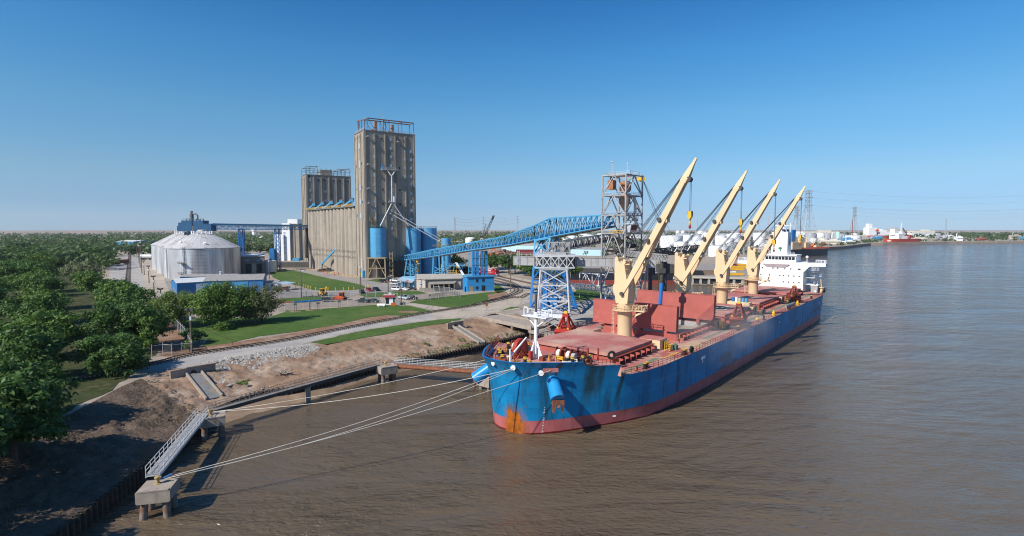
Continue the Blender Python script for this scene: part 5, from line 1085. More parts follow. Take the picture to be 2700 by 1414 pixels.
# silo row between the two headhouses
S0 = W((HC[0] + EV[0] * (HV + .3) + EU[0] * .6, HC[1] + EV[1] * (HV + .3) + EU[1] * .6, 0)); S1 = W((-152.6, 404.6, 0)); sd = (S1 - S0); Ls = sd.length; sd.normalize(); sn = W((-sd.y, sd.x, 0)); sn = sn if sn.x < 0 else -sn
sl = thing('silo_row', 'long row of joined concrete grain silos between the two headhouses', 'grain silos', (S0.x, S0.y, 5))
n = 14; r_ = Ls / n / 2
for i in range(n):
    c = S0 + sd * (r_ * (2 * i + 1)) - sn * (r_ * .55); b = MB(); b.lathe((c.x, c.y, 5), [(r_ * 1.04, 0), (r_ * 1.04, 42.6)], 20); part('silo', b, M['elev'], sl, smooth=40)
b = MB(); a0 = S0 - sn * (r_ * .4); b.prism([a0 + W((0, 0, 5)), a0 + sd * Ls + W((0, 0, 5)), a0 + sd * Ls - sn * 16 + W((0, 0, 5)), a0 - sn * 16 + W((0, 0, 5))], (0, 0, 42.6)); part('silo_block', b, M['elev'], sl)
b = MB(); a0 = S0 + sn * r_ * .7; b.prism([a0 + W((0, 0, 47.6)), a0 + sd * Ls + W((0, 0, 47.6)), a0 + sd * Ls - sn * 17 + W((0, 0, 47.6)), a0 - sn * 17 + W((0, 0, 47.6))], (0, 0, .5)); part('silo_roof', b, M['lift'], sl)
b = MB(); b.rail([a0 + W((0, 0, 48.1)), a0 + sd * Ls + W((0, 0, 48.1))], 1.2, 2, 2, .16); part('roof_railing', b, M['yellow'], sl)
for i in range(5):
    p = S0 + sd * (Ls * (.16 + .2 * i)) - sn * 3; b = MB(); q = p + sd * 17; b.beam((q.x, q.y, 48.6), (p.x, p.y, 52.2), 1.2, 1.1); b.box((p.x, p.y, 52.2), (2, 2, 1.6)); b.beam((p.x, p.y, 48), (p.x, p.y, 52), .5); m_ = p.lerp(q, .5); b.beam((m_.x, m_.y, 48), (m_.x, m_.y, 50), .4); b.m(1).tube((p.x - 1, p.y, 53), (p.x + 1.2, p.y, 53.2), .7, n=8); part('roof_conveyor', b, [M['steelblue'], M['darksteel']], sl)
b = MB(); p = S0 + sd * 8 - sn * 14; b.box((p.x, p.y, 53), (6, 6, 11)); part('roof_shed', b, mat('teal_blue_cladding', (.04, .22, .36), .6), sl)
b = MB(); w0 = S0 + sn * .6
for k, z in ((0, 20), (1, 16.5)):
    for i in range(20): p = w0 + sd * (Ls * i / 20) + sn * 1.3; q = w0 + sd * (Ls * (i + 1) / 20) + sn * 1.3; b.beam(p + W((0, 0, z - i * .05)), q + W((0, 0, z - i * .05)), .14); b.beam(p + W((0, 0, z)), p - sn * 1.2 + W((0, 0, z + .6)), .14)
part('service_pipes', b, M['darksteel'], sl)
# rear headhouse
ws = []
for z in (66.5, 58.5, 51, 43.6): ws.append(('u', 2.8, z, 1.6, 1.8, 'pane'))
for z in (58, 51, 43.5): ws.append(('u', 14, z, 1.4, 1.7, 'pane'))
for a in (2.4, 9, 13.6, 20.5, 25.5, 31.5): ws.append(('u', a, 66.6 if a != 2.4 else 69, 1.3, 1.5, 'glass'))
for a, z in ((18.5, 54.6), (14.3, 44), (8, 44.5)): ws.append(('u', a, z, 1.0, 1.1, 'black'))
for z in (65, 55, 50, 45, 40, 35, 24): ws.append(('v', 5.5, z, 1.0, 1.3, 'pane')); ws.append(('v', 10, z, 1.0, 1.3, 'pane'))
hb2 = headhouse((-156.6, 411.6), 34.0, 16.0, 70.0, 'shorter concrete elevator headhouse at the far end of the silo row', 'grain_elevator', 6, 3, ws)
h = 70.5; fr = []
r = random.Random(3)
for y in (1, 14):
    for x in range(0, 35, 3): fr.append(((x, y, h), (x + r.uniform(-.6, .6), y, h + r.uniform(4.5, 6)), .28))
    fr += [((0, y, h + 5.6), (9, y, h + 6.4), .45), ((24, y, h + 4.6), (33.5, y, h + 6), .5), ((0, y, h + 3), (34, y, h + 3), .25)]
for x in (0, 8, 25, 33): fr.append(((x, 1, h + 5.5), (x, 14, h + 5.5), .35))
for x in range(0, 33, 4): fr.append(((x, 1, h), (x + 3, 1, h + 5), .18))
rooftop(hb2, 34, 16, 70, fr, mat('weathered_gantry', (.30, .25, .21), .8, var=.3))
b = MB(); b.box((16, 7, h + 2.2), (9, 7, 4.4)); part('penthouse', b, M['elev'], hb2, world=False)
# dock platform and machinery at the foot of the rear headhouse
b = MB(); c = (-164.8,399.8,5); b.box((c[0], c[1] + 8, 6.8), (38, 12, 3.6), .02); solo('loading_platform', b, M['darksteel'], 'low dark loading platform at the foot of the white annex building', 'platform', (c[0], c[1], 5))
b = MB(); c = (-172.5,421.4,5)
for dx, z, rr in ((8, 10, 1.6), (13, 11, 1.4)): b.tube((c[0] + dx, c[1] + 6, 8.6), (c[0] + dx, c[1] + 6, 9.8), .5, rr); b.tube((c[0] + dx, c[1] + 6, 9.8), (c[0] + dx, c[1] + 6, 15), rr, n=12)
b.box((c[0] + 1, c[1] + 5, 9.7), (5, 4, 2.2)); solo('dust_collector', b, M['steelblue'], 'blue cyclone dust collectors standing on the low dark platform', 'dust collector', (c[0], c[1], 8.6), smooth=35)
# white annex
wx = thing('annex_building', 'white stepped concrete annex building behind the rear headhouse', 'building', (-207, 486, 5))
b = MB(); b.box((-212.5, 497, 17), (8.6, 16, 24)); part('white_wall', b, M['white'], wx)
b = MB(); b.box((-216.6, 493, 9.2), (4, 12, 8.2)); part('low_wing', b, M['white'], wx)
b = MB(); b.box((-206.6, 508, 21.7), (7.0, 34, 35)); b.box((-201.5, 508, 40.8), (9, 28, 4.2)); part('white_wall', b, M['white'], wx)
b = MB(); b.box((-199.2, 508, 21), (7.6, 30, 34)); b.m(1).box((-199.2, 492.9, 21), (.3, .3, 33)); b.m(0); part('concrete_wall', b, [M['elev'], M['black']], wx)
b = MB()
for i in range(5): b.box((-208, 490.9, 12 + i * 4.6), (1.8, .5, .5))
part('ledge', b, M['black'], wx)
# blue hopper silos by the headhouse
def silo(c, r_, z0, z1, label, legs=None):
    t = thing('steel_silo', label, 'silo', (c[0], c[1], 5), 0, 'blue steel silos'); b = MB(); n = 28; prof = []
    k = round((z1 - z0) / 2.9)
    for i in range(k): a = z0 + (z1 - z0) * i / k; e = z0 + (z1 - z0) * (i + 1) / k; prof += [(r_, a - 5), (r_, e - 5.12), (r_ + .07, e - 5.1), (r_ + .07, e - 5.02)]
    b.lathe((c[0], c[1], 5), prof, n); part('shell', b, M['silobblue'], t, smooth=40)
    b = MB(); ring = [(c[0] + (r_ - .1) * math.cos(u), c[1] + (r_ - .1) * math.sin(u), z1) for u in [2 * math.pi * i / 16 for i in range(17)]]; b.rail(ring, 1.1, 1.4, 2, .09); part('roof_railing', b, M['steelblue'], t)
    if legs:
        b = MB(); b.lathe((c[0], c[1], z0 - 5.5), [(.7, 0), (r_ - .1, 5.4)], n); part('hopper_cone', b, M['darksteel'], t, smooth=40)
        lb = MB()
        for sx in (-1, 1):
            for sy in (-1, 1):
                q = MB(); x, y = c[0] + sx * (r_ + .5), c[1] + sy * (r_ + .5); q.beam((x, y, 5), (x - sx * .3, y - sy * .3, z0), .6); part('leg', q, M['tanframe'], t)
        for sx in (-1, 1): lb.beam((c[0] + sx * (r_ + .5), c[1] - r_ - .5, z0 - .2), (c[0] + sx * (r_ + .5), c[1] + r_ + .5, z0 - .2), .7); lb.beam((c[0] - r_ - .5, c[1] + sx * (r_ + .5), z0 - .2), (c[0] + r_ + .5, c[1] + sx * (r_ + .5), z0 - .2), .7)
        for sx in (-1, 1): lb.beam((c[0] - r_ - .5, c[1] + sx * (r_ + .5), 6), (c[0] + sx * .2, c[1] + sx * (r_ + .5), z0), .4); lb.beam((c[0] + r_ + .5, c[1] + sx * (r_ + .5), 6), (c[0] + sx * .2, c[1] + sx * (r_ + .5), z0), .4); lb.beam((c[0] - r_, c[1] + sx * (r_ + .5), 11), (c[0] + r_, c[1] + sx * (r_ + .5), 11), .4)
        part('frame_bracing', lb, M['tanframe'], t)
    return t
M['tanframe'] = mat('dusty_tan_steel', (.36, .27, .16), .8, var=.2)
silo((-79.3, 318.5), 4.65, 17.2, 34.5, 'blue steel silo on a tan leg frame left of the conveyor foot', True)
silo((-61.0, 332), 4.7, 6.0, 34.5, 'blue steel silo in the middle of the three beside the headhouse')
silo((-52.8, 340), 5.2, 5.0, 34.5, 'rightmost tall blue steel silo of the three beside the headhouse')
b = MB(); c = (-41.5, 338); b.lathe((c[0], c[1], 5), [(3.0, 0), (3.0, 23.2)], 18); b.m(1).box((c[0] - 4, c[1] - 2.6, 21.4), (7, .8, .3)); b.m(1).rail([(c[0] - 8, c[1] - 3, 23), (c[0] + 2, c[1] - 3, 23)], 1.1, 1.2, 2, .12); solo('slim_bin', b, [M['silobblue'], M['tanframe']], 'slim short blue bin under the sloping spouts right of the tall silos', 'silo', (c[0], c[1], 5), smooth=35)
b = MB(); b.box((-70, 329, 24), (1.8, 1.8, .2)); b.beam((-74, 316.5, 35.2), (-60, 330, 35.2), 1.0, .25); b.rail([(-74, 316, 35.4), (-60, 329.5, 35.4)], 1.1, 1.6, 2, .1); solo('silo_catwalk', b, M['tanframe'], 'yellowish railed catwalk joining the tops of the blue silos', 'catwalk', (-74, 316.5, 35))
# yellow framework and dark boxes standing for the undercroft shade between the silos
b = MB(); c0 = (-72.6, 318)
for x, y in ((0, 0), (1.6, 0), (0, 2), (1.6, 2)): b.beam((c0[0] + x, c0[1] + y, 5), (c0[0] + x, c0[1] + y, 20.5), .25)
for i in range(6): b.rail([(c0[0], c0[1], 6 + i * 2.5), (c0[0] + 1.6, c0[1], 6 + i * 2.5)], 1, 1, 2, .1)
solo('stair_frame', b, M['tanframe'], 'narrow tan stair frame just right of the leg-mounted blue silo', 'stair tower', (*c0, 5))
b = MB(); b.box((-71.9, 322, 9.8), (14, 4, 9.6), rzE); solo('shade_box', b, M['black'], 'black box standing for the shade against the headhouse wall behind the leg-mounted silo', 'shade box', (-71.9, 322, 5))  # black box added for the shadowed area under the canopies
b = MB(); b.box((-58, 346, 10.5), (34, 14, 11), .3); solo('undercroft_shade', b, M['darksteel'], 'dark low box standing for the shade under the conveyor foot', 'shed', (-58, 346, 5))  # dark box put in for the shade beneath the conveyor
b = MB(); c = (-52.28,326,12.98); b.tube((c[0] - 5.2, 325, 8), (c[0] - 5.2, 325, 15.2), .8, n=10); b.rail([(-43, 318, 7), (-32, 318, 7)], 2.2, 1.5, 2, .2); b.beam((-42, 318, 5), (-42, 318, 13), .35); b.beam((-33, 318, 5), (-33, 318, 12), .35); solo('yellow_frame', b, M['yellow'], 'bright yellow pipe frame under the conveyor near the dark rail wagons', 'frame', (-42, 318, 5))
b = MB(); b.box((-40, 322, 15.5), (2.8, 3, 7.5)); b.box((-34, 321, 12), (12, 3, .6)); b.rail([(-40, 319.6, 12.3), (-28, 319.6, 12.3)], 1.3, 1.4, 2, .14)
for x in (-40, -36, -31): b.beam((x, 320, 5), (x + 1.5, 320, 12), .4)
solo('loadout_frame', b, M['steelblue'], 'blue rail loadout frame between the conveyor legs and tall bins', 'loadout frame', (-40, 322, 5))
b = MB(); b.tube((-44, 300, 5.6), (-34, 318, 13.5), .28); b.m(1).tube((-33.5, 318, 14), (-23.5, 262, 10.4), .24); b.m(1).tube((-32.8, 318, 14), (-22.8, 262, 10.4), .24); solo('grain_spout', b, [M['greysteel'], M['white']], 'pair of thin white pipes slanting down behind the office roof', 'pipe', (-44, 300, 5))
# big steel tanks
M['tankwall'] = mat('weathered_galvanised_tank', (.47, .47, .48), .5, .35, var=.08, scale=.15, layers=[((.66, .67, .69), (.09, .09, .02), .46, .58, .9), ((.21, .205, .23), (.13, .13, .012), .47, .64, .8), ((.26, .2, .17), (.6, .6, .03), .57, .70, .6)])
M['tankroof'] = mat('dusty_tank_roof', (.54, .52, .51), .6, .2, var=.06, layers=[((.25, .20, .175), (.16, .16, .16), .48, .66, .7), ((.70, .70, .70), (.05, .05, .05), .5, .7, .6)])
def gtank(c, r_, hw, hr, label, full=True):
    t = thing('grain_tank', label, 'grain tank', (c[0], c[1], 5), 0, 'round steel grain tanks'); n = 56; b = MB(); prof = []
    for i in range(9): a = hw * i / 9; e = hw * (i + 1) / 9; prof += [(r_, a), (r_, e - .1), (r_ + .06, e - .08), (r_ + .06, e - .01)]
    b.lathe((c[0], c[1], 5), prof, n); part('tank_wall', b, M['tankwall'], t, smooth=30)
    b = MB(); b.lathe((c[0], c[1], 5), [(r_ + .35, hw - .15), (r_ + .35, hw + .05), (2.6, hw + hr), (2.4, hw + hr + .8), (0, hw + hr + 1)], n)
    for i in range(28):
        u = 2 * math.pi * i / 28; b.beam((c[0] + r_ * math.cos(u), c[1] + r_ * math.sin(u), 5 + hw + .16), (c[0] + 3 * math.cos(u), c[1] + 3 * math.sin(u), 5 + hw + hr - .1), .14, .14)
    part('tank_roof', b, M['tankroof'], t, smooth=30)
    b = MB()
    for i in range(8):
        u = -2.75 + i * .42; p = (c[0] + 5.6 * math.cos(u), c[1] + 5.6 * math.sin(u)); b.tube((*p, 5 + hw + hr - 2.4), (*p, 5 + hw + hr - .2), .4, .36, 8); b.tube((*p, 5 + hw + hr - .2), (*p, 5 + hw + hr + .2), .55, .2, 8)
    part('roof_vent', b, M['white'], t)
    if full:
        b = MB()
        for u in (-1.55, -1.5): b.beam((c[0] + (r_ + .35) * math.cos(u), c[1] + (r_ + .35) * math.sin(u), 6), (c[0] + (r_ + .35) * math.cos(u), c[1] + (r_ + .35) * math.sin(u), 5 + hw + 1), .14)
        for i in range(26): z = 6 + i * .68; b.beam((c[0] + (r_ + .35) * math.cos(-1.55), c[1] + (r_ + .35) * math.sin(-1.55), z), (c[0] + (r_ + .35) * math.cos(-1.5), c[1] + (r_ + .35) * math.sin(-1.5), z), .1)
        p = (c[0] + (r_ + 1.3) * math.cos(-1.57), c[1] + (r_ + 1.3) * math.sin(-1.57)); 
        for z in (8, 14.2): b.box((*p, z), (3.2, 2.2, .2)); b.rail([(p[0] - 1.6, p[1] - 1.1, z), (p[0] + 1.6, p[1] - 1.1, z)], 1.1, 1, 2, .1)
        part('tank_ladder', b, M['darksteel'], t)
        b = MB(); u = -2.15; b.tube((c[0] + (r_ + .5) * math.cos(u), c[1] + (r_ + .5) * math.sin(u), 5), (c[0] + (r_ + .5) * math.cos(u), c[1] + (r_ + .5) * math.sin(u), 5 + hw), .3, n=8); part('downpipe', b, M['white'], t)
        b = MB()
        for u, k in ((-1.9, .75), (-1.0, .8)): p = (c[0] + r_ * k * math.cos(u), c[1] + r_ * k * math.sin(u)); z = 5 + hw + hr * (1 - k); b.tube((*p, z - .3), (*p, z + 1.1), .45, n=8); b.tube((*p, z + 1.0), (p[0] + 1.2, p[1], z + 1.1), .5, n=8)
        part('roof_hatch', b, M['white'], t)
    return t
TC = (-190.3, 330.0); TR = 20.6
gtank(TC, TR, 17.7, 9.9, 'nearest big silver round grain tank with an outside ladder')
gtank((-217, 364), TR, 17.7, 9.9, 'second big silver round grain tank just behind the nearest one', False)
gtank((-243, 398), TR, 17.7, 9.9, 'third silver round grain tank, farthest along the row', False)
b = MB()
for i, (dx, dy) in enumerate(((0, 0), (-3, 5), (-6.5, 10), (-13, 20), (-16, 24.5))):
    c = (-214 + dx, 334 + dy); b.m(0).tube((c[0], c[1], 6), (c[0] + 1.4, c[1] - 1.5, 6.6), 1.1, n=10); b.m(1).box((c[0] + 1.8, c[1] - 1.9, 6), (1.2, 1.2, 2), .5); b.m(0).tube((c[0], c[1], 6), (c[0] + 4, c[1] + 1, 6), .5, n=8)
solo('aeration_fans', b, [M['steelblue'], M['yellow']], 'cluster of blue and yellow fans at the left foot of the nearest tanks', 'fan', (-212, 346, 5))
# blue penthouse over the tank roofs
ph = thing('conveyor_penthouse', 'dark blue clad penthouse bridging the tops of the grain tanks', 'penthouse', (-196, 345, 33))
M['darkblueclad'] = mat('dark_blue_cladding', (.03, .105, .21), .6, var=.12, wave=(3.0, .6))
for c, d, z0, lbp in (((-206, 344), (6.6, 7), 39.3, 0), ((-198.6, 343.5), (6.6, 6.5), 39.3, 1), ((-190.2, 337), (6.8, 6), 37.2, 2), ((-217.5, 357), (5, 5), 38.2, 3), ((-229, 374), (5, 5), 36, 4)):
    b = MB(); b.box((c[0], c[1], (32.5 + z0) / 2), (d[0], d[1], z0 - 32.5)); part('clad_box', b, M['darkblueclad'], ph)
b = MB(); b.box((-202.4, 341, 34), (.9, 1, 4)); b.box((-196, 340.5, 33), (4, .3, 1.6)); part('open_bay', b, mat('dusty_bay_interior', (.16, .12, .10), .9), ph)
b = MB(); b.beam((-236, 386, 34.5), (-196, 342, 36), 2.2, 2.0); part('roof_gallery', b, M['darksteel'], ph)
b = MB(); b.rail([(-209, 341, 39.3), (-196, 341, 39.3)], 1.1, 1.2, 2, .1); b.tube((-204.6, 344, 39.3), (-204.6, 344, 43.6), 1.2, n=10); b.tube((-204.6, 344, 43.6), (-204.6, 344, 45.4), .8, n=8); b.path([(-204.6, 344, 43.8), (-202, 344, 43.6), (-200.8, 344, 42.6), (-200.8, 344, 41), (-201, 344, 39.6)], .5, 8)
for i in range(8): b.beam((-208 + i * 1.5, 344 + (i % 3), 39.3), (-207.4 + i * 1.5, 343, 40.5), .35)
part('cyclone', b, mat('grey_cyclone_steel', (.16, .16, .165), .6, .2), ph, smooth=35)
# long overhead conveyor from the penthouse to the rear headhouse
oc = thing('overhead_conveyor', 'long level blue truss conveyor from the tank penthouse to the rear headhouse', 'conveyor gallery', (-170, 370, 5))
o0, o1 = W((-188, 336, 35.4)), W((-155.4, 409, 34.8)); od = (o1 - o0).normalized(); on = W((-od.y, od.x, 0))
b = MB()
for s_ in (-1.1, 1.1): b.truss(o0 + on * s_ - W((0, 0, 1.6)), o1 + on * s_ - W((0, 0, 1.6)), 30, 2.2, .2)
part('truss', b, M['deepblue'], oc); b = MB(); b.beam(o0 + W((0, 0, 1.5)), o1 + W((0, 0, 1.5)), 2.8, 1.2); b.rail([o0 + on * -1.4 + W((0, 0, .5)), o1 + on * -1.4 + W((0, 0, .5))], 1.1, 2, 2, .1); part('cover', b, M['steelblue'], oc)
b = MB(); b.tube((-156, 408.6, 34.5), (-157.4, 409.6, 12), 1.1, n=10); part('down_leg', b, M['darksteel'], oc)
for k, zc in ((.27, 5), (.64, 5)):
    p = o0.lerp(o1, k); q = MB()
    cs = [(p.x - 1.4, p.y - 1.2), (p.x + 1.4, p.y - 1.2), (p.x + 1.4, p.y + 1.2), (p.x - 1.4, p.y + 1.2)]
    for a, c in zip(cs, cs[1:] + cs[:1]):
        q.beam((*a, 5), (*a, 34), .45)
        for z in range(5, 33, 3): q.beam((*a, z), (*c, z + 3), .2); q.beam((*a, z), (*c, z), .2)
    if k > .5: q.box((p.x - 2.8, p.y - 2, 12.5), (3.4, 3.2, 15))
    part('support_tower', q, M['deepblue'], oc)

# ---------- sheds, office, booth ----------
def shed(name, label, loc, rz, w, d, h, rise, wallm, roofm, opens=(), group=None, cat='shed', roof_over=.3):
    """gable ridge along local x; front face y=0"""
    t = thing(name, label, cat, (*loc, 5), rz, group)
    b = MB(); b.prism([(0, 0, 0), (0, d, 0), (0, d, h), (0, d / 2, h + rise), (0, 0, h)], (w, 0, 0)); part('wall', b, wallm, t, world=False)
    b = MB(); o = roof_over
    for y0, y1, z0, z1 in ((-o, d / 2, h - o * rise / (d / 2) + .05, h + rise + .05), (d / 2, d + o, h + rise + .05, h - o * rise / (d / 2) + .05)): b.prism([(-o, y0, z0), (-o, y1, z1), (-o, y1, z1 + .15), (-o, y0, z0 + .15)], (w + 2 * o, 0, 0))
    part('roof', b, roofm, t, world=False)
    for nm, x, z, ww, hh, m_ in opens: b = MB(); b.box((x, -.03, z), (ww, .14, hh)); part(nm, b, M[m_], t, world=False)
    return t
A = (-148.1,235.9,5); s1 = shed('storage_shed', 'nearest blue corrugated shed with a white roof and pale roller door', A[:2], .72, 14.2, 14, 5.0, 1.4, M['corr_blue'], M['roofwhite'], [('roller_door', 10.4, 2.2, 6.2, 4.2, 'white')])
A2 = (-137.5, 243.5); s2 = shed('storage_shed', 'longer blue corrugated shed with a grey roof beside the white trailer', (-138.9, 240.6), .34, 24.2, 19, 5.4, 1.9, mat('corr_light_blue', (.035, .20, .46), .5, wave=(4.0, 0)), M['roofgrey'], [('door', 9.2, 2.6, 2.6, 4.4, 'black'), ('sliding_door', 14.6, 2.5, 6.8, 4.6, 'steelblue'), ('window', 11.6, 2.0, 1.6, 1.2, 'white')])
b = MB(); b.tube((-134, 254, 11.5), (-134, 254, 13.4), .6, n=10); b.tube((-134, 254, 13.4), (-134, 254, 13.8), .8, n=10); part('roof_vent', b, M['galv'], s2)
s3 = shed('lean_to_shed', 'low rusty roofed lean-to shed behind the nearest blue shed', (-166.5, 268), .12, 26, 9, 5.0, .8, M['corr_blue'], M['roofgrey'], [])
s4 = shed('drive_through_shed', 'grey drive-through shed with two dark truck bays behind the tanks', (-176.2, 348.6), .42, 13.5, 26, 11.0, 1.6, M['corr_grey'], M['roofwhite'], [('truck_bay', 4.0, 3.2, 3.2, 6.0, 'black'), ('truck_bay', 10.6, 3.2, 3.0, 6.0, 'black')])
b = MB(); b.box((7.2, -.06, 3.2), (2.2, .16, 6.2)); part('bay_pier', b, M['conc_light'], s4, world=False)
def text(s_, size, loc, rot, m_, name, parent=None):
    cu = bpy.data.curves.new(name, 'FONT'); cu.body = s_; cu.size = size; cu.align_x = 'CENTER'; cu.align_y = 'CENTER'; cu.extrude = .02
    tmp = bpy.data.objects.new(name, cu); COL.objects.link(tmp); dg = bpy.context.evaluated_depsgraph_get(); me = bpy.data.meshes.new_from_object(tmp.evaluated_get(dg)); bpy.data.objects.remove(tmp)
    o = bpy.data.objects.new(name, me); COL.objects.link(o); me.materials.clear(); me.materials.append(m_); o.location = loc; o.rotation_euler = rot
    if parent: o.parent = parent
    return o
for x, w_ in ((3.6, 'WEST'), (10.2, 'EAST')):
    b = MB(); b.box((x, -.05, 8.4), (3.2, .12, 1.1)); sg_ = part('sign_board', b, M['deepblue'], s4, world=False); text(w_, 1.0, (x, -.13, 8.4), (rad(90), 0, 0), M['white'], 'sign_lettering', sg_)
b = MB(); b.lathe((-164, 362, 5), [(4.4, 0), (4.4, 7.6), (0, 8.6)], 20); solo('water_tank', b, M['galv'], 'small round galvanised tank behind the grey drive-through shed', 'tank', (-164, 362, 5), smooth=30)
# trailer office with timber stairs
tr_ = shed('site_trailer', 'small white curved-roof site trailer next to timber stairs', (-117.2,254.5,5)[:2], .25, 5.0, 11, 3.3, .5, M['white'], M['roofgrey'], [('window', 2.6, 2.0, .8, 1.3, 'glass')])
b = MB(); c = (-108.5,247,5); b.box((c[0] + 1.7, c[1] + 1, 6.2), (4.6, 3.4, .18)); b.rail([(c[0] - .4, c[1] - .6, 6.2), (c[0] + 4, c[1] - .6, 6.2), (c[0] + 4, c[1] + 2.6, 6.2)], 1.1, 1.1, 3, .14); b.beam((c[0] - 2.6, c[1] - 1, 5.1), (c[0] - .3, c[1] - .8, 6.2), 1.1, .25); b.beam((c[0] - 2.6, c[1] - 1.4, 6.1), (c[0] - .3, c[1] - 1.2, 7.2), .14)
for x in (0, 2, 4): b.beam((c[0] + x, c[1] - .5, 5), (c[0] + x, c[1] - .5, 6.2), .16)
solo('timber_stairs', b, mat('brown_stained_timber', (.16, .07, .04), .85, var=.2), 'brown timber steps and landing in front of the white trailer', 'stairs', (c[0], c[1], 5))
b = MB(); b.box((c[0] + 1.8, c[1] + 1.2, 5.6), (5, 3, 1.0)); solo('lattice_skirt', b, M['greysteel'], 'grey lattice box under the timber landing', 'skirting', (c[0], c[1], 5))
b = MB(); b.prism([(c[0] - 3, c[1] + 6, 8.4), (c[0] + 3, c[1] + 4.5, 8.0), (c[0] + 5, c[1] + 9, 8.2), (c[0] - 1, c[1] + 11, 8.6)], (0, 0, .15)); b.beam((c[0] + 3, c[1] + 4.7, 5), (c[0] + 3, c[1] + 4.7, 8), .15); b.beam((c[0] + 4.8, c[1] + 8.8, 5), (c[0] + 4.8, c[1] + 8.8, 8.2), .15); b.beam((c[0] - 2.6, c[1] + 6.2, 5), (c[0] - 2.6, c[1] + 6.2, 8.4), .15); solo('canopy', b, mat('pale_blue_canopy', (.3, .42, .5), .6), 'pale blue flat canopy behind the timber stairs', 'canopy', (c[0], c[1], 5))
# office building
of = thing('office_building', 'low pale concrete office with a flat roof and a dark open porch', 'office', (-45, 254, 5))
q0, q1 = W((-45.6, 256.6, 0)), W((-40.8, 252.6, 0)); q2 = W((-22.6, 262.0, 0))
def wall(b, a, c, z0, z1, th=.4): b.beam((a[0], a[1], (z0 + z1) / 2), (c[0], c[1], (z0 + z1) / 2), th, z1 - z0)
b = MB(); fp = [(-46, 257), (-41, 252.6), (-39.8, 253.8), (-24.6, 256.5), (-22.8, 262), (-26, 282), (-50, 278)]; b.prism([(x, y, 5) for x, y in fp], (0, 0, 5.1)); part('wall', b, M['conc_light'], of)
b = MB(); b.prism([(x, y, 10.1) for x, y in [(-46.6, 257), (-41.2, 252), (-24.2, 255.9), (-22.2, 262), (-25.6, 282.6), (-50.6, 278.6)]], (0, 0, .4)); part('roof', b, mat('dusty_flat_roof', (.44, .39, .33), .9, layers=[((.26, .23, .2), (.2, .2, .2), .5, .7, .6)]), of)
b = MB(); b.prism([(-39.6, 250.4, 7.9), (-27.2, 252.6, 8.1), (-26.4, 256.6, 9.2), (-39.2, 253.9, 9.2)], (0, 0, .15)); part('porch_roof', b, mat('porch_roof', (.25, .23, .2), .8), of)
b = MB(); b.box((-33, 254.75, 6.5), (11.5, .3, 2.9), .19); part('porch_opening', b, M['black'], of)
b = MB()
for k in range(6): p = W((-39.3, 250.7, 0)).lerp(W((-27.4, 252.8, 0)), k / 5); b.beam((p.x, p.y, 5), (p.x, p.y, 8), .22)
part('porch_post', b, M['conc_light'], of)
b = MB()
for z in (9.5, 9.9, 10.3): b.beam((-39.4, 253.2, z), (-27, 255.8, z), .16, .12)
part('roof_pipes', b, M['greysteel'], of)
b = MB(); b.box((-43.4, 254.55, 8.1), (1.5, .1, 1.2), -.68); b.m(1).box((-43.44, 254.5, 8.1), (1.1, .06, .3), -.68); b.m(1).box((-43.44, 254.5, 8.5), (1.1, .06, .12), -.68); part('sign_board', b, [M['deepblue'], M['white']], of)
bo = thing('office_wing', 'light blue office wing with a shady glazed veranda behind the parked cars', 'office', (-55, 270, 5))
b = MB(); b.prism([(-56, 268, 5), (-47.5, 259.5, 5), (-45.6, 262, 5), (-50.4, 279, 5), (-56.5, 276, 5)], (0, 0, 4.6)); part('wall', b, mat('pale_blue_wall', (.2, .42, .6), .6), bo)
b = MB(); b.prism([(-57.6, 267, 8.2), (-48.2, 257.6, 8.0), (-46.6, 260.4, 9.5), (-55.8, 269.4, 9.7)], (0, 0, .2)); part('veranda_roof', b, mat('grey_blue_roof', (.26, .33, .38), .6), bo)
b = MB(); b.prism([(-54.6, 266.3, 5.2), (-48.4, 260.2, 5.2), (-48.5, 260.1, 7.8), (-54.7, 266.2, 7.8)], (-.06, -.06, 0)); part('glazing', b, M['glass'], bo)
b = MB()
for k in range(7): p = W((-57.2, 267.2, 0)).lerp(W((-48.3, 258, 0)), k / 6); b.beam((p.x, p.y, 5), (p.x, p.y, 8.1), .2)
part('veranda_post', b, M['steelblue'], bo)
b = MB(); b.tube((-49.8, 257.4, 5), (-49.8, 257.4, 9.6), .05); b.m(1).quad((-49.8, 257.4, 9.5), (-51.6, 257.0, 8.9), (-51.4, 257.1, 8.2), (-49.8, 257.4, 8.5)); solo('flag', b, [M['white'], mat('faded_flag', (.5, .2, .2), .8, var=.5, scale=3)], 'faded red and white flag on a thin pole by the office veranda', 'flag', (-49.8, 257.4, 5))
b = MB(); b.box((-42.2, 249.3, 5.8), (3.2, .15, 1.6), -.7); b.beam((-41, 248, 5.8), (-36.8, 247.6, 5.8), .12, 1.6); b.beam((-36, 248, 5.7), (-29.5, 250, 5.7), .12, 1.4); solo('yard_screen', b, mat('grey_timber_screen', (.2, .18, .16), .9, var=.3), 'grey timber fence panels in front of the office porch', 'fence', (-42, 249, 5))
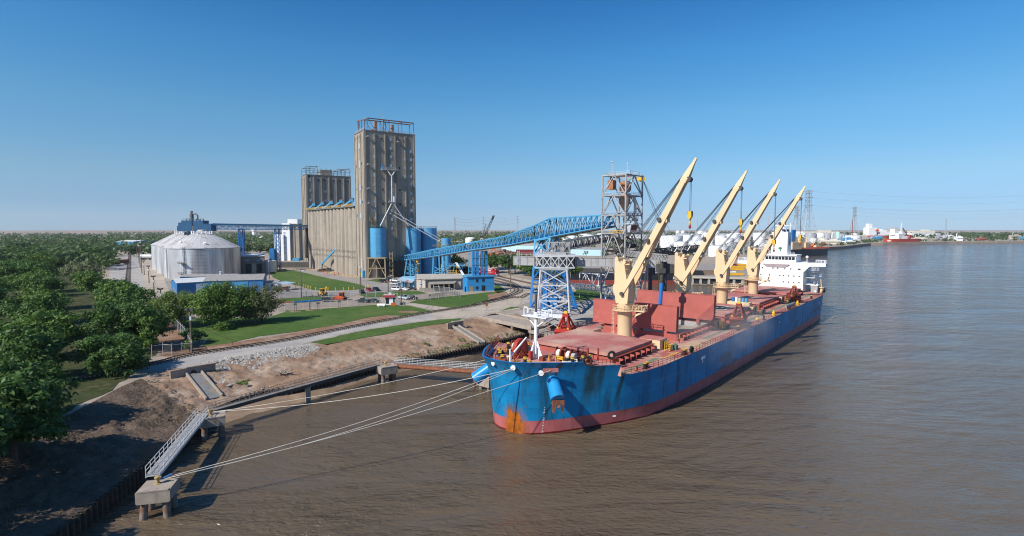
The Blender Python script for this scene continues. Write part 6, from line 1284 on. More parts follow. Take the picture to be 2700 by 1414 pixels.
# blue machine house with two twin-leg elevator casings
mh = thing('machine_house', 'bright blue corrugated machine house with dark window openings under the gallery', 'machine house', (-20.4, 244.2, 5))
M['machblue'] = mat('machine_house_blue', (.025, .25, .56), .5, var=.08, wave=(5.0, .4))
mf = [(-23.1, 250.4), (-20.4, 244.2), (-8.3, 248.6), (-11.2, 255)]
b = MB(); b.prism([(x, y, 5) for x, y in mf], (0, 0, 6.9)); part('wall', b, M['machblue'], mh)
b = MB(); b.prism([(-23.7, 250.6, 11.9), (-20.6, 243.6, 11.9), (-7.7, 248.4, 11.9), (-10.8, 255.6, 11.9)], (0, 0, .5)); part('roof', b, M['steelblue'], mh)
fdx, fdy = 12.1 / 12.9, 4.4 / 12.9; rzm = math.atan2(4.4, 12.1)
def onface(u, z, w_, hh, nm, m_): b = MB(); b.box((-20.4 + fdx * u + fdy * .03, 244.2 + fdy * u - fdx * .03, z), (w_, .14, hh), rzm); part(nm, b, M[m_], mh)
onface(4.6, 10.3, 1.0, 1.3, 'window', 'black'); onface(7.6, 10.4, 1.1, 1.3, 'window', 'black'); onface(4.6, 6.9, 1.1, 1.3, 'window', 'black'); onface(7.6, 6.5, 1.6, 2.9, 'door', 'black')
b = MB(); b.box((-21.5, 246.4, 6.2), (.14, 1.2, 2.4), -.41); part('door', b, M['black'], mh); onface(2.0, 6.4, 1.7, 2.6, 'plywood_panel', 'tanframe')
b = MB(); b.beam((-20.5, 243.95, 5.1), (-8.2, 248.4, 5.1), .5, .5); part('plinth', b, M['conc_light'], mh)
def casing(x, y, label):
    t = thing('elevator_leg', label, 'bucket elevator', (x, y, 12.4)); b = MB()
    for dx in (-.9, .9): b.box((x + dx, y + dx * .36, 18.1), (1.15, 1.5, 11.5), rzm)
    part('leg_casing', b, M['machblue'], t); b = MB()
    for z in (14.5, 17.6, 20.8): b.box((x, y, z), (3.4, 1.9, .22), rzm)
    part('stiffening_band', b, M['steelblue'], t)
casing(-17.0, 247.6, 'left blue twin-casing bucket elevator rising from the machine house roof'); casing(-13.0, 249.2, 'right blue twin-casing bucket elevator rising from the machine house roof')
b = MB()
for x in (-20.6, -18.9): b.beam((x, 249.6, 5), (x + .6, 249.6, 23.5), .32)
for i in range(9): b.beam((-20.6 + i * .06, 249.6, 6 + i * 2), (-18.8 + i * .06, 249.6, 7.6 + i * 2), .16); b.beam((-20.6 + i * .06, 249.6, 6 + i * 2), (-18.8 + i * .06, 249.6, 6 + i * 2), .16)
solo('lattice_mast', b, M['steelblue'], 'slim blue lattice mast beside the left bucket elevator casing', 'lattice mast', (-20.6, 249.6, 5))
# gate booth and its clutter
gb = thing('gate_booth', 'small white gate booth with a red fascia on the road corner', 'guard booth', (-46.54,202.7,5))
bx = W((-47.33,205.5,5)); b = MB(); b.box((bx.x, bx.y, 6.5), (3.0, 2.6, 3.0), .12); part('wall', b, M['white'], gb); b = MB(); b.box((bx.x, bx.y, 8.3), (4.6, 3.8, .8), .12); part('fascia', b, mat('red_fascia', (.40, .045, .05), .5), gb); b = MB(); b.box((bx.x, bx.y, 8.73), (4.3, 3.5, .1), .12); part('roof', b, M['conc_light'], gb)
b = MB(); b.box((bx.x - .5, bx.y - 1.36, 6.5), (1.3, .1, 2.3), .12); part('door', b, M['glass'], gb); b = MB(); b.box((bx.x + .4, bx.y + .2, 9.1), (1.0, .9, .8)); part('air_conditioner', b, M['galv'], gb)
def small(name, k, x, y, dims, m_, label, cat, extra=None):
    c = G0[(k, x, y)]; b = MB(); b.box((c[0], c[1], 5 + dims[2] / 2 + .15), dims, .12)
    for sx in (-.35, .35):
        b.box((c[0] + sx * dims[0], c[1], 5.08), (.15, dims[1] * .9, .16))
    if extra: extra(b, c)
    return solo(name, b, m_, label, cat, (c[0], c[1], 5))
G0 = {('Z3', 1945, 785): (-43.8,203.3,5), ('Z3', 1895, 795): (-44.76,200.8,5), ('Z3', 1900, 770): (-45.64,206.2,5)}
small('generator', 'Z3', 1895, 795, (1.7, 1.0, 1.0), [M['orange']], 'small bright orange generator at the foot of the gate booth', 'generator', lambda b, c: b.tube((c[0], c[1], 6.1), (c[0], c[1], 6.5), .1))
small('portable_toilet', 'Z3', 1900, 770, (1.1, 1.1, 2.1), [mat('teal_plastic', (.02, .20, .17), .5)], 'teal portable toilet between the booth and the grey cabinet', 'portable toilet', lambda b, c: b.prism([(c[0] - .6, c[1] - .6, 7.3), (c[0] + .6, c[1] - .6, 7.3), (c[0] + .6, c[1] + .6, 7.3), (c[0] - .6, c[1] + .6, 7.3)], (0, 0, .15)))
small('equipment_cabinet', 'Z3', 1945, 785, (1.9, 1.2, 2.0), [M['greysteel']], 'tall grey equipment cabinet right of the gate booth', 'cabinet')
c = (-48.51,197.7,5); gt = thing('propane_tank', 'white horizontal propane tank on the grass left of the booth', 'gas tank', c); b = MB(); b.tube((c[0] - 1.3, c[1], 5.75), (c[0] + 1.3, c[1], 5.75), .55, n=14); b.ball((c[0] - 1.3, c[1], 5.75), .55, 12, 8, (.7, 1, 1)); b.ball((c[0] + 1.3, c[1], 5.75), .55, 12, 8, (.7, 1, 1)); b.tube((c[0], c[1], 6.2), (c[0], c[1], 6.5), .25); part('vessel', b, M['white'], gt, smooth=50)
for sx in (-.9, .9): b = MB(); b.box((c[0] + sx, c[1], 5.2), (.25, .9, .45)); part('saddle', b, M['conc_light'], gt)
for q, (x, y) in enumerate(((1978, 785), (2022, 790))):
    p = G0.setdefault(q, [(-42.86,203.3,5), (-41.19,202.3,5)][q]); b = MB()
    for k in range(5): b.m(k % 2).lathe((p[0], p[1], 5 + k * .35), [(.16, 0), (.16, .35)], 8)
    solo('guard_post', b, [M['yellow'], M['black']], ['left', 'right'][q] + ' striped guard post at the foot of the pole by the booth', 'bollard', (p[0], p[1], 5), 'striped guard posts')

# ---------- vehicles ----------
def carpaint(n, c): return mat(n, c, .3, var=.04, coat=.4, spec=.5)
M['tyre'] = M['rubber']
def vehicle(kind, label, p, rz, paint):
    L_, Wd, z1, z2 = dict(suv=(4.8, 1.9, 1.05, 1.75), sedan=(4.7, 1.8, .88, 1.42), pickup=(5.6, 1.95, 1.05, 1.8))[kind]
    t = thing('parked_' + {'suv': 'car', 'sedan': 'car', 'pickup': 'truck'}[kind], label, {'suv': 'car', 'sedan': 'car', 'pickup': 'pickup truck'}[kind], (p[0], p[1], 5.09), rz, 'vehicles parked in the yard')
    h, w = L_ / 2, Wd / 2; b = MB(); a = .38
    # lower body with rounded nose and tail
    prof = [(-h, a + .1), (-h + .15, a), (h - .15, a), (h, a + .15), (h - .03, z1 - .25), (h - .35, z1 - .1), (h * .42, z1), (-h + .1, z1), (-h, z1 - .15)]
    b.prism([(x, -w, z) for x, z in prof], (0, Wd, 0))
    if kind == 'pickup': cab = [(-.55, z1), (1.15, z1), (.55, z2), (-.4, z2)]; b.box((-1.7, 0, z1 + .02), (2.0, Wd - .1, .12))
    elif kind == 'suv': cab = [(-h + .15, z1), (1.15, z1), (.45, z2), (-h + .4, z2)]
    else: cab = [(-h + .75, z1), (1.2, z1), (.4, z2), (-h + 1.5, z2)]
    b.prism([(x, -w + .12, z) for x, z in cab], (0, Wd - .24, 0))
    for s_ in (-1, 1):
        for x in (-h + .95, h - .95): b.prism([(x - .5, s_ * w, a + .02), (x + .5, s_ * w, a + .02), (x + .4, s_ * w, .85), (x - .4, s_ * w, .85)], (0, s_ * .04, 0))
    part('body', b, paint, t, world=False)
    b = MB(); g = .05
    cx = sum(x for x, z in cab) / 4
    q = [(cx + (x - cx) * .9, z1 + (z - z1) * .88 + .05) for x, z in cab]
    for s_ in (-1, 1): b.prism([(x, s_ * (w - .12), z) for x, z in q], (0, s_ * .02, 0))
    (x0, _), (x1, _), (x2, _), (x3, _) = cab
    b.prism([(x1 + .03, -w + .25, z1 + .08), (x1 + .03, w - .25, z1 + .08), (x2 + .08, w - .3, z2 - .08), (x2 + .08, -w + .3, z2 - .08)], (.02, 0, 0))
    b.prism([(x0 - .02, -w + .25, z1 + .1), (x0 - .02, w - .25, z1 + .1), (x3 - .05, w - .3, z2 - .1), (x3 - .05, -w + .3, z2 - .1)], (-.02, 0, 0)); part('windows', b, M['glass'], t, world=False)
    for x in (-h + .95, h - .95):
        for s_ in (-1, 1):
            b = MB(); b.tube((x, s_ * (w - .2), .36), (x, s_ * (w + .03), .36), .36, n=14); wl = part('wheel', b, M['tyre'], t, world=False); b = MB(); b.tube((x, s_ * (w + .02), .36), (x, s_ * (w + .05), .36), .2, n=10); part('rim', b, M['galv'], wl, world=False)
    for s_ in (-1, 1): b = MB(); b.box((h - .02, s_ * (w - .35), z1 - .35), (.1, .4, .16)); part('headlight', b, M['pane'], t, world=False); b = MB(); b.box((-h + .01, s_ * (w - .2), z1 - .25), (.08, .2, .3)); part('tail_light', b, M['brightred'], t, world=False)
    b = MB(); b.box((h + .02, 0, a + .15), (.12, Wd * .9, .2)); b.box((-h - .02, 0, a + .15), (.12, Wd * .9, .2)); part('bumper', b, M['black'], t, world=False)
    return t
pw, pk, pgn, pr, psl, pgr, pmar = carpaint('white_car_paint', (.75, .75, .75)), carpaint('black_car_paint', (.012, .013, .016)), carpaint('dark_green_car_paint', (.025, .05, .045)), carpaint('red_car_paint', (.30, .015, .02)), carpaint('silver_blue_paint', (.40, .47, .52)), carpaint('dark_grey_car_paint', (.055, .06, .07)), carpaint('dark_maroon_paint', (.05, .02, .022))
vehicle('suv', 'dark grey car with dusty panels parked alone by the striped pipes', (-73.69,213,5), .18, pgr)
vehicle('pickup', 'dark green pickup parked nose-out left of the gate booth', (-58.99,210.7,5), 2.9, pgn)
vehicle('sedan', 'dark grey-green saloon between the dark pickup and the gate booth', (-54.65,210.7,5), -.3, carpaint('slate_car_paint', (.05, .065, .07)))
vehicle('suv', 'dark green car at the left end of the three by the chain-link gate', (-67.72,240.6,5), -1.1, pgn)
vehicle('suv', 'red car in the middle of the three by the chain-link gate', (-66.12,246.8,5), -1.0, pr)
vehicle('suv', 'black car at the right end of the three by the chain-link gate', (-63.45,249.3,5), -.9, pk)
vehicle('suv', 'big white car nearest the poles in front of the blue veranda', (-54.53,251.9,5), -.5, pw)
vehicle('sedan', 'white saloon between the big white car and the black saloon', (-50.91,252.6,5), -.45, pw)
vehicle('sedan', 'black saloon parked closest to the concrete office wall', (-47.7,253.6,5), -.4, pk)
vehicle('pickup', 'silver blue pickup parked right of the gate booth', (-44.69,220.3,5), -.6, psl)
vehicle('sedan', 'dark maroon saloon beside the silver blue pickup', (-41.17,220.3,5), -.5, pmar)
vehicle('suv', 'black car alone on the grass corner near the tan silo legs', (-69.82,289.6,5), -.3, pk)
vehicle('suv', 'black car behind the worker in orange near the veranda', (-67.69,295.8,5), -.3, pk)
vehicle('pickup', 'white pickup at the far end of the row by the veranda', (-64.44,294,5), -.4, pw)
vehicle('sedan', 'pale silver saloon second in the row by the veranda', (-61.16,277.9,5), -.4, carpaint('silver_paint', (.5, .53, .55)))
vehicle('sedan', 'dark blue saloon beside the pale silver one by the veranda', (-56.84,272.1,5), -.4, carpaint('navy_paint', (.02, .06, .15)))
# yellow backhoe and orange bulldozer
def loader(p, rz, label, name, m_, cat, tracks, boom):
    t = thing(name, label, cat, (p[0], p[1], 5.09), rz); b = MB()
    b.prism([(-1.9, -.8, .75), (1.6, -.8, .75), (2.0, -.8, 1.2), (1.9, -.8, 1.7), (.3, -.8, 1.75), (-1.9, -.8, 1.35)], (0, 1.6, 0)); part('chassis', b, m_, t, world=False)
    b = MB()
    for x in (-1.3, .1):
        for y in (-.75, .75): b.beam((x, y, 1.4), (x, y, 3.0), .14)
    b.box((-.6, 0, 3.05), (1.8, 1.8, .16)); b.m(1).box((-.6, 0, 2.2), (1.3, 1.44, 1.3)); part('cab', b, [m_, M['glass']], t, world=False)
    if tracks:
        for s_ in (-1, 1): b = MB(); b.prism([(-1.9, s_ * 1.0, .1), (1.7, s_ * 1.0, .1), (2.1, s_ * 1.0, .5), (1.7, s_ * 1.0, .95), (-1.9, s_ * 1.0, .95), (-2.3, s_ * 1.0, .5)], (0, s_ * .5, 0)); part('track', b, M['grabred'], t, world=False)
    else:
        for x, r_ in ((-1.4, .8), (1.5, .55)):
            for s_ in (-1, 1): b = MB(); b.tube((x, s_ * .8, r_), (x, s_ * 1.2, r_), r_, n=14); w_ = part('wheel', b, M['tyre'], t, world=False); b = MB(); b.tube((x, s_ * 1.2, r_), (x, s_ * 1.24, r_), r_ * .5, n=10); part('rim', b, m_, w_, world=False)
    b = MB()
    for s_ in (-1, 1): b.beam((.9, s_ * .75, 1.5), (2.8, s_ * .75, .9), .2); 
    b.prism([(2.7, -1.2, .1), (3.3, -1.2, .15), (2.9, -1.2, 1.0), (2.7, -1.2, 1.1)], (0, 2.4, 0)); part('bucket', b, m_, t, world=False)
    if boom: b = MB(); b.beam((-1.9, 0, 1.2), (-3.0, 0, 4.0), .35, .5); b.beam((-3.0, 0, 4.0), (-1.8, 0, 2.9), .3, .4); b.prism([(-2.0, -.35, 2.4), (-1.4, -.35, 2.5), (-1.6, -.35, 3.2)], (0, .7, 0)); part('digger_arm', b, m_, t, world=False)
    return t
loader((-82.78,231.9,5), 2.7, 'yellow backhoe loader with its digger arm folded up', 'backhoe_loader', mat('machine_yellow', (.62, .33, .015), .45), 'backhoe', False, True)
loader((-70.14,217.8,5), 2.9, 'orange tracked dozer behind the dark grey car', 'bulldozer', mat('dozer_orange', (.50, .10, .025), .55), 'bulldozer', True, False)
b = MB(); c = (-87.24,228.6,5); b.box((c[0], c[1], 5.6), (6, 1.8, .25)); 
for x in (-2.6, -1.2, .2, 1.6): b.beam((c[0] + x, c[1] - .8, 5.7), (c[0] + x, c[1] - .8, 7.2), .16); b.beam((c[0] + x, c[1] + .8, 5.7), (c[0] + x, c[1] + .8, 7.2), .16)
for x in (-1, 0): b.tube((c[0] + x, c[1] - 1, 5.35), (c[0] + x, c[1] - .7, 5.35), .35, n=10)
b.box((c[0] + 3.5, c[1], 6.3), (1.2, 1.2, 1.6)); solo('flat_trailer', b, M['greysteel'], 'grey stake-sided flat trailer left of the yellow backhoe', 'trailer', (c[0], c[1], 5))
pa, pb2 = W((-85.87,209.3,5)), W((-77.16,215.1,5))
for q in range(3): b = MB(); o = W((q * -.3, .75 * q, .32)); b.tube(pa + o + W((q * 3, 0, 0)), pb2 + o + W((q * .8, 0, 0)), .3, n=8); solo('blue_pipe', b, M['deepblue'], ['nearest', 'middle', 'farthest'][q] + ' of the blue pipes lying beside the dark grey car', 'pipe', pa + o + W((q * 3, 0, -.3)), 'blue pipes on the ground', smooth=40)
b = MB(); b.tube(pa + W((-9, 0, .3)), pa + W((-.5, 0, .3)), .3, n=8); solo('rusty_pipe', b, M['rust'], 'rusty brown pipe lying left of the blue pipes', 'pipe', pa + W((-9, 0, 0)), smooth=40)
# blue boom conveyor by the silos, cones
c = (-129.5,363,5); b = MB(); b.beam((c[0], c[1], 10), (c[0] + 12, c[1] - 4, 21), 1.0, 1.0); b.m(1).beam((c[0] - 2, c[1] + 1, 6), (c[0] + 16, c[1] + 4, 7.5), 1.6, 1.6); b.m(1).beam((c[0], c[1], 5), (c[0] + 1, c[1], 10), .5); b.m(1).beam((c[0] + 10, c[1], 5.2), (c[0] + 2, c[1], 9), .4); b.m(2).beam((c[0] + 9, c[1] + 1, 6), (c[0] + 10, c[1] + 1, 12), .5); b.m(1).box((c[0] + 6, c[1] + 2, 5.6), (18, 1.6, .7), .1)
solo('portable_conveyor', b, [M['steelblue'], M['darksteel'], M['yellow']], 'dark portable conveyor with a raised blue chute against the silo row', 'conveyor', (c[0], c[1], 5))
for q, cc in enumerate([(-127,359.3,5),(-119.3,344.6,5),(-112.7,338.6,5),(-110.7,340.4,5)]):
    b = MB(); b.lathe(cc, [(.75, 0), (.75, .12), (.4, .14), (.32, .7), (.24, 1.5), (.1, 1.6)], 10); solo('traffic_drum', b, M['orange'], ['orange traffic drum nearest the portable conveyor wheels', 'orange traffic drum second along the dashed kerb by the silos', 'orange traffic drum third along the dashed kerb by the silos', 'orange traffic drum nearest the yellow wall ramp'][q], 'traffic drum', cc, 'orange traffic drums', smooth=40)
db_ = MB()
kl = bez([(-169.4,387.9),(-160.1,386.4),(-147.4,383.3),(-136.2,375.9),(-120.4,354),(-103.3,332.8),(-89.41,315)], 8)
for i in range(0, len(kl) - 1, 2): a, c = kl[i], kl[i + 1]; db_.beam((*a, 5.15), (*c, 5.15), .5, .2)
struct('kerb_markings', db_, M['yellow'])
# ---------- poles and lamps ----------
def pole(base, top, label, kind='lamp', group='utility poles'):
    t = thing('utility_pole' if kind != 'mast' else 'steel_mast', label, 'utility pole', base, 0, group)
    b = MB(); b.tube(base, (base[0], base[1], top), .24, .17, 8); part('pole_shaft', b, M['wood'], t, smooth=50)
    if kind == 'lamp':
        b = MB(); b.beam((base[0] - .8, base[1], top - .4), (base[0] + .8, base[1] - .3, top - .4), .14); b.box((base[0] - .6, base[1] - .2, top - .1), (.6, .6, .5)); b.box((base[0] + .8, base[1] - .4, top - .05), (.55, .6, .5)); part('floodlight', b, M['darksteel'], t)
        b = MB(); b.box((base[0] + .2, base[1] - .2, top - 2.2), (.4, .4, .9)); part('switch_box', b, M['galv'], t)
    elif kind == 'street': b = MB(); b.beam((base[0], base[1], top - .3), (base[0] + 1.6, base[1] - 1.2, top + .1), .12); b.box((base[0] + 1.7, base[1] - 1.3, top + .1), (.8, .5, .25)); part('lamp_head', b, M['galv'], t)
    else: b = MB(); b.box((base[0], base[1] - .2, top - .6), (.5, .4, .8)); b.beam((base[0] - .5, base[1], top - .2), (base[0] + .5, base[1], top - .2), .1); part('transformer', b, M['galv'], t)
    return t
pole((-74.43,122.9,5), 15.6, 'tall weathered lamp pole at the corner of the chain-link fence above the track')
pole((-117.3,177.9,5), 14.2, 'weathered lamp pole beside the dirt road where the fence begins')
pole((-151.4,225.5,5), 14.2, 'weathered lamp pole beside the dirt road, next beyond the fence corner')
pole((-193.9,285.2,5), 14.4, 'weathered lamp pole beside the dirt road, opposite the nearest tank')
pole((-232.1,337.3,5), 14, 'weathered lamp pole on the dirt road right of the tallest pole', 'lamp')
pole((-242,349.5,5), 26, 'tallest dark wooden pole left of the steel tanks', 'plain')
pole((-277.9,399.8,5), 22, 'wooden pole just behind the tallest dark one', 'plain')
pole((-314.1,450.7,5), 21, 'wooden pole third back in the line of tall dark poles', 'plain')
pole((-376.4,537.6,5), 30, 'pale pole at the far end of the line of tall poles', 'plain')
pole((-88.82,224.7,5), 16.6, 'wooden lamp pole between the trailer yard and the yellow bollards', 'street')
pole((-67.5,237.7,5), 17.5, 'wooden pole by the dark green car on the bend', 'plain')
pole((-55.74,240,5), 13.0, 'bare wooden pole just behind the gate booth', 'street')
pole((-42.79,205.5,5), 14.4, 'bare wooden pole between the striped guard posts', 'none_')
pole((-45.45,252.6,5), 17.6, 'wooden pole at the corner of the concrete office', 'street')
pole((-140.4,309,5), 16, 'pale pole on the edge of the lawn behind the trailer', 'plain')
pole((-0.64,245.2,5), 21.8, 'tall black pole beside the curved railway sidings', 'plain')
b = MB()
def wire(b, p, q, sag, r_=.035):
    p, q = W(p), W(q); pts = []
    for i in range(13): t = i / 12; v = p.lerp(q, t); v.z -= sag * 4 * t * (1 - t); pts.append(v)
    b.path(pts, r_, 4)
pz = [((-74.43,122.9,5), 15), ((-117.3,177.9,5), 13.6), ((-151.4,225.5,5), 13.6), ((-193.9,285.2,5), 13.8)]
for (a, za), (c, zc) in zip(pz, pz[1:]): wire(b, (a[0], a[1], za), (c[0], c[1], zc), 1.2)
a = (-74.43,122.9,5); c = (-72.09,137,5); wire(b, (a[0], a[1], 12.5), c, 0.1)
solo('overhead_wire', b, M['cable'], 'thin black wires strung between the lamp poles by the fence', 'wire', (a[0], a[1], 12))
# ---------- fences ----------
def cl_mat():
    m_ = bpy.data.materials.new('chain_link'); m_.use_nodes = True; nt = m_.node_tree; N = nt.nodes; L = nt.links
    b = N['Principled BSDF']; b.inputs['Base Color'].default_value = (.13, .14, .14, 1); b.inputs['Roughness'].default_value = .6; b.inputs['Metallic'].default_value = .3
    tc = N.new('ShaderNodeTexCoord'); prev = None
    for ang in (.785, -.785):
        mp = N.new('ShaderNodeMapping'); mp.inputs['Rotation'].default_value = (0, ang, 0); L.new(tc.outputs['Object'], mp.inputs[0])
        w = N.new('ShaderNodeTexWave'); w.inputs['Scale'].default_value = 2.6; w.bands_direction = 'Z'; L.new(mp.outputs[0], w.inputs['Vector'])
        r = N.new('ShaderNodeMath'); r.operation = 'GREATER_THAN'; r.inputs[1].default_value = .965; L.new(w.outputs['Fac'], r.inputs[0])
        if prev is None: prev = r
        else: mx = N.new('ShaderNodeMath'); mx.operation = 'MAXIMUM'; L.new(prev.outputs[0], mx.inputs[0]); L.new(r.outputs[0], mx.inputs[1]); L.new(mx.outputs[0], b.inputs['Alpha'])
    return m_
M['mesh'] = cl_mat()
def fence(pts, label, h=2.4, step=3.2, gate=False, barb=False):
    t = thing('chain_link_fence', label, 'fence', (pts[0][0], pts[0][1], 5), 0, 'chain-link fences'); n_ = 0
    b = MB(); m_ = MB()
    for a, c in zip(pts, pts[1:]):
        a, c = W((a[0], a[1], 5)), W((c[0], c[1], 5)); n = max(1, round((c - a).length / step)); m_.quad(a, c, c + W((0, 0, h)), a + W((0, 0, h))); b.beam(a + W((0, 0, h)), c + W((0, 0, h)), .06)
        for i in range(n + (1 if (c - W((*pts[-1][:2], 5))).length < .1 else 0)):
            p = a.lerp(c, i / n); q = MB(); q.tube(p, p + W((0, 0, h + .1)), .06, n=6)
            if barb: q.beam(p + W((0, 0, h)), p + W((.3, -.3, h + .45)), .08)
            part('fence_post', q, M['galv'], t)
    part('mesh_panel', m_, M['mesh'], t); part('top_rail', b, M['galv'], t); return t
fence([(-118.4,179.5,5),(-101,158.1,5),(-86.54,140,5),(-74.31,122.7,5)], 'tall chain-link fence running down beside the tree row to the track', 3.0, 3.2, barb=True)
fence([(-74.31,122.7,5),(-76.18,121.9,5),(-77.56,120.6,5),(-80.24,121.5,5),(-81.35,119.4,5)], 'short chain-link fence with bent-top posts beside the foremost tree', 2.6, 2.8, barb=True)
fence([(-193.9,298.4,5),(-168.1,262.1,5),(-144.6,229.4,5)] + [(-128.2,204.7,5),(-117,183.6,5)], 'chain-link fence between the dirt road and the blue sheds', 2.4)
fence([(-82.86,188,5),(-80.64,188.8,5),(-70.6,197.1,5),(-58.83,201.2,5),(-51.72,207.7,5)], 'long chain-link fence along the top edge of the big lawn')
fence([(-97.68,221.3,5),(-90.62,226,5),(-83.87,226,5),(-68.53,226,5)], 'chain-link fence behind the yellow backhoe and orange dozer')
fence([(-61.76,226.5,5),(-54.19,226,5),(-47.25,220.3,5)], 'chain-link fence with a braced gate left of the gate booth roof')
fence([(-41.89,214.7,5),(-33.47,218.3,5),(-27.55,226,5)] + [(-33.31,218.8,5),(-24.92,225.7,5),(-21.79,226.5,5),(-28.34,242.1,5),(-35.82,247.7,5)], 'chain-link fence round the empty gravel car park')
# ---------- yellow bollards along the lawn ----------
bp_ = [(-109.3,274,5),(-106.1,269.1,5),(-103.9,266.5,5),(-101.8,263.6,5),(-99.69,260,5),(-98.26,258.3,5),(-96.48,255.9,5),(-92.42,251.2,5),(-86.28,250.3,5),(-82.7,249.9,5),(-79.28,250.9,5),(-77.38,252.6,5),(-75.11,253.6,5),(-71.09,259.3,5),(-70.29,262.1,5),(-71.96,266.5,5),(-74.17,270.9,5),(-76.22,274,5),(-78.33,277.1,5),(-80.16,280,5),(-81.58,282,5),(-83.23,284.1,5),(-84.9,286.2,5),(-86.86,289.1,5),(-88.59,291.3,5),(-90.13,293.5,5)]
b0 = None
for q, c in enumerate(bp_):
    if b0 is None:
        b = MB(); b.lathe((0, 0, 0), [(.16, 0), (.16, 1.5), (.1, 1.6)], 8); b0 = part('guard_bollard', b, M['yellow'], None, world=False, smooth=40); tag(b0, 'yellow steel bollard edging the rounded lawn below the silos', 'bollard', 'yellow bollards around the lawn'); b0.location = c
    else: o = b0.copy(); COL.objects.link(o); o.location = c
# signs on the lawn
def sign(c, label, post=1.8, w_=1.2, h=.7, shape='rect', m_='green'):
    t = thing('lawn_sign', label, 'sign', c, 0, 'small signs'); b = MB()
    for x in ((-.3, .3) if shape == 'rect' else (0,)): b.beam((c[0] + x, c[1], 5), (c[0] + x, c[1], 5 + post), .1)
    part('sign_post', b, M['darksteel'], t); b = MB()
    if shape == 'rect': b.box((c[0], c[1] - .08, 5 + post), (w_, .06, h))
    else: b.tube((c[0], c[1] - .06, 5 + post), (c[0], c[1] - .1, 5 + post), .55, n=16)
    part('sign_panel', b, M[m_], t)
M['signgrey'] = mat('dark_sign_back', (.06, .08, .07), .6)
for q, (c, lb_) in enumerate(zip([(-76.09,186.9,5),(-69.19,189.9,5),(-63.14,194.5,5)], ('dark sign on posts at the left of the lawn near the olive tree', 'dark sign on posts in the middle of the lawn fence', 'dark sign on posts at the right of the lawn fence, below the dozer'))): sign(c, lb_, 2.6, m_='signgrey')
sign((-8.96,188.6,5), 'round orange and black railway sign by the level crossing', 2.2, shape='round', m_='rust')
sign((-33.51,217.6,5), 'small dark sign on a post on the grass below the car park', 2.0, .8, .7, m_='signgrey')
b = MB(); c = (-71.96,189.3,5); b.beam(c, (c[0], c[1], 8.6), .32); solo('timber_post', b, M['wood'], 'thick timber post standing alone on the lawn between two dark signs', 'post', c)
# ---------- people ----------
def person(p, rz, label, shirt, legs, hat, skin=(.35, .2, .14), s_=1.0):
    t = thing('person', label, 'person', p, rz)
    me = bpy.data.meshes.new('body'); vs = [(0, 0, .95), (0, 0, 1.2), (0, 0, 1.42), (0, 0, 1.52), (.02, 0, 1.66), (-.0, .1, .9), (.03, .11, .5), (-.02, .11, .07), (.12, .12, .04), (0, -.1, .9), (.02, -.11, .5), (.0, -.12, .07), (.13, -.12, .04), (0, .2, 1.4), (.02, .27, 1.12), (.14, .25, .9), (0, -.2, 1.4), (.02, -.27, 1.12), (.14, -.25, .9)]
    es = [(0, 1), (1, 2), (2, 3), (3, 4), (0, 5), (5, 6), (6, 7), (7, 8), (0, 9), (9, 10), (10, 11), (11, 12), (2, 13), (13, 14), (14, 15), (2, 16), (16, 17), (17, 18)]
    me.from_pydata(vs, es, []); o = bpy.data.objects.new('body', me); COL.objects.link(o)
    md = o.modifiers.new('s', 'SKIN'); rr = [.15, .16, .16, .06, .105, .1, .075, .055, .045, .1, .075, .055, .045, .075, .055, .045, .075, .055, .045]
    for k, r_ in enumerate(rr): me.skin_vertices[0].data[k].radius = (r_, r_ * (1.15 if k in (0, 1, 2) else 1))
    me.skin_vertices[0].data[0].use_root = True; o.modifiers.new('u', 'SUBSURF').levels = 1
    dg = bpy.context.evaluated_depsgraph_get(); m2 = bpy.data.meshes.new_from_object(o.evaluated_get(dg)); bpy.data.objects.remove(o)
    o = bpy.data.objects.new('body', m2); COL.objects.link(o); o.parent = t
    for m_ in (skin_mat(skin), shirt, legs): m2.materials.append(m_)
    for f in m2.polygons: z = f.center.z; f.material_index = 0 if z > 1.5 or (z < 1.0 and abs(f.center.y) > .2 and z > .8) else (1 if z > .97 else 2); f.use_smooth = True
    b = MB(); b.lathe((.02, 0, 1.68), [(.16, 0), (.125, .02), (.11, .09), (.05, .13), (0, .135)], 10); part('hard_hat', b, hat, t, world=False); return t
def skin_mat(c): return mat('skin', c, .6)
pp = sw((44.7, -8.9, 9.0)); pp = sw((46.2, -10.4, 9.02))
person(pp, 2.5, 'person in lime top and blue trousers on deck by the yellow steps', mat('lime_vest', (.25, .5, .04), .8), mat('blue_overall', (.02, .10, .35), .8), M['yellow'])
person((-66.81,285.3,5), 1.0, 'person in an orange jacket walking near the parked black cars', mat('orange_vest', (.8, .13, .03), .8), mat('jeans', (.05, .07, .12), .8), M['white'])
person((-65.53,290.4,5), -1.0, 'person in a lime vest standing behind the silver saloon', mat('lime_vest', (.25, .5, .04), .8), mat('jeans', (.05, .07, .12), .8), M['orange'])
person((-58.18,276,5), 2.0, 'person in a lime vest between the dark blue saloon and the veranda', mat('lime_vest', (.25, .5, .04), .8), mat('blue_overall', (.02, .10, .35), .8), M['orange'])
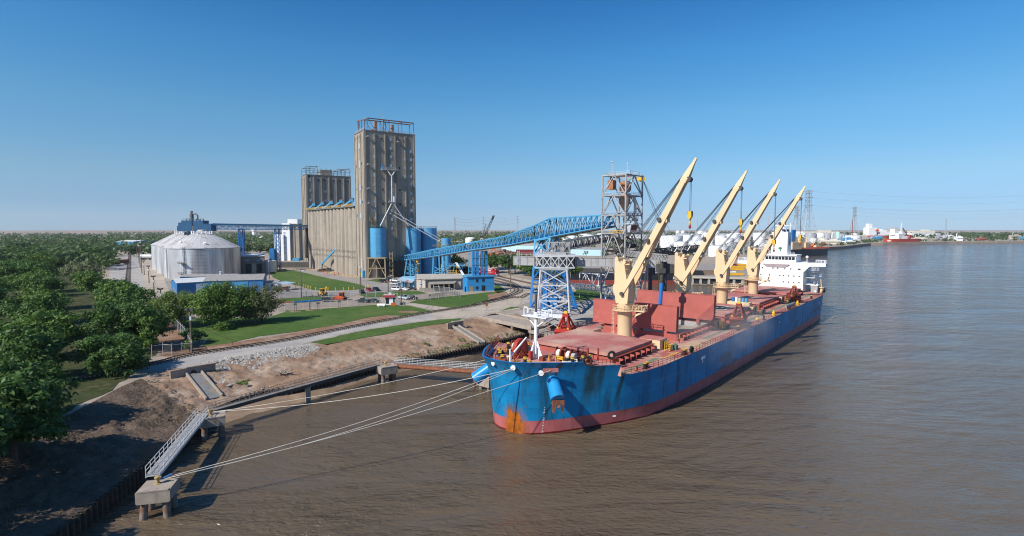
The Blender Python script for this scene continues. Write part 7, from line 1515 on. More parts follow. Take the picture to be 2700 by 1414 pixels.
# ---------- trains and trucks ----------
lc = thing('locomotive', 'red diesel locomotive with a pale roof on the straight siding', 'locomotive', (*(-8.66,323.9), 5), -.88)
b = MB(); b.box((-9, 0, 1.55), (18, 3.0, .5)); b.box((-8.6, 0, 3.1), (16.5, 2.4, 2.7)); b.box((-2.2, 0, 3.5), (2.6, 3.0, 3.4)); part('body', b, mat('locomotive_red', (.36, .02, .035), .45), lc, world=False)
b = MB(); b.box((-8.6, 0, 4.6), (16.6, 2.5, .35)); b.box((-2.2, 0, 5.3), (2.9, 3.1, .2)); part('roof', b, mat('pale_green_roof', (.42, .48, .42), .6), lc, world=False)
b = MB(); b.box((-2.2, -1.52, 4.2), (1.6, .06, .9)); b.box((-.86, 0, 4.2), (.06, 2.0, .9)); part('windows', b, M['glass'], lc, world=False)
b = MB(); b.box((-7, -1.23, 3.7), (3.4, .05, .5)); b.box((-9.4, -1.23, 3.6), (.9, .05, .7)); part('side_emblem', b, M['white'], lc, world=False)
for x in (-3.5, -14): b = MB(); b.box((x, 0, .8), (4.2, 2.6, .7)); [b.tube((x + d, -1.2, .55), (x + d, 1.2, .55), .5, n=12) for d in (-1.5, 0, 1.5)]; part('bogie', b, M['black'], lc, world=False)
b = MB(); b.rail([(-.2, -1.45, 1.8), (-17.8, -1.45, 1.8)], 1.0, 1.6, 2, .06); b.box((.15, 0, 1.3), (.3, 2.8, 1.0)); part('handrail', b, M['white'], lc, world=False)
def hopper_car(p, rz, label):
    t = thing('hopper_wagon', label, 'rail wagon', p, rz, 'dark hopper wagons'); b = MB(); b.prism([(0, -1.5, 2.1), (-.6, -1.5, 4.4), (-15.4, -1.5, 4.4), (-16, -1.5, 2.1), (-13, -1.5, 1.0), (-3, -1.5, 1.0)], (0, 3, 0)); part('hopper_body', b, mat('black_wagon', (.022, .024, .03), .6), t, world=False)
    for x in (-2.2, -13.8): b = MB(); b.box((x, 0, .75), (2.6, 2.4, .6)); [b.tube((x + d, -1.1, .48), (x + d, 1.1, .48), .45, n=10) for d in (-.9, .9)]; part('bogie', b, M['black'], t, world=False)
    return t
h0 = W((-18.52,336.9,5)); hd = W((math.cos(-.88), math.sin(-.88), 0))
for q in range(3): p = h0 - hd * (2 + q * 17); hopper_car(p, -.88, ['nearest black hopper wagon coupled behind the red locomotive', 'middle black hopper wagon in the shade of the bushes', 'last black hopper wagon under the conveyor legs'][q])
tk = thing('tanker_truck', 'white tanker truck with a polished tank parked by the far grain tanks', 'truck', (-348.3,503,5), -.2); b = MB(); b.tube((0, 0, 3.4), (13, 0, 3.4), 1.9, n=16); part('tank', b, M['galv'], tk, world=False, smooth=50); b = MB(); b.box((15.5, 0, 2.6), (3.2, 3, 3.6)); b.m(1).box((17.1, 0, 3.4), (.1, 2.4, 1.2)); part('cab', b, [M['white'], M['glass']], tk, world=False)
for x in (1.5, 3.2, 11, 16): 
    for s_ in (-1.3, 1.3): b = MB(); b.tube((x, s_ - .2, .65), (x, s_ + .2, .65), .65, n=12); part('wheel', b, M['tyre'], tk, world=False)
b = MB(); b.box((7, 0, 1.3), (14, 1.6, .4)); part('chassis', b, M['black'], tk, world=False)
rc = thing('rail_boxcar', 'small rusty brown rail wagon among the trees left of the track', 'rail wagon', (*(-317.4,435.5), 5), 1.35); b = MB(); b.box((0, 0, 2.6), (11, 3, 3)); part('body', b, M['rust'], rc, world=False)
for x in (-3.6, 3.6): b = MB(); b.box((x, 0, .75), (2.4, 2.3, .6)); part('bogie', b, M['black'], rc, world=False)

# ---------- trees ----------
def leaf_mat(name, c, c2, rough=.55):
    m_ = bpy.data.materials.new(name); m_.use_nodes = True; nt = m_.node_tree; N = nt.nodes; L = nt.links; b = N['Principled BSDF']
    b.inputs['Roughness'].default_value = rough; b.inputs['Specular IOR Level'].default_value = .3
    tc = N.new('ShaderNodeTexCoord'); n = N.new('ShaderNodeTexNoise'); n.inputs['Scale'].default_value = .45; n.inputs['Detail'].default_value = 5; L.new(tc.outputs['Object'], n.inputs['Vector'])
    mr = N.new('ShaderNodeMapRange'); mr.inputs[1].default_value = .36; mr.inputs[2].default_value = .64; L.new(n.outputs['Fac'], mr.inputs[0])
    mx = N.new('ShaderNodeMix'); mx.data_type = 'RGBA'; L.new(mr.outputs[0], mx.inputs[0]); mx.inputs[6].default_value = (*c, 1); mx.inputs[7].default_value = (*c2, 1); L.new(mx.outputs[2], b.inputs['Base Color'])
    tr = N.new('ShaderNodeBsdfTranslucent'); L.new(mx.outputs[2], tr.inputs['Color']); ms = N.new('ShaderNodeMixShader'); ms.inputs[0].default_value = .3; L.new(b.outputs[0], ms.inputs[1]); L.new(tr.outputs[0], ms.inputs[2]); L.new(ms.outputs[0], N['Material Output'].inputs['Surface']); return m_
LM = dict(dark=leaf_mat('dark_green_leaves', (0.049, 0.108, 0.021), (0.096, 0.175, 0.032)), mid=leaf_mat('mid_green_leaves', (0.079, 0.154, 0.025), (0.149, 0.236, 0.042)), olive=leaf_mat('olive_leaves', (0.105, 0.126, 0.042), (0.175, 0.184, 0.070)), pale=leaf_mat('grey_green_leaves', (0.149, 0.175, 0.079), (0.228, 0.236, 0.114)), willow=leaf_mat('light_green_leaves', (0.105, 0.166, 0.035), (0.184, 0.245, 0.061)), far=leaf_mat('far_wood_leaves', (0.049, 0.096, 0.028), (0.105, 0.154, 0.045)))
M['bark'] = mat('tree_bark', (.10, .075, .055), .95, var=.25, scale=3)
def clump_leaves(b, r, c, rad_, n, ls, flat=.75):
    for _ in range(n):
        u, v = r.uniform(0, 6.283), r.uniform(-1, 1); q = (1 - v * v) ** .5; k = rad_ * (r.random() ** .4)
        p = W((c[0] + k * q * math.cos(u), c[1] + k * q * math.sin(u), c[2] + k * v * flat))
        nrm = W((q * math.cos(u) + r.uniform(-.7, .7), q * math.sin(u) + r.uniform(-.7, .7), v + .5 + r.uniform(-.6, .6))).normalized(); t = nrm.orthogonal().normalized(); t.rotate(Matrix.Rotation(r.uniform(0, 6.28), 3, nrm)); w_ = nrm.cross(t); s_ = ls * r.uniform(.6, 1.3)
        b.v += [tuple(p - t * s_ - w_ * s_ * .1), tuple(p + w_ * s_ * .55), tuple(p + t * s_ + w_ * s_ * .1), tuple(p - w_ * s_ * .55)]; m_ = len(b.v); b.f.append((m_ - 4, m_ - 3, m_ - 2, m_ - 1)); b.mi.append(0)
def tree_mesh(seed, h, rx, rz_, ncl, nl, ls, base=.22, droop=0.0, hollow=.25):
    """crown and trunk in tree-local coordinates (origin at the foot)"""
    r = random.Random(seed); cr, tk = MB(), MB(); cz = h - rz_; tk.tube((0, 0, -.3), (0.1, .1, h * .45), .03 * h, .018 * h, 8)
    lobes = [(r.uniform(-.45, .45) * rx, r.uniform(-.45, .45) * rx, cz + r.uniform(-.3, .35) * rz_, r.uniform(.5, .75)) for _ in range(6)] + [(0, 0, cz, .8)]
    for i in range(ncl):
        lb = lobes[i % len(lobes)]; u, v = r.uniform(0, 6.283), r.uniform(-.85, 1); q = (1 - v * v) ** .5; k = lb[3] * r.uniform(hollow, 1.05) ** .5
        c = (lb[0] + rx * k * q * math.cos(u), lb[1] + rx * k * q * math.sin(u), max(h * base * .8, lb[2] + rz_ * k * v - droop * q * rx * .3))
        clump_leaves(cr, r, c, r.uniform(.75, 1.45) * (rx * .17 + .35), nl, ls)
        if i % 6 == 0: m_ = (c[0] * .4, c[1] * .4, h * .3 + (c[2] - h * .3) * .5); tk.tube((0.05, .05, h * .28), m_, .012 * h, .008 * h, 5); tk.tube(m_, c, .008 * h, .003 * h, 5)
    return cr, tk
def tree(name, label, p, h, rx, rz_, m_, seed, ncl=90, nl=60, ls=.34, cat='tree', group=None, **kw):
    cr, tk = tree_mesh(seed, h, rx, rz_, ncl, nl, ls, **kw); t = thing(name, label, cat, p, 0, group); part('crown', cr, LM[m_], t, world=False); part('trunk', tk, M['bark'], t, world=False); return t
# the row on the left bank
gl = 'trees along the left edge of the bank'
tree('leafy_tree', 'dark round tree lowest on the left bank above the shaded slope', (-79.2, 107, 3.6), 9.8, 6.3, 5.2, 'dark', 1, 150, 70, .30, group=gl, base=.05)
tree('leafy_tree', 'tall dark bushy tree behind the lowest one on the left bank', (-92.3, 127, 4.8), 13.6, 8.0, 6.6, 'dark', 2, 170, 70, .34, group=gl, base=.06)
tree('leafy_tree', 'bright green young tree on the right of the tall dark bushy tree', (-85.6, 125, 5), 9.6, 3.0, 4.4, 'mid', 3, 60, 60, .28, group=gl, base=.1)
tree('leafy_tree', 'dark leaning tree beside the dirt road left of the poles', (-115, 162, 5), 12.2, 6.6, 5.6, 'dark', 4, 110, 60, .36, group=gl, base=.1)
tree('leafy_tree', 'grey green shrubby tree between two darker trees on the left', (-106.5, 148, 5), 9.4, 4.8, 4.6, 'pale', 5, 80, 55, .3, group=gl, base=.1)
tree('leafy_tree', 'bright mid green tree at the left edge above the grey shrub', (-122, 165, 5), 13.5, 6.5, 6.0, 'mid', 6, 110, 60, .36, group=gl, base=.1)
tree('leafy_tree', 'broad dark green tree farther up the left row by the bend', (-143, 192, 5), 12.0, 7.5, 5.5, 'dark', 7, 110, 55, .4, group=gl, base=.1)
tree('leafy_tree', 'light green tree in the left row opposite the lamp pole', (-175, 224, 5), 12.6, 7.5, 5.8, 'mid', 8, 100, 55, .42, group=gl, base=.1)
tree('leafy_tree', 'pale grey green tree in the left row below the rusty wagon', (-232, 290, 5), 12.5, 10, 6, 'pale', 9, 90, 55, .5, group=gl, base=.1)
tree('leafy_tree', 'dark green tree in the left row beside the rusty wagon', (-330, 420, 5), 16, 13, 7.5, 'dark', 10, 80, 50, .7, group=gl, base=.1)
# more of the row continues out to the left
for q, (x, y, h, m_, lb_) in enumerate(((-92, 100, 12, 'dark', 'dark tree left of the lowest tree on the bank'), (-104, 118, 13, 'mid', 'mid green tree second from the left edge of the bank row'), (-122, 138, 14, 'dark', 'broad dark tree deep in the left row behind the mid green ones'), (-142, 160, 13, 'mid', 'mid green tree far left of the row at the level of the lamp poles'), (-165, 190, 14, 'dark', 'dark tree far left of the row, beyond the fence bend'), (-200, 225, 14, 'mid', 'mid green tree far left where the row meets the rails'), (-250, 270, 15, 'dark', 'dark tree at the far left end of the row'), (-90, 84, 9, 'dark', 'low dark tree at the left edge above the shaded slope'), (-290, 330, 16, 'mid', 'mid green tree left of the pale one by the rails'), (-380, 430, 17, 'dark', 'dark tree far left beyond the rusty wagon'))):
    tree('leafy_tree', lb_, (x, y, 4.8), h, h * .56, h * .46, m_, 40 + q, 85, 55, .4, group=gl, base=.08)
# trees behind the camera side that throw the slope into shade
for q, (x, y, h) in enumerate(((-63, 66, 11.5), (-61, 56, 12), (-74, 60, 12), (-58, 42, 12), (-69, 46, 13), (-57, 29, 12), (-74, 77, 11))):
    tree('leafy_tree', ['tall dark tree at the left picture edge above the sheet piles', 'tall dark tree low at the left edge shading the slope', 'dark tree outside the left edge behind the shading tree', 'dark tree on the near bank, beyond the lower left corner', 'dark tree set back on the near bank beyond the corner', 'dark tree nearest the viewer on the bank', 'dark tree at the left edge next to the low dark one'][q], (x, y, 4.6), h, 6.4, 5.4, 'dark', 60 + q, 150, 70, .36, group=gl, base=.05)
# lawn trees and shrubs
gw = 'clump of trees on the lawn'
tree('broad_tree', 'broad bright green tree in the middle of the lawn clump', (-86.5, 157.5, 5), 14.2, 8.2, 7.3, 'mid', 11, 250, 80, .32, group=gw, base=.02)
tree('feathery_tree', 'feathery light green tree on the left of the lawn clump', (-98.5, 157, 5), 11.6, 9.0, 5.8, 'willow', 12, 190, 75, .27, group=gw, base=.03, hollow=.15)
tree('olive_tree', 'sparse olive tree with drooping sprays on the right of the lawn clump', (-77.8, 165, 5), 13.0, 6.8, 6.4, 'olive', 13, 170, 80, .25, group=gw, base=.04, droop=.8, hollow=.12)
tree('low_shrub', 'low dark shrub at the foot of the broad lawn tree', (-82.5, 152.8, 5), 2.4, 3.8, 1.5, 'mid', 14, 40, 50, .22, cat='shrub', base=.05)
tree('low_shrub', 'dark bushy shrub by the fence below the tall dark tree', (-80.6, 133.2, 5), 4.2, 2.6, 2.0, 'dark', 15, 40, 55, .24, cat='shrub', base=.05)
tree('low_shrub', 'thin light shrub beside the bent-top fence posts', (-76.6, 125.5, 5), 2.8, 1.2, 1.4, 'willow', 16, 16, 40, .2, cat='shrub', base=.05)
tree('low_shrub', 'light green shrub on the path left of the dark fence shrub', (-86, 140, 5), 2.6, 1.6, 1.3, 'mid', 17, 18, 45, .22, cat='shrub', base=.05)
# shrubs along the railway behind the machine house
gb_ = 'trees behind the red locomotive'
for q, (x, y, h, m_, lb_) in enumerate(((-50, 352, 15, 'mid', 'bright green tree between the conveyor legs and bin'), (-36, 346, 14, 'mid', 'bright green tree left of the blue bucket elevators'), (-14, 352, 13, 'dark', 'dark green tree right behind the red locomotive'), (-2, 342, 14.5, 'dark', 'dark green tree behind the nose of the locomotive'), (10, 330, 13.5, 'mid', 'mid green tree behind the straight siding'), (14, 318, 12, 'dark', 'dark tree behind the tall black pole'), (22, 310, 13, 'mid', 'mid green tree left of the grey front tower'), (24, 296, 10, 'dark', 'low dark tree at the bend of the straight siding'), (32, 306, 12, 'mid', 'mid green tree seen between the grey tower legs'), (2, 354, 14, 'mid', 'pale topped tree at the back of the locomotive row'))):
    tree('siding_tree', lb_, (x, y, 5), h, 8.2, h * .46, m_, 70 + q, 75, 50, .5, group=gb_, base=.05)
# scattered weeds on the bank
b = MB(); r = random.Random(21)
for c in [(-22.82,141.2,3.4),(-21.87,140.5,3.4),(-17.87,149.6,3.4),(-16.25,154.2,3.4),(-12.94,144.6,3.4),(-14.3,146.7,3.4),(-12.36,138,3.4),(-10.85,139.9,3.4),(-4.93,147.4,3.4)] + [(-54.11,106.3,3.2),(-54.54,105.6,3.2),(-52.55,104.3,3.2)]:
    for _ in range(3): clump_leaves(b, r, (c[0] + r.uniform(-.7, .7), c[1] + r.uniform(-.7, .7), c[2] + .1), .5, 30, .16, .5)
o = struct('weeds', b, LM['willow']); o['kind'] = 'stuff'
b = MB()
for i in range(260):
    u = r.uniform(.42, .98); p = at(NW[8:], u); d = r.uniform(.3, 3.0); clump_leaves(b, r, (p[0] - .6 * d, p[1] + .6 * d, 2.2 + d * .22 + .05), .35, 10, .14, .5)
o = struct('bank_weeds', b, LM['olive']); o['kind'] = 'stuff'
# the far wood: one mass of many crowns, and nearer trees one can tell apart
def far_wood():
    r = random.Random(31); b = MB(); n = 0
    while n < 5200:
        az = math.atan2((r.uniform(-350, 1560) - 1350), 1414); dist = (690 if az > -.645 else 470) * math.exp(r.uniform(0, 1.9)); x, y = dist * math.sin(az), dist * math.cos(az)
        if x > -40 and dist < 900: continue
        if noise.noise(W((x * .004, y * .004, 3))) < -.32 and dist < 1400: continue
        h = r.uniform(9, 17); w_ = h * r.uniform(.42, .62); k = 26 if dist < 1100 else 14; n += 1
        clump_leaves(b, r, (x, y, 5 + h * .55), w_, k, w_ * (.26 if dist < 1100 else .36), .85)
    n = 0
    while n < 1500:
        az = math.atan2((r.uniform(1500, 2950) - 1350), 1414); dist = r.uniform(1900, 4200); x, y = dist * math.sin(az), dist * math.cos(az); n += 1
        h = r.uniform(9, 15); w_ = h * .7; clump_leaves(b, r, (x, y, 5 + h * .5), w_, 10, w_ * .45, .8)
    o = struct('far_forest', b, LM['far']); o['kind'] = 'stuff'
far_wood()
r = random.Random(8)
mids = [tree_mesh(90 + i, 12, 6.5, 5.6, 34, 36, .8, base=.1) for i in range(3)]
mm = []
for cr, tk in mids:
    t = thing('far_tree', '', 'tree', (0, 0, 0), 0, 'trees beyond the tanks'); part('crown', cr, LM['far'], t, world=False); part('trunk', tk, M['bark'], t, world=False); mm.append(t)
used_ = set()
spots = [(-340, 640), (-318, 600), (-300, 640), (-275, 610), (-250, 655), (-230, 590), (-268, 700), (-320, 720), (-360, 690), (-205, 640), (-185, 600), (-420, 600), (-455, 640), (-480, 580), (-440, 700), (-510, 660), (-395, 560), (-545, 720), (-150, 640), (-172, 690), (-330, 560), (-290, 560), (-560, 620), (-600, 690)]
for q, (x, y) in enumerate(spots):
    k = q % 3; lb_ = 'dark green tree in the belt of trees beyond the grain tanks'
    if k not in used_: used_.add(k); o = mm[k]; o.location = (x, y, 5); o['label'] = lb_
    else: o = dup(mm[k], (x, y, 5), r.uniform(0, 6), lb_)
    s_ = r.uniform(.85, 1.25); o.scale = (s_ * 1.1, s_ * 1.1, s_)

ud = [(-58, 20), (-66, 60), (-73, 97), (-82, 122), (-95, 142), (-120, 178), (-142, 205), (-178, 246), (-232, 300), (-330, 418), (-420, 520), (-900, 520), (-500, 120), (-200, 0)]
ribbon('undergrowth', ud, mat('undergrowth', (.055, .062, .026), .95, var=.3, scale=.4, layers=[((.14, .10, .065), (.2, .2, .2), .54, .68, .7), ((.025, .045, .01), (.6, .6, .6), .5, .65, .7)], bump=.3, bscale=1.5, spec=.1), 5.07, 'stuff', jag=1.5)
lw = [tree_mesh(120 + i, 12.5, 7.2, 5.8, 80, 45, .42, base=.06) for i in range(2)]; pro = []
for i, (cr, tk) in enumerate(lw):
    t = thing('wood_tree', 'leafy green tree in the dense wood beside the rails', 'tree', (0, 0, 0), 0, 'wood beside the rails'); part('crown', cr, LM['dark' if i else 'mid'], t, world=False); part('trunk', tk, M['bark'], t, world=False); pro.append(t)
n = 0
for q in range(36):
    y = 120 + 11 * q; e = min(-116 - (y - 140) * .9, -.78 * y - 16); x = e - 8 - (q * 37 % 11) * 9 * (1 + q / 30)
    if x < -1.1 * y - 30: x = e - 8 - (q % 3) * 9
    o = pro[q % 2] if q < 2 else dup(pro[q % 2], (0, 0, 0), q * 1.3); o.location = (x, y, 4.9); s_ = .8 + (q * 29 % 10) * .05; o.scale = (s_ * 1.1, s_ * 1.1, s_)

b = MB(); r = random.Random(52)
for i in range(2600):
    u = r.uniform(.25, .60); p, q = at(bank_top, u), at(bank_bot, u); v = r.random(); x, y = p[0] + (q[0] - p[0]) * v, p[1] + (q[1] - p[1]) * v
    if noise.noise(W((x * .12, y * .12, 5))) < -.1: continue
    clump_leaves(b, r, (x, y, 5 + (2.05 - 5) * v ** 1.15 + .15), .5, 5, .13, .4)
o = struct('dry_scrub', b, leaf_mat('dry_scrub_leaves', (.10, .085, .045), (.16, .13, .075))); o['kind'] = 'stuff'

# ---------- distance: tank farm, ships, pylons, far buildings ----------
M['tankwhite'] = mat('white_storage_tank', (.76, .755, .74), .5, var=.03, scale=.1, layers=[((.6, .57, .52), (.15, .15, .02), .55, .75, .5)])
M['tankgrey'] = mat('grey_storage_tank', (.40, .40, .42), .5, .1, var=.08, scale=.1)
M['tankcream'] = mat('cream_storage_tank', (.62, .58, .48), .5)
POSW = ('far left', 'left', 'middle', 'right', 'far right')
def stank(T, label, m_='tankwhite', roof='flat'):
    x, y, r_, h = T; t = thing('storage_tank', label, 'storage tank', (x, y, 5), 0, 'round storage tanks in the tank farm'); b = MB(); b.lathe((x, y, 5), [(r_, 0), (r_, h - .35), (r_ + .12, h - .3), (r_ + .12, h)], 36); part('shell', b, M[m_], t, smooth=30)
    b = MB(); rs = {'flat': .04, 'cone': .12, 'dome': .3}[roof] * r_; b.lathe((x, y, 5 + h), [(r_ + .1, 0), (r_ * .75, rs * .62), (r_ * .4, rs * .92), (0, rs)], 36); b.rail([(x + r_ * math.cos(u), y + r_ * math.sin(u), 5 + h) for u in [math.pi * (1 + k / 10) for k in range(11)]], 1.1, r_ * .35, 1, .1); part('roof', b, M[m_], t, smooth=50)
    b = MB()
    for k in range(10): u, v = math.pi * (1.25 + .05 * k), math.pi * (1.25 + .05 * (k + 1)); b.beam((x + (r_ + .4) * math.cos(u), y + (r_ + .4) * math.sin(u), 5 + h * k / 10), (x + (r_ + .4) * math.cos(v), y + (r_ + .4) * math.sin(v), 5 + h * (k + 1) / 10), .35, .5)
    part('stairway', b, M['galv'], t); return t
TANKS = [
 ((217.8,565.9,10.22,11.21), 'widest low white tank with a dark roof rim right of the second crane', 'tankwhite', 'flat'),
 ((223.4,641.2,11.9,14.92), 'tall white tank behind the second crane jib', 'tankwhite', 'flat'),
 ((211,669,9.35,12.87), 'white tank just left of the second crane jib foot', 'tankwhite', 'flat'),
 ((239.9,808.7,16.79,18.58), 'broad white tank with a stained rim between the first two jibs', 'tankwhite', 'flat'),
 ((366.6,1120.3,10.24,15.8), 'small white tank above the second crane house', 'tankwhite', 'cone'),
 ((332.7,964.6,8.02,13.02), 'small white domed tank behind the second jib, low left', 'tankwhite', 'dome'),
 ((478.1,1330.5,8.31,19.91), 'white tank partly hidden by the middle of the second jib', 'tankwhite', 'flat'),
 ((322.8,870.9,4.09,13.98), 'narrow white tank rising behind the widest low white tank', 'tankwhite', 'flat'),
 ((375.9,966.4,10.03,16.02), 'white tank behind the widest tank, right half', 'tankwhite', 'cone'),
 ((374.5,936.3,12.12,12.98), 'white tank above the third crane house top', 'tankwhite', 'flat'),
 ((495.3,1201.1,15.54,17.37), 'broad white tank in the back row near the third jib', 'tankwhite', 'flat'),
 ((652.5,1469.2,7.66,22.92), 'tall narrow grey white tank left of the fourth jib', 'tankgrey', 'flat'),
 ((563.2,1220.8,14.8,20.2), 'white tank in the back row behind the fourth jib', 'tankwhite', 'flat'),
 ((416.5,902.8,8.45,12.74), 'white tank under the fourth jib beside pipe racks', 'tankwhite', 'dome'),
 ((898.1,2155.2,17.91,21.44), 'pale tank on the skyline between third and fourth jibs', 'tankgrey', 'flat'),
 ((755.8,2448.8,9.7,18.85), 'tiny white domed tank on the skyline left', 'tankwhite', 'dome'),
 ((778.6,2448.5,9.45,18.85), 'tiny white domed tank on the skyline, second', 'tankwhite', 'dome'),
 ((760.6,2161.9,24.63,21.44), 'pale wide skyline tank behind the second jib', 'tankwhite', 'flat'),
 ((885.9,2330.9,14.55,19.36), 'pale small skyline tank right of the second jib', 'tankwhite', 'flat'),
 ((177.9,664.2,4.29,15.91), 'dark grey standing tank left of the white tanks behind the first jib', 'darksteel', 'flat'),
 ((131.1,1167,8.5,12.12), 'white tank left of the tall tower under the gallery', 'tankwhite', 'dome'),
 ((159,1221.6,12.67,12.9), 'white tank in the middle under the high gallery end', 'tankwhite', 'flat'),
 ((185,1224.1,15.2,13.91), 'white tank just left of the tall tower leg', 'tankwhite', 'flat'),
 ((208.8,1170.5,12.14,14.54), 'white tank seen through the tall tower', 'tankwhite', 'flat'),
 ((106,1062.7,9.93,11.46), 'white tank behind the blue gallery tower top', 'tankwhite', 'flat'),
 ((-76.61,990.2,9.81,10.88), 'white domed tank above the blue gallery left of the crawler crane', 'tankwhite', 'dome'),
 ((-58.29,1133.5,12.87,9.12), 'white flat tank above the blue gallery under the crawler crane', 'tankwhite', 'flat'),
 ((654.5,1177.9,10.92,19.73), 'grey tank left of the white sphere', 'tankgrey', 'flat'),
 ((804.7,1371.7,9.11,16.97), 'grey tank right behind the white sphere', 'tankgrey', 'flat'),
 ((825.8,1354.5,15.29,17.16), 'wide grey tank with a pale green dome roof by the pylon', 'tankgrey', 'flat'),
 ((658.7,1136.8,10.25,9.43), 'low cream tank in front of the white sphere', 'tankcream', 'flat'),
 ((1235.1,1937.3,10.98,12.67), 'white tank left of the farther red ship', 'tankwhite', 'flat'),
 ((615,1095.2,5.83,10.08), 'white tank beside the low cream tank', 'tankwhite', 'flat'),
 ((1355.7,1838.8,22.68,13.58), 'low broad white tank behind the near red ship bow', 'tankwhite', 'flat'),
 ((1144.4,1732,9.21,13.17), 'white tank behind the farther red ship', 'tankcream', 'flat')]
for T, lb_, m_, rf in TANKS: stank(T, lb_, m_, rf)
T = (674.3,1176.8,9.78,22.42); sp_ = thing('sphere_tank', 'white spherical gas tank on legs beyond the black hulled ship', 'sphere tank', (T[0], T[1], 5)); b = MB(); rr = T[2]; b.ball((T[0], T[1], 5 + T[3] - rr), rr, 24, 14, (1, 1, .85)); part('sphere', b, M['tankwhite'], sp_, smooth=60)
for k in range(6): u = k * math.pi / 3; b = MB(); b.beam((T[0] + rr * .8 * math.cos(u), T[1] + rr * .8 * math.sin(u), 5), (T[0] + rr * .85 * math.cos(u), T[1] + rr * .85 * math.sin(u), 5 + T[3] - rr), 1.2); part('leg', b, M['tankwhite'], sp_)
T = (816.3,1345.5,4.78,21.93); b = MB(); b.lathe((T[0], T[1], 5), [(T[2], 0), (T[2], T[3] * .85), (T[2] * .5, T[3]), (0, T[3] * 1.05)], 20); solo('dome_tower', b, mat('verdigris_dome', (.35, .55, .5), .6), 'pale green domed tower rising behind the wide grey tank', 'tower', (T[0], T[1], 5), smooth=50)
# pipe racks and sheds before the tank farm
r = random.Random(77)
def pipe_rack(a, c, h, label, m_):
    a, c = W((*a, 5)), W((*c, 5)); b = MB(); n = max(4, int((c - a).length / 5))
    for i in range(n + 1):
        p = a.lerp(c, i / n); b.beam(p, p + W((0, 0, h * r.uniform(.7, 1))), .5)
    for z in (.3, .45, .6, .75, .9): b.beam(a + W((0, 0, h * z)), c + W((0, 0, h * z)), .55)
    for i in range(n * 2): p = a.lerp(c, r.random()); b.beam(p + W((0, 0, h * .3)), p + W((r.uniform(-4, 4), 0, h * r.uniform(.4, .95))), .35)
    return solo('pipe_rack', b, m_, label, 'pipe rack', a, 'pipe racks in the tank farm')
pipe_rack((238.3,589.6), (265,602.5), 15, 'grey pipe rack left of the fourth crane house', M['galv'])
pipe_rack((269.4,660.1), (298.7,676.2), 14, 'second grey pipe rack behind the one by the fourth crane', M['galv'])
pipe_rack((311.5,676.2), (316.5,660.1), 14, 'grey pipe rack between the fourth jib and the white bridge', M['galv'])
pipe_rack((714.8,1211.8), (715.6,1127.9), 8, 'low pipe rack on the point beyond the black hulled ship', M['galv'])
pipe_rack((869.8,1423.4), (924.2,1387), 9, 'low pipe rack in front of the farther red ship', M['greysteel'])
for k, (x, y0, y1) in enumerate(((1085, 828, 900), (1185, 828, 900), (1040, 860, 900))):
    T = [(413.7,926.7,1.75,14.91), (433.1,926.3,1.36,14.91), (422.1,926.5,1.55,4.84)][k]; b = MB(); b.lathe((T[0], T[1], 5), [(T[2], 0), (T[2], T[3]), (0, T[3] + 1)], 12); solo('process_column', b, M[['darksteel', 'rust', 'greysteel'][k]], ['dark process column left of the fourth jib', 'rusty process column right of the fourth jib', 'short grey process column behind the fourth crane house'][k], 'process column', (T[0], T[1], 5), 'process columns', smooth=40)
# mid-distance sheds and the scrap yard behind the siding trees
def ware(p0, p1, h, depth, label, wm, rm, cat='warehouse', rise=1.5, name='warehouse'):
    p0, p1 = W((p0[0], p0[1], 5)), W((p1[0], p1[1], 5)); d = p1 - p0; rz = math.atan2(d.y, d.x); return shed(name, label, (p0.x, p0.y), rz, d.length, depth, h, rise, wm, rm, (), None, cat, .4)
M['paleblueclad'] = mat('pale_blue_cladding', (.42, .60, .66), .6, var=.06)
M['tanroof'] = mat('tan_warehouse_roof', (.50, .44, .35), .8, var=.1)
ware((-13.22,687.5), (38.46,664.2), 8.5, 30, 'long pale blue warehouse behind the scrap heap', M['paleblueclad'], mat('pale_roof', (.42, .38, .33), .8))
ware((64.55,590), (95.94,577.7), 7.0, 30, 'pale blue warehouse between the two lattice towers', M['paleblueclad'], M['roofgrey'])
ware((-144.5,1005.6), (-114.7,1005.6), 7, 60, 'tan roofed warehouse above the gallery right of the blue silos', M['conc_light'], M['tanroof'])
ware((-114.7,980.4), (-87.85,1005.6), 5, 50, 'low tan roofed warehouse left of the white domed tank', M['conc_light'], M['tanroof'])
ware((-666.1,894.5), (-625.9,874.5), 9, 40, 'long pale roofed shed among trees at the far left', M['greysteel'], M['tanroof'])
ware((-537,728), (-504.4,714.7), 12, 30, 'blue walled shed at the far left beside the railway', mat('teal_shed_wall', (.06, .22, .33), .6), M['roofwhite'])
ware((-732.9,1554.5), (-677.6,1554.5), 6, 40, 'white roofed shed in the trees right of the water tower', M['white'], M['roofwhite'])
ware((-450,894.5), (-388.1,874.5), 6, 30, 'brown roofed house block among trees behind the drive-through shed', M['rust'], M['roofgrey'])
ware((1421.4,1928.1), (1538.1,1928.1), 12, 40, 'white warehouse at the far right behind the red ships', M['white'], M['roofwhite'])
b = MB(); c = W((-8.97,551.6,5)); rr = random.Random(6)
for i in range(420):
    x = rr.uniform(-26, 26); y = rr.uniform(-8, 8); z = max(0, 8 - abs(x) * .28) * rr.random(); b.box((c.x + x, c.y + y, 5.3 + z), (rr.uniform(.8, 3.5), rr.uniform(.6, 2), rr.uniform(.4, 1.2)), rr.uniform(0, 3))
o = struct('scrap_heap', b, mat('brown_scrap', (.24, .12, .075), .9, var=.35, scale=.3, layers=[((.36, .31, .27), (.4, .4, .4), .55, .65, .8)])); o['kind'] = 'stuff'
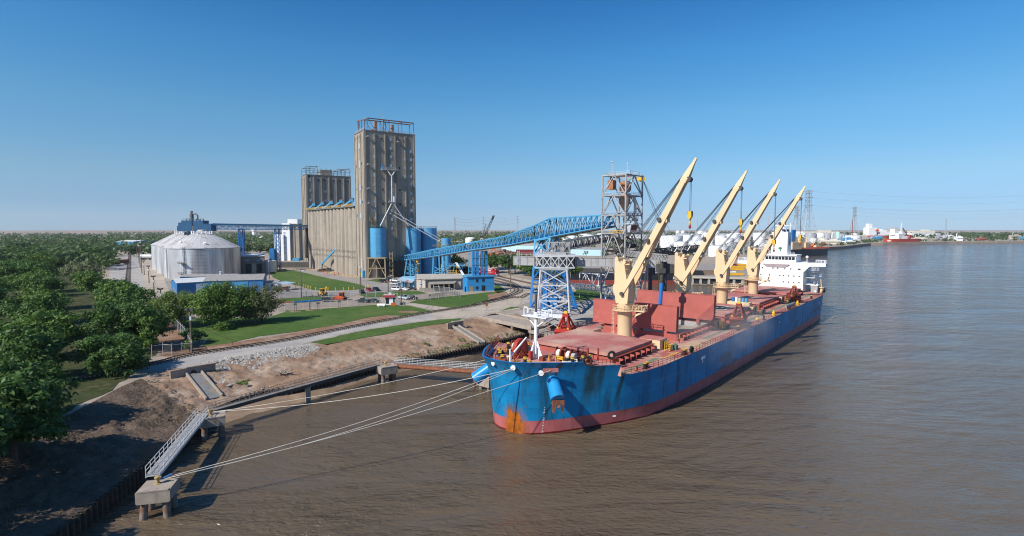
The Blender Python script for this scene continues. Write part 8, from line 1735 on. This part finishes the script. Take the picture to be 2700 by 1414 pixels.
ex = thing('excavator', 'orange long-armed excavator working on the brown scrap heap', 'excavator', ((-20.9,522.1,5))); c = W((-20.9,522.1,5)); b = MB(); b.box((c.x, c.y, 7.4), (4, 3, 2.6)); part('body', b, M['orange'], ex)
b = MB(); b.beam((c.x, c.y, 8), (c.x + 2.6, c.y, 17.5), 1.0); b.beam((c.x + 2.6, c.y, 17.5), (c.x + 6, c.y, 10.5), .8); part('digger_arm', b, M['orange'], ex); b = MB(); b.box((c.x, c.y, 5.6), (4.6, 3.4, 1.2)); part('track', b, M['black'], ex)
b = MB(); c = W((3.8,508.5,5)); b.box((c.x + 14, c.y, 12), (28, 4, 5)); solo('stacked_container', b, mat('maroon_container', (.18, .025, .03), .6), 'maroon container beside the boom end behind the siding trees', 'container', (c.x, c.y, 9.5))
b = MB()
for q in range(5): b.box((c.x + 20 + q * 3.2, c.y - 6, 11.5), (2.6, 5, 6.5 - q * .3))
solo('plant_unit', b, M['galv'], 'grey ribbed plant units beside the maroon container', 'plant unit', (c.x + 20, c.y - 6, 5))
# crawler crane on the skyline
c = W((-54.91,1060,5)); cc = thing('crawler_crane', 'black lattice boom crane standing on the skyline above the gallery', 'crane', c); b = MB(); q0, q1 = W((c.x - 6, c.y, 8)), W((c.x + 18, c.y, 60)); b.truss(q0, q1, 12, 3.0, .6, up=(1, 0, 0)); b.beam(q1 - W((2, 0, 8)), q1, 3.0); part('boom', b, M['black'], cc); b = MB(); b.box((c.x - 6, c.y, 8), (9, 7, 5)); part('cab', b, M['white'], cc); b = MB(); b.truss(W((c.x - 7, c.y, 10)), W((c.x + 3, c.y, 44)), 8, 1.6, .35, up=(1, 0, 0)); b.tube((c.x - 8, c.y, 10), (c.x + 16, c.y, 57), .2, n=4); part('back_mast', b, M['black'], cc)
# water tower
wt = thing('water_tower', 'white water tower on a fluted column in the far woods', 'water tower', (-902, 1880, 5)); b = MB(); b.lathe((-902, 1880, 5), [(3.5, 20), (8.2, 21.5), (8.8, 25), (7.6, 28.6), (4, 30.6), (0, 31.2)], 24); part('tank', b, M['white'], wt, smooth=50); b = MB(); b.lathe((-902, 1880, 5), [(8.6, 0), (7.2, 4), (6.8, 20)], 10); part('column', b, M['white'], wt)
# ---------- pylons ----------
M['pylon'] = mat('grey_pylon_steel', (.33, .36, .38), .6, .2)
def pylon(x, y, h, wb2, label, w_=.55, style=''):
    t = thing('transmission_tower', label, 'pylon', (x, y, 5), 0, 'power pylons'); b = MB()
    hw = h * .62; top = wb2 * .13
    lv = [0, .22, .4, .55, .66, .76, .85, .93, 1.0]
    def hwid(k): return wb2 / 2 + (top - wb2 / 2) * min(1, k / .62) if k < .62 else top
    for sx in (-1, 1):
        for sy in (-1, 1):
            pts = [(x + sx * hwid(k), y + sy * hwid(k), 5 + h * k) for k in lv]
            for a, c in zip(pts, pts[1:]): b.beam(a, c, w_)
    for k0, k1 in zip(lv, lv[1:]):
        for sy in (-1, 1):
            a, c = hwid(k0), hwid(k1)
            b.beam((x - a, y + sy * a, 5 + h * k0), (x + c, y + sy * c, 5 + h * k1), w_ * .6); b.beam((x + a, y + sy * a, 5 + h * k0), (x - c, y + sy * c, 5 + h * k1), w_ * .6); b.beam((x - c, y + sy * c, 5 + h * k1), (x + c, y + sy * c, 5 + h * k1), w_ * .6)
    part('lattice', b, M['pylon'], t); b = MB()
    for k in (.68, .84, .98): b.beam((x - wb2 * .32, y, 5 + h * k), (x + wb2 * .32, y, 5 + h * k), w_ * 1.1, w_ * 1.6)
    part('cross_arm', b, M['pylon'], t); return [(x, y, 5 + h * k) for k in (.68, .84, .98)]
c1 = (1059.4,1928.1,5)
p1 = pylon(c1[0], c1[1], 166.8, 51.6, 'tallest grey power pylon right of the fourth jib tip', 1.5)
c2 = (1399.9,2647.2,5); p2 = pylon(c2[0], c2[1], 141.4, 47.2, 'second grey power pylon behind the white ship funnel', 1.7)
c3 = (2009.4,3159.4,5); p3 = pylon(c3[0], c3[1], 157.6, 40.5, 'grey power pylon standing above the far shore tanks', 1.7)
fp = []
for q, (k, x, yb, h) in enumerate((('Z4', 950, 408, 70), ('Z4', 1740, 405, 78), ('Z4', 1310, 400, 74))):
    c = [(-208.9,1961.5,5), (21.07,2022.2,5), (-107.6,2022.2,5)][q]; fp.append(pylon(c[0], c[1], h, 12, ['small hazy pylon on the skyline right of the blue silos', 'small hazy pylon on the skyline above the gallery bend', 'small hazy pylon behind the skyline crane'][q], .9))
def pw_(a, c, sag, r_): b = MB(); wire(b, a, c, sag, r_); solo('power_line', b, M['pylon'], 'thin grey power line strung between the pylons', 'power line', a, 'power lines')
for i in range(3):
    far_r = (p1[i][0] + 900, p1[i][1] + 60, p1[i][2] - 8); pw_(p1[i], far_r, 16, .22); pw_(p1[i], p2[i], 6, .2); pw_(p3[i], (p3[i][0] + 1100, p3[i][1] + 100, p3[i][2] - 5), 18, .28); pw_(p2[i], (p2[i][0] - 900, p2[i][1] + 300, p2[i][2] - 30), 20, .25); pw_(fp[0][i], fp[2][i], 8, .3); pw_(fp[2][i], fp[1][i], 8, .3)
# distant masts and stacks above the forest
r = random.Random(15)
for q in range(10):
    x = 150 + 240 * q; px_ = [-480, -400, -350, -300, -250, -120, 40, 160, 240, 330][q] * 1.6; b = MB(); y = 1900 + 60 * (q % 3); b.beam((px_, y, 5), (px_, y, 5 + [28, 24, 30, 26, 28, 30, 26, 28, 30, 26][q]), .9); solo('tall_pole', b, M['pylon'], 'slim pale transmission pole in the far wood', 'utility pole', (px_, y, 5), 'slim poles in the far wood')
# ---------- other vessels ----------
M['darkhull'] = mat('black_hull', (.018, .021, .028), .5, var=.2, layers=[((.10, .06, .045), (.15, .15, .03), .58, .72, .6)])
def vessel(name, label, cat, loc, rz, L_, B_, D, hm, bm, dm, boot=1.5, group=None, fine=.14):
    """bow at +x end; z=0 is the waterline"""
    t = thing(name, label, cat, (*loc, 0), rz, group); st_ = [-L_ / 2, -L_ / 2 + L_ * .05, -L_ * .3, L_ * .25, L_ * .38, L_ * .46, L_ * .495, L_ / 2]; wd = [.36, .44, .5, .5, .46, .30, .1, .01]
    def shell(z0, z1, m_, nm, fl=(1, 1)):
        b = MB()
        for sg in (-1, 1):
            rows = [[(x + (z - D) * .12 * (1 if x > L_ * .3 else 0) * (-1 if False else 1), sg * w_ * B_ * (.86 if z < 1 and w_ < .45 else 1), z) for x, w_ in zip(st_, wd)] for z in (z0, z1)]
            b.grid(rows if sg > 0 else rows[::-1])
        e = [(st_[0], s_ * wd[0] * B_, z) for z, s_ in ((z0, -1), (z0, 1), (z1, 1), (z1, -1))]; b.quad(*e); return part(nm, b, m_, t, world=False, smooth=40)
    shell(-1.5, boot, bm, 'boot_top'); shell(boot, D, hm, 'hull_side')
    b = MB(); b.flat([(x, w_ * B_ - .1) for x, w_ in zip(st_, wd)] + [(x, -w_ * B_ + .1) for x, w_ in zip(st_[::-1], wd[::-1])], D - .4); part('deck', b, dm, t, world=False); return t
# dark ship in the slip, stern toward the quay
v1 = vessel('dark_ship', 'black hulled ship with red boot top lying in the slip behind the loader', 'ship', (58, 336), rad(176), 92, 15, 7.0, M['darkhull'], mat('red_boot', (.26, .05, .04), .6), M['greysteel'], 2.6)
b = MB(); b.box((-46.05, 0, 5.2), (.08, 4.6, .45)); b.box((-46.05, 0, 4.2), (.08, 3.0, .35)); part('name_lettering', b, M['white'], v1, world=False)
b = MB(); b.box((-38, 0, 9.5), (10, 11, 5)); b.box((20, 0, 8), (40, 10, 2)); part('deck_house', b, M['darksteel'], v1, world=False)
# black product tanker beyond the stern
v2 = vessel('product_tanker', 'black hulled tanker with cream deck gear moored beyond the ship stern', 'tanker', (369, 678), rad(33.4), 105, 20, 8.5, M['darkhull'], M['darkhull'], M['redpaint'], 1.0)
b = MB()
for x, y, w_, d, h in ((-30, 0, 22, 16, 9), (-10, 1, 9, 9, 13), (-2, -2, 8, 7, 8), (6, 0, 5, 5, 5), (22, -3, 4, 4, 4), (-20, 3, 6, 6, 14)): b.box((x, y, 9 + h / 2), (w_, d, h))
for x in (-30, -12, 6, 22): b.tube((x, 0, 9), (x, 0, 24), .7, .4)
part('deck_house', b, M['cream'], v2, world=False)
b = MB()
for x in range(-20, 46, 5): b.box((x, 0, 10), (1, 18, 1.6))
for x in (20, 32, 40): b.tube((x, 3, 9), (x, 3, 18), .4)
part('deck_piping', b, M['grabred'], v2, world=False); b = MB(); b.ball((10, -5, 13), 1.9); part('life_boat', b, M['orange'], v2, world=False)
b = MB(); b.box((-24, 2, 22), (8, 4, 22)); part('blue_funnel', b, mat('bright_blue_funnel', (.015, .19, .55), .5), v2, world=False)
# barges at the bank
for q, (k, lb_) in enumerate((('a', 'red and grey tank barge moored just past the black tanker bow'), ('b', 'second tank barge moored against the point beyond the first'))):
    c = [(534.1,903.1,0), (601.3,997.6,0)][q]; bg = thing('tank_barge', lb_, 'barge', c, .95, 'moored barges'); b = MB(); b.prism([(-24, -7, -1), (22, -7, -1), (26, -7, 3.0), (-24, -7, 3.0)], (0, 14, 0)); part('hull', b, M['greysteel'], bg, world=False); b = MB()
    for x in range(-20, 22, 7): b.box((x, 0, 4), (4, 11, 1.6)); b.tube((x + 3, -5, 3), (x + 3, -5, 6), .3)
    part('deck_hatch', b, M['redpaint'], bg, world=False)
# red ships far right
M['redhull'] = mat('red_ship_hull', (.42, .055, .03), .5)
rs = (822,1161.5,0); v3 = vessel('supply_ship', 'red hulled ship with white upperworks at the far right shore', 'ship', (rs[0] + 55, rs[1] + 42), .42, 112, 26, 12, M['redhull'], M['redhull'], M['redpaint'], 1.0)
b = MB(); b.box((-24, 0, 18), (20, 20, 12)); b.box((-32, 2, 27), (9, 10, 14)); b.box((-14, 0, 24), (10, 16, 8)); b.tube((-10, 0, 26), (-10, 0, 48), .9, .5)
for i in range(6): b.box((-20 + i * 3, -11, 15), (1.6, .6, 6))
part('superstructure', b, M['white'], v3, world=False); b = MB(); b.beam((20, 0, 14), (-4, 0, 36), 1.4); b.box((20, 0, 17), (6, 6, 8)); part('deck_crane', b, M['redpaint'], v3, world=False)
b = MB(); b.box((-56.1, -3, 9), (.1, 8, 1.2)); b.box((-56.1, -3, 7), (.1, 5, .9)); part('name_lettering', b, M['white'], v3, world=False)
rs = (1031.3,1599,0); v4 = vessel('supply_ship', 'farther red hulled ship with an orange lifeboat behind the point', 'ship', (rs[0] + 130, rs[1] + 60), .12, 170, 26, 14, M['redhull'], M['redhull'], M['redpaint'], 1.0)
b = MB(); b.box((-62, 0, 26), (26, 22, 24)); b.box((-66, 0, 44), (12, 12, 12)); b.box((-20, 0, 20), (40, 16, 12)); part('superstructure', b, M['white'], v4, world=False); b = MB(); b.ball((-48, -12, 30), 4.5, 12, 8, (1.4, .8, .8)); part('life_boat', b, M['orange'], v4, world=False)
rs = (896.3,1213.2,0); v5 = vessel('tug_boat', 'small white tug beside the bow of the near red ship', 'tug', rs[:2], .3, 34, 11, 3.5, M['darkhull'], M['darkhull'], M['greysteel'], .6); b = MB(); b.box((-2, 0, 6), (18, 8, 5)); b.box((2, 0, 10.5), (8, 6, 4)); b.box((2, 0, 14.5), (5, 5, 4)); part('wheelhouse', b, M['white'], v5, world=False)
# quay with fender bays and yellow beams
qy = thing('concrete_quay', 'concrete quay with dark fender bays behind the second crane', 'quay', (126, 322, 0)); f0, f1 = W((110.5, 327, 0)), W((142.5, 318.5, 0)); fd = (f1 - f0).normalized(); fn_ = W((fd.y, -fd.x, 0))
b = MB(); b.beam(f0 + fn_ * .9 + W((0, 0, 4.6)), f1 + fn_ * .9 + W((0, 0, 4.6)), 1.6, 1.2); part('quay_beam', b, M['conc_light'], qy)
for k in range(8): p = f0.lerp(f1, k / 7) + fn_ * .7; b = MB(); b.beam(p + W((0, 0, -1)), p + W((0, 0, 4.1)), .9, 1.2); part('quay_pier', b, M['conc_light'], qy)
b = MB(); b.beam(f0 + fn_ * .2 + W((0, 0, 1.8)), f1 + fn_ * .2 + W((0, 0, 1.8)), .2, 4.4); part('quay_wall', b, M['black'], qy)
b = MB(); b.beam(f0 + fn_ * 1.2 + W((0, 0, .4)), f1 + fn_ * 1.2 + W((0, 0, .4)), .6, .7); part('fender_beam', b, M['pile'], qy)
for q, (c, l_) in enumerate(zip([(179.9,422.6,5.1),(166.4,397.6,5.1),(154.5,373.7,5.1),(137.6,333.4,5.1)], (19, 17, 15, 14))):
    b = MB(); b.box((c[0], c[1], 5.9), (l_, 1.4, 1.4), -.02); b.box((c[0] - l_ * .4, c[1], 5.2), (.5, 1.6, .3)); b.box((c[0] + l_ * .4, c[1], 5.2), (.5, 1.6, .3)); solo('lifting_beam', b, mat('beam_yellow', (.68, .36, .02), .5), ['farthest', 'second farthest', 'second nearest', 'nearest'][q] + ' of the four yellow beams laid on the quay yard', 'beam', (c[0], c[1], 5.05), 'yellow beams on the quay')
vehicle('suv', 'small red car on the quay yard beside the farthest yellow beam', (174.9,419.7,5), .2, pr); vehicle('pickup', 'white truck parked among yellow beams on the quay', (144.3,352.1,5), 3.0, pw)
b = MB(); c = (122.5,341.2,5); b.box((c[0], c[1], 6.4), (12, 4, 2.6)); solo('timber_stack', b, mat('brown_stack', (.2, .14, .1), .9), 'long brown timber stack on the quay between two ship cranes', 'timber stack', (c[0], c[1], 5)); b = MB(); c = (115.5,334.5,5); b.prism([(c[0] - 5, c[1], 5), (c[0] + 5, c[1], 5), (c[0] + 4, c[1], 7.8), (c[0] - 4, c[1], 8.2)], (0, 4, 0)); solo('tarpaulin_pile', b, M['black'], 'black tarpaulin covered pile on the quay right of the second crane', 'covered pile', (c[0], c[1], 5))
for q, (x, y, w_, d, h, m_, lb_) in enumerate(((1080, 1900, 120, 40, 20, 'tankcream', 'long pale industrial hall on the skyline left of the third pylon'), (1420, 2100, 60, 40, 24, 'white', 'white block on the skyline right of the third pylon'), (1750, 2300, 90, 40, 22, 'tankcream', 'cream works building on the skyline at the far right'), (1560, 2200, 40, 30, 30, 'conc_light', 'tall pale works building on the skyline far right'), (980, 1850, 50, 30, 16, 'white', 'low white hall on the skyline behind the grey tanks'))):
    b = MB(); b.box((x, y, 5 + h / 2), (w_, d, h)); b.box((x + w_ * .2, y, 5 + h + 2), (w_ * .3, d * .5, 4)); solo('works_building', b, M[m_], lb_, 'industrial building', (x, y, 5), 'far works buildings')
for q, (x, y, h, m_) in enumerate(((1190, 1880, 62, 'grabred'), (1210, 1500, 56, 'pylon'), (560, 1700, 66, 'tankgrey'), (585, 1700, 60, 'tankgrey'), (690, 1500, 60, 'tankgrey'), (715, 1500, 66, 'tankgrey'))):
    b = MB(); b.tube((x, y, 5), (x, y, 5 + h), 1.6, 1.0, 8); solo('chimney_stack', b, M[m_], ['slim red and white chimney on the far right skyline', 'slim grey mast right of the third pylon', 'left of two pale stacks behind the second jib', 'right of two pale stacks behind the second jib', 'left of two pale stacks behind the third jib', 'right of two pale stacks behind the third jib'][q], 'chimney', (x, y, 5), 'far chimneys')

# the crowded far shore: low plant blocks, small sheds and shrubs along the water
r = random.Random(44); shore = [(395, 760), (500, 870), (600, 960), (740, 1120), (800, 1180), (1000, 1260), (1500, 1400), (2200, 1560)]
fm_ = ['white', 'tankcream', 'conc_light', 'tankgrey', 'galv', 'redpaint', 'steelblue', 'tankwhite']; pb0 = {}
for q in range(64):
    p = at(shore, r.random() ** 1.2); dd_ = r.uniform(15, 330); x, y = p[0] - dd_ * .25 + r.uniform(-30, 30), p[1] + dd_; kd = q % 8
    if kd not in pb0:
        b = MB(); h_ = (4, 6, 9, 7, 5, 4, 6, 8)[kd]; w_ = (14, 26, 18, 9, 22, 12, 16, 10)[kd]; b.box((0, 0, h_ / 2), (w_, 10, h_)); b.box((w_ * .2, 0, h_ + .8), (w_ * .3, 5, 1.6)); b.tube((-w_ * .3, 0, h_), (-w_ * .3, 0, h_ * 1.8), .7, n=8); b.beam((-w_ / 2, -6, h_ * .7), (w_ / 2, -6, h_ * .7), .8)
        o = part('plant_building', b, M[fm_[kd]], None, world=False); tag(o, 'small works building in the crowded plant along the far shore', 'industrial building', 'small works along the far shore'); pb0[kd] = o
    else: o = pb0[kd].copy(); COL.objects.link(o)
    o.location = (x, y, 5); o.rotation_euler = (0, 0, r.uniform(-.3, .3)); o.scale = (1.3 if y > 1000 else .8,) * 3
b = MB()
for q in range(520):
    p = at(shore, r.random()); dd_ = r.choice((4, 8, 60, 150, 260, 420)) * r.uniform(.6, 1.4); clump_leaves(b, r, (p[0] - dd_ * .2 + r.uniform(-12, 12), p[1] + dd_, 7.2), r.uniform(2.5, 5.5), 16, 1.7, .8)
for q in range(260):
    y = r.uniform(560, 1300); x = r.uniform(60, min(400, (y - 450) * .42 + 215)); clump_leaves(b, r, (x, y, 8), r.uniform(3, 6), 14, 1.9, .8)
o = struct('shore_shrubs', b, LM['far']); o['kind'] = 'stuff'
for q in range(26):
    x = 120 + r.uniform(0, 900); y = 1250 + r.uniform(0, 700); w_ = r.uniform(14, 26)
    stank((x, y, w_, r.uniform(11, 15)), 'small white storage tank in the crowded far rows of the tank farm', ('tankwhite', 'tankwhite', 'tankgrey')[q % 3])['group'] = 'far rows of storage tanks'

# ---------- light, sky, camera ----------
EL = rad(40.0); SD = W((-.76, -.65, 0)).normalized()
sun = bpy.data.lights.new('sun', 'SUN'); sun.energy = 5.0; sun.angle = rad(.53); sun.color = (1, .955, .88)
so = bpy.data.objects.new('sun', sun); COL.objects.link(so); so.location = (0, 0, 200)
so.rotation_euler = (W((SD.x * math.cos(EL), SD.y * math.cos(EL), math.sin(EL)))).to_track_quat('Z', 'Y').to_euler()
wd_ = bpy.data.worlds.new('World'); SC.world = wd_; wd_.use_nodes = True; nt = wd_.node_tree; bg = nt.nodes['Background']
sk = nt.nodes.new('ShaderNodeTexSky'); sk.sky_type = 'NISHITA'; sk.sun_disc = False; sk.sun_elevation = EL; sk.sun_rotation = math.atan2(SD.x, SD.y)
sk.altitude = 0; sk.air_density = 1.0; sk.dust_density = 0.0; sk.ozone_density = 5.0
hs = nt.nodes.new('ShaderNodeHueSaturation'); hs.inputs['Saturation'].default_value = 1.15
geo = nt.nodes.new('ShaderNodeTexCoord'); sz = nt.nodes.new('ShaderNodeSeparateXYZ'); nt.links.new(geo.outputs['Generated'], sz.inputs[0])
cr = nt.nodes.new('ShaderNodeValToRGB'); el = cr.color_ramp.elements   # deeper blue aloft, a paler band of haze near the horizon
for k, (z, c_) in enumerate(((0.0, (.42, .58, .92)), (.045, (.50, .59, .76)), (.09, (.74, .74, .72)), (.194, (.80, .95, .83)), (.292, (.58, .96, .92)), (.373, (.38, .82, .88)), (.7, (.42, .85, .92)))):
    e = el[k] if k < 2 else el.new(z); e.position = z; e.color = (*c_, 1)
nt.links.new(sz.outputs['Z'], cr.inputs[0])
mx = nt.nodes.new('ShaderNodeMix'); mx.data_type = 'RGBA'; mx.blend_type = 'MULTIPLY'; mx.inputs[0].default_value = 1
mx2 = nt.nodes.new('ShaderNodeMix'); mx2.data_type = 'RGBA'; mx2.blend_type = 'MULTIPLY'; mx2.inputs[0].default_value = 1; mx2.inputs[7].default_value = (.84, .95, 1.08, 1)
nt.links.new(sk.outputs[0], hs.inputs['Color']); nt.links.new(hs.outputs[0], mx2.inputs[6]); nt.links.new(mx2.outputs[2], mx.inputs[6]); nt.links.new(cr.outputs[0], mx.inputs[7]); nt.links.new(mx.outputs[2], bg.inputs[0]); bg.inputs[1].default_value = .11
cam = bpy.data.cameras.new('camera'); cam.lens = 36 * 1414 / 2700; cam.sensor_width = 36; cam.clip_start = .5; cam.clip_end = 30000
co = bpy.data.objects.new('camera', cam); COL.objects.link(co); co.location = (0, 0, 34); co.rotation_euler = (rad(90 - 4.17), 0, 0); SC.camera = co
SC.view_settings.view_transform = 'Standard'; SC.view_settings.look = 'None'; SC.view_settings.exposure = 0.25; SC.view_settings.gamma = 1.0
SC.render.engine = 'CYCLES'; SC.cycles.max_bounces = 6; SC.cycles.diffuse_bounces = 2; SC.cycles.transparent_max_bounces = 16; SC.cycles.use_denoising = True; SC.cycles.filter_width = 1.1

# air: a thin even haze over the whole port, and grain dust blowing off the open hold
hb = MB(); hb.box((900, 3000, 110), (13000, 9000, 230)); hm_ = bpy.data.materials.new('haze_air'); hm_.use_nodes = True; hn = hm_.node_tree; hn.nodes.remove(hn.nodes['Principled BSDF'])
pv = hn.nodes.new('ShaderNodeVolumePrincipled'); pv.inputs['Color'].default_value = (.86, .92, 1, 1); pv.inputs['Density'].default_value = .000045; pv.inputs['Anisotropy'].default_value = .3; hn.links.new(pv.outputs[0], hn.nodes['Material Output'].inputs['Volume'])
struct('haze', hb, hm_, kind='stuff')

def dust_cloud(c, r_, dens, seed):
    b = MB(); b.ball((0, 0, 0), 1, 20, 12, r_); m_ = bpy.data.materials.new('grain_dust'); m_.use_nodes = True; n_ = m_.node_tree; n_.nodes.remove(n_.nodes['Principled BSDF'])
    v = n_.nodes.new('ShaderNodeVolumePrincipled'); v.inputs['Color'].default_value = (.92, .90, .88, 1); v.inputs['Anisotropy'].default_value = .2
    t = n_.nodes.new('ShaderNodeTexCoord'); mp = n_.nodes.new('ShaderNodeMapping'); mp.inputs['Scale'].default_value = tuple(1 / q for q in r_); ln = n_.nodes.new('ShaderNodeVectorMath'); ln.operation = 'LENGTH'
    n_.links.new(t.outputs['Object'], mp.inputs[0]); n_.links.new(mp.outputs[0], ln.inputs[0]); a = n_.nodes.new('ShaderNodeMapRange'); a.inputs[1].default_value = 1.0; a.inputs[2].default_value = .15; n_.links.new(ln.outputs['Value'], a.inputs[0])
    nn_ = n_.nodes.new('ShaderNodeTexNoise'); nn_.inputs['Scale'].default_value = .16; nn_.inputs['Detail'].default_value = 3; n_.links.new(t.outputs['Object'], nn_.inputs['Vector']); e = n_.nodes.new('ShaderNodeMapRange'); e.inputs[1].default_value = .38; e.inputs[2].default_value = .7; n_.links.new(nn_.outputs['Fac'], e.inputs[0])
    x = n_.nodes.new('ShaderNodeMath'); x.operation = 'MULTIPLY'; n_.links.new(a.outputs[0], x.inputs[0]); n_.links.new(e.outputs[0], x.inputs[1]); y = n_.nodes.new('ShaderNodeMath'); y.operation = 'MULTIPLY'; y.inputs[1].default_value = dens; n_.links.new(x.outputs[0], y.inputs[0]); n_.links.new(y.outputs[0], v.inputs['Density']); n_.links.new(v.outputs[0], n_.nodes['Material Output'].inputs['Volume'])
    o = part('dust_cloud', b, m_, None, world=False); o.location = sw(c); o.rotation_euler = (0, 0, SRZ); o['kind'] = 'stuff'
dust_cloud((64, -14.5, 9.0), (30, 9, 7), .075, 1)
SC.cycles.volume_bounces = 1
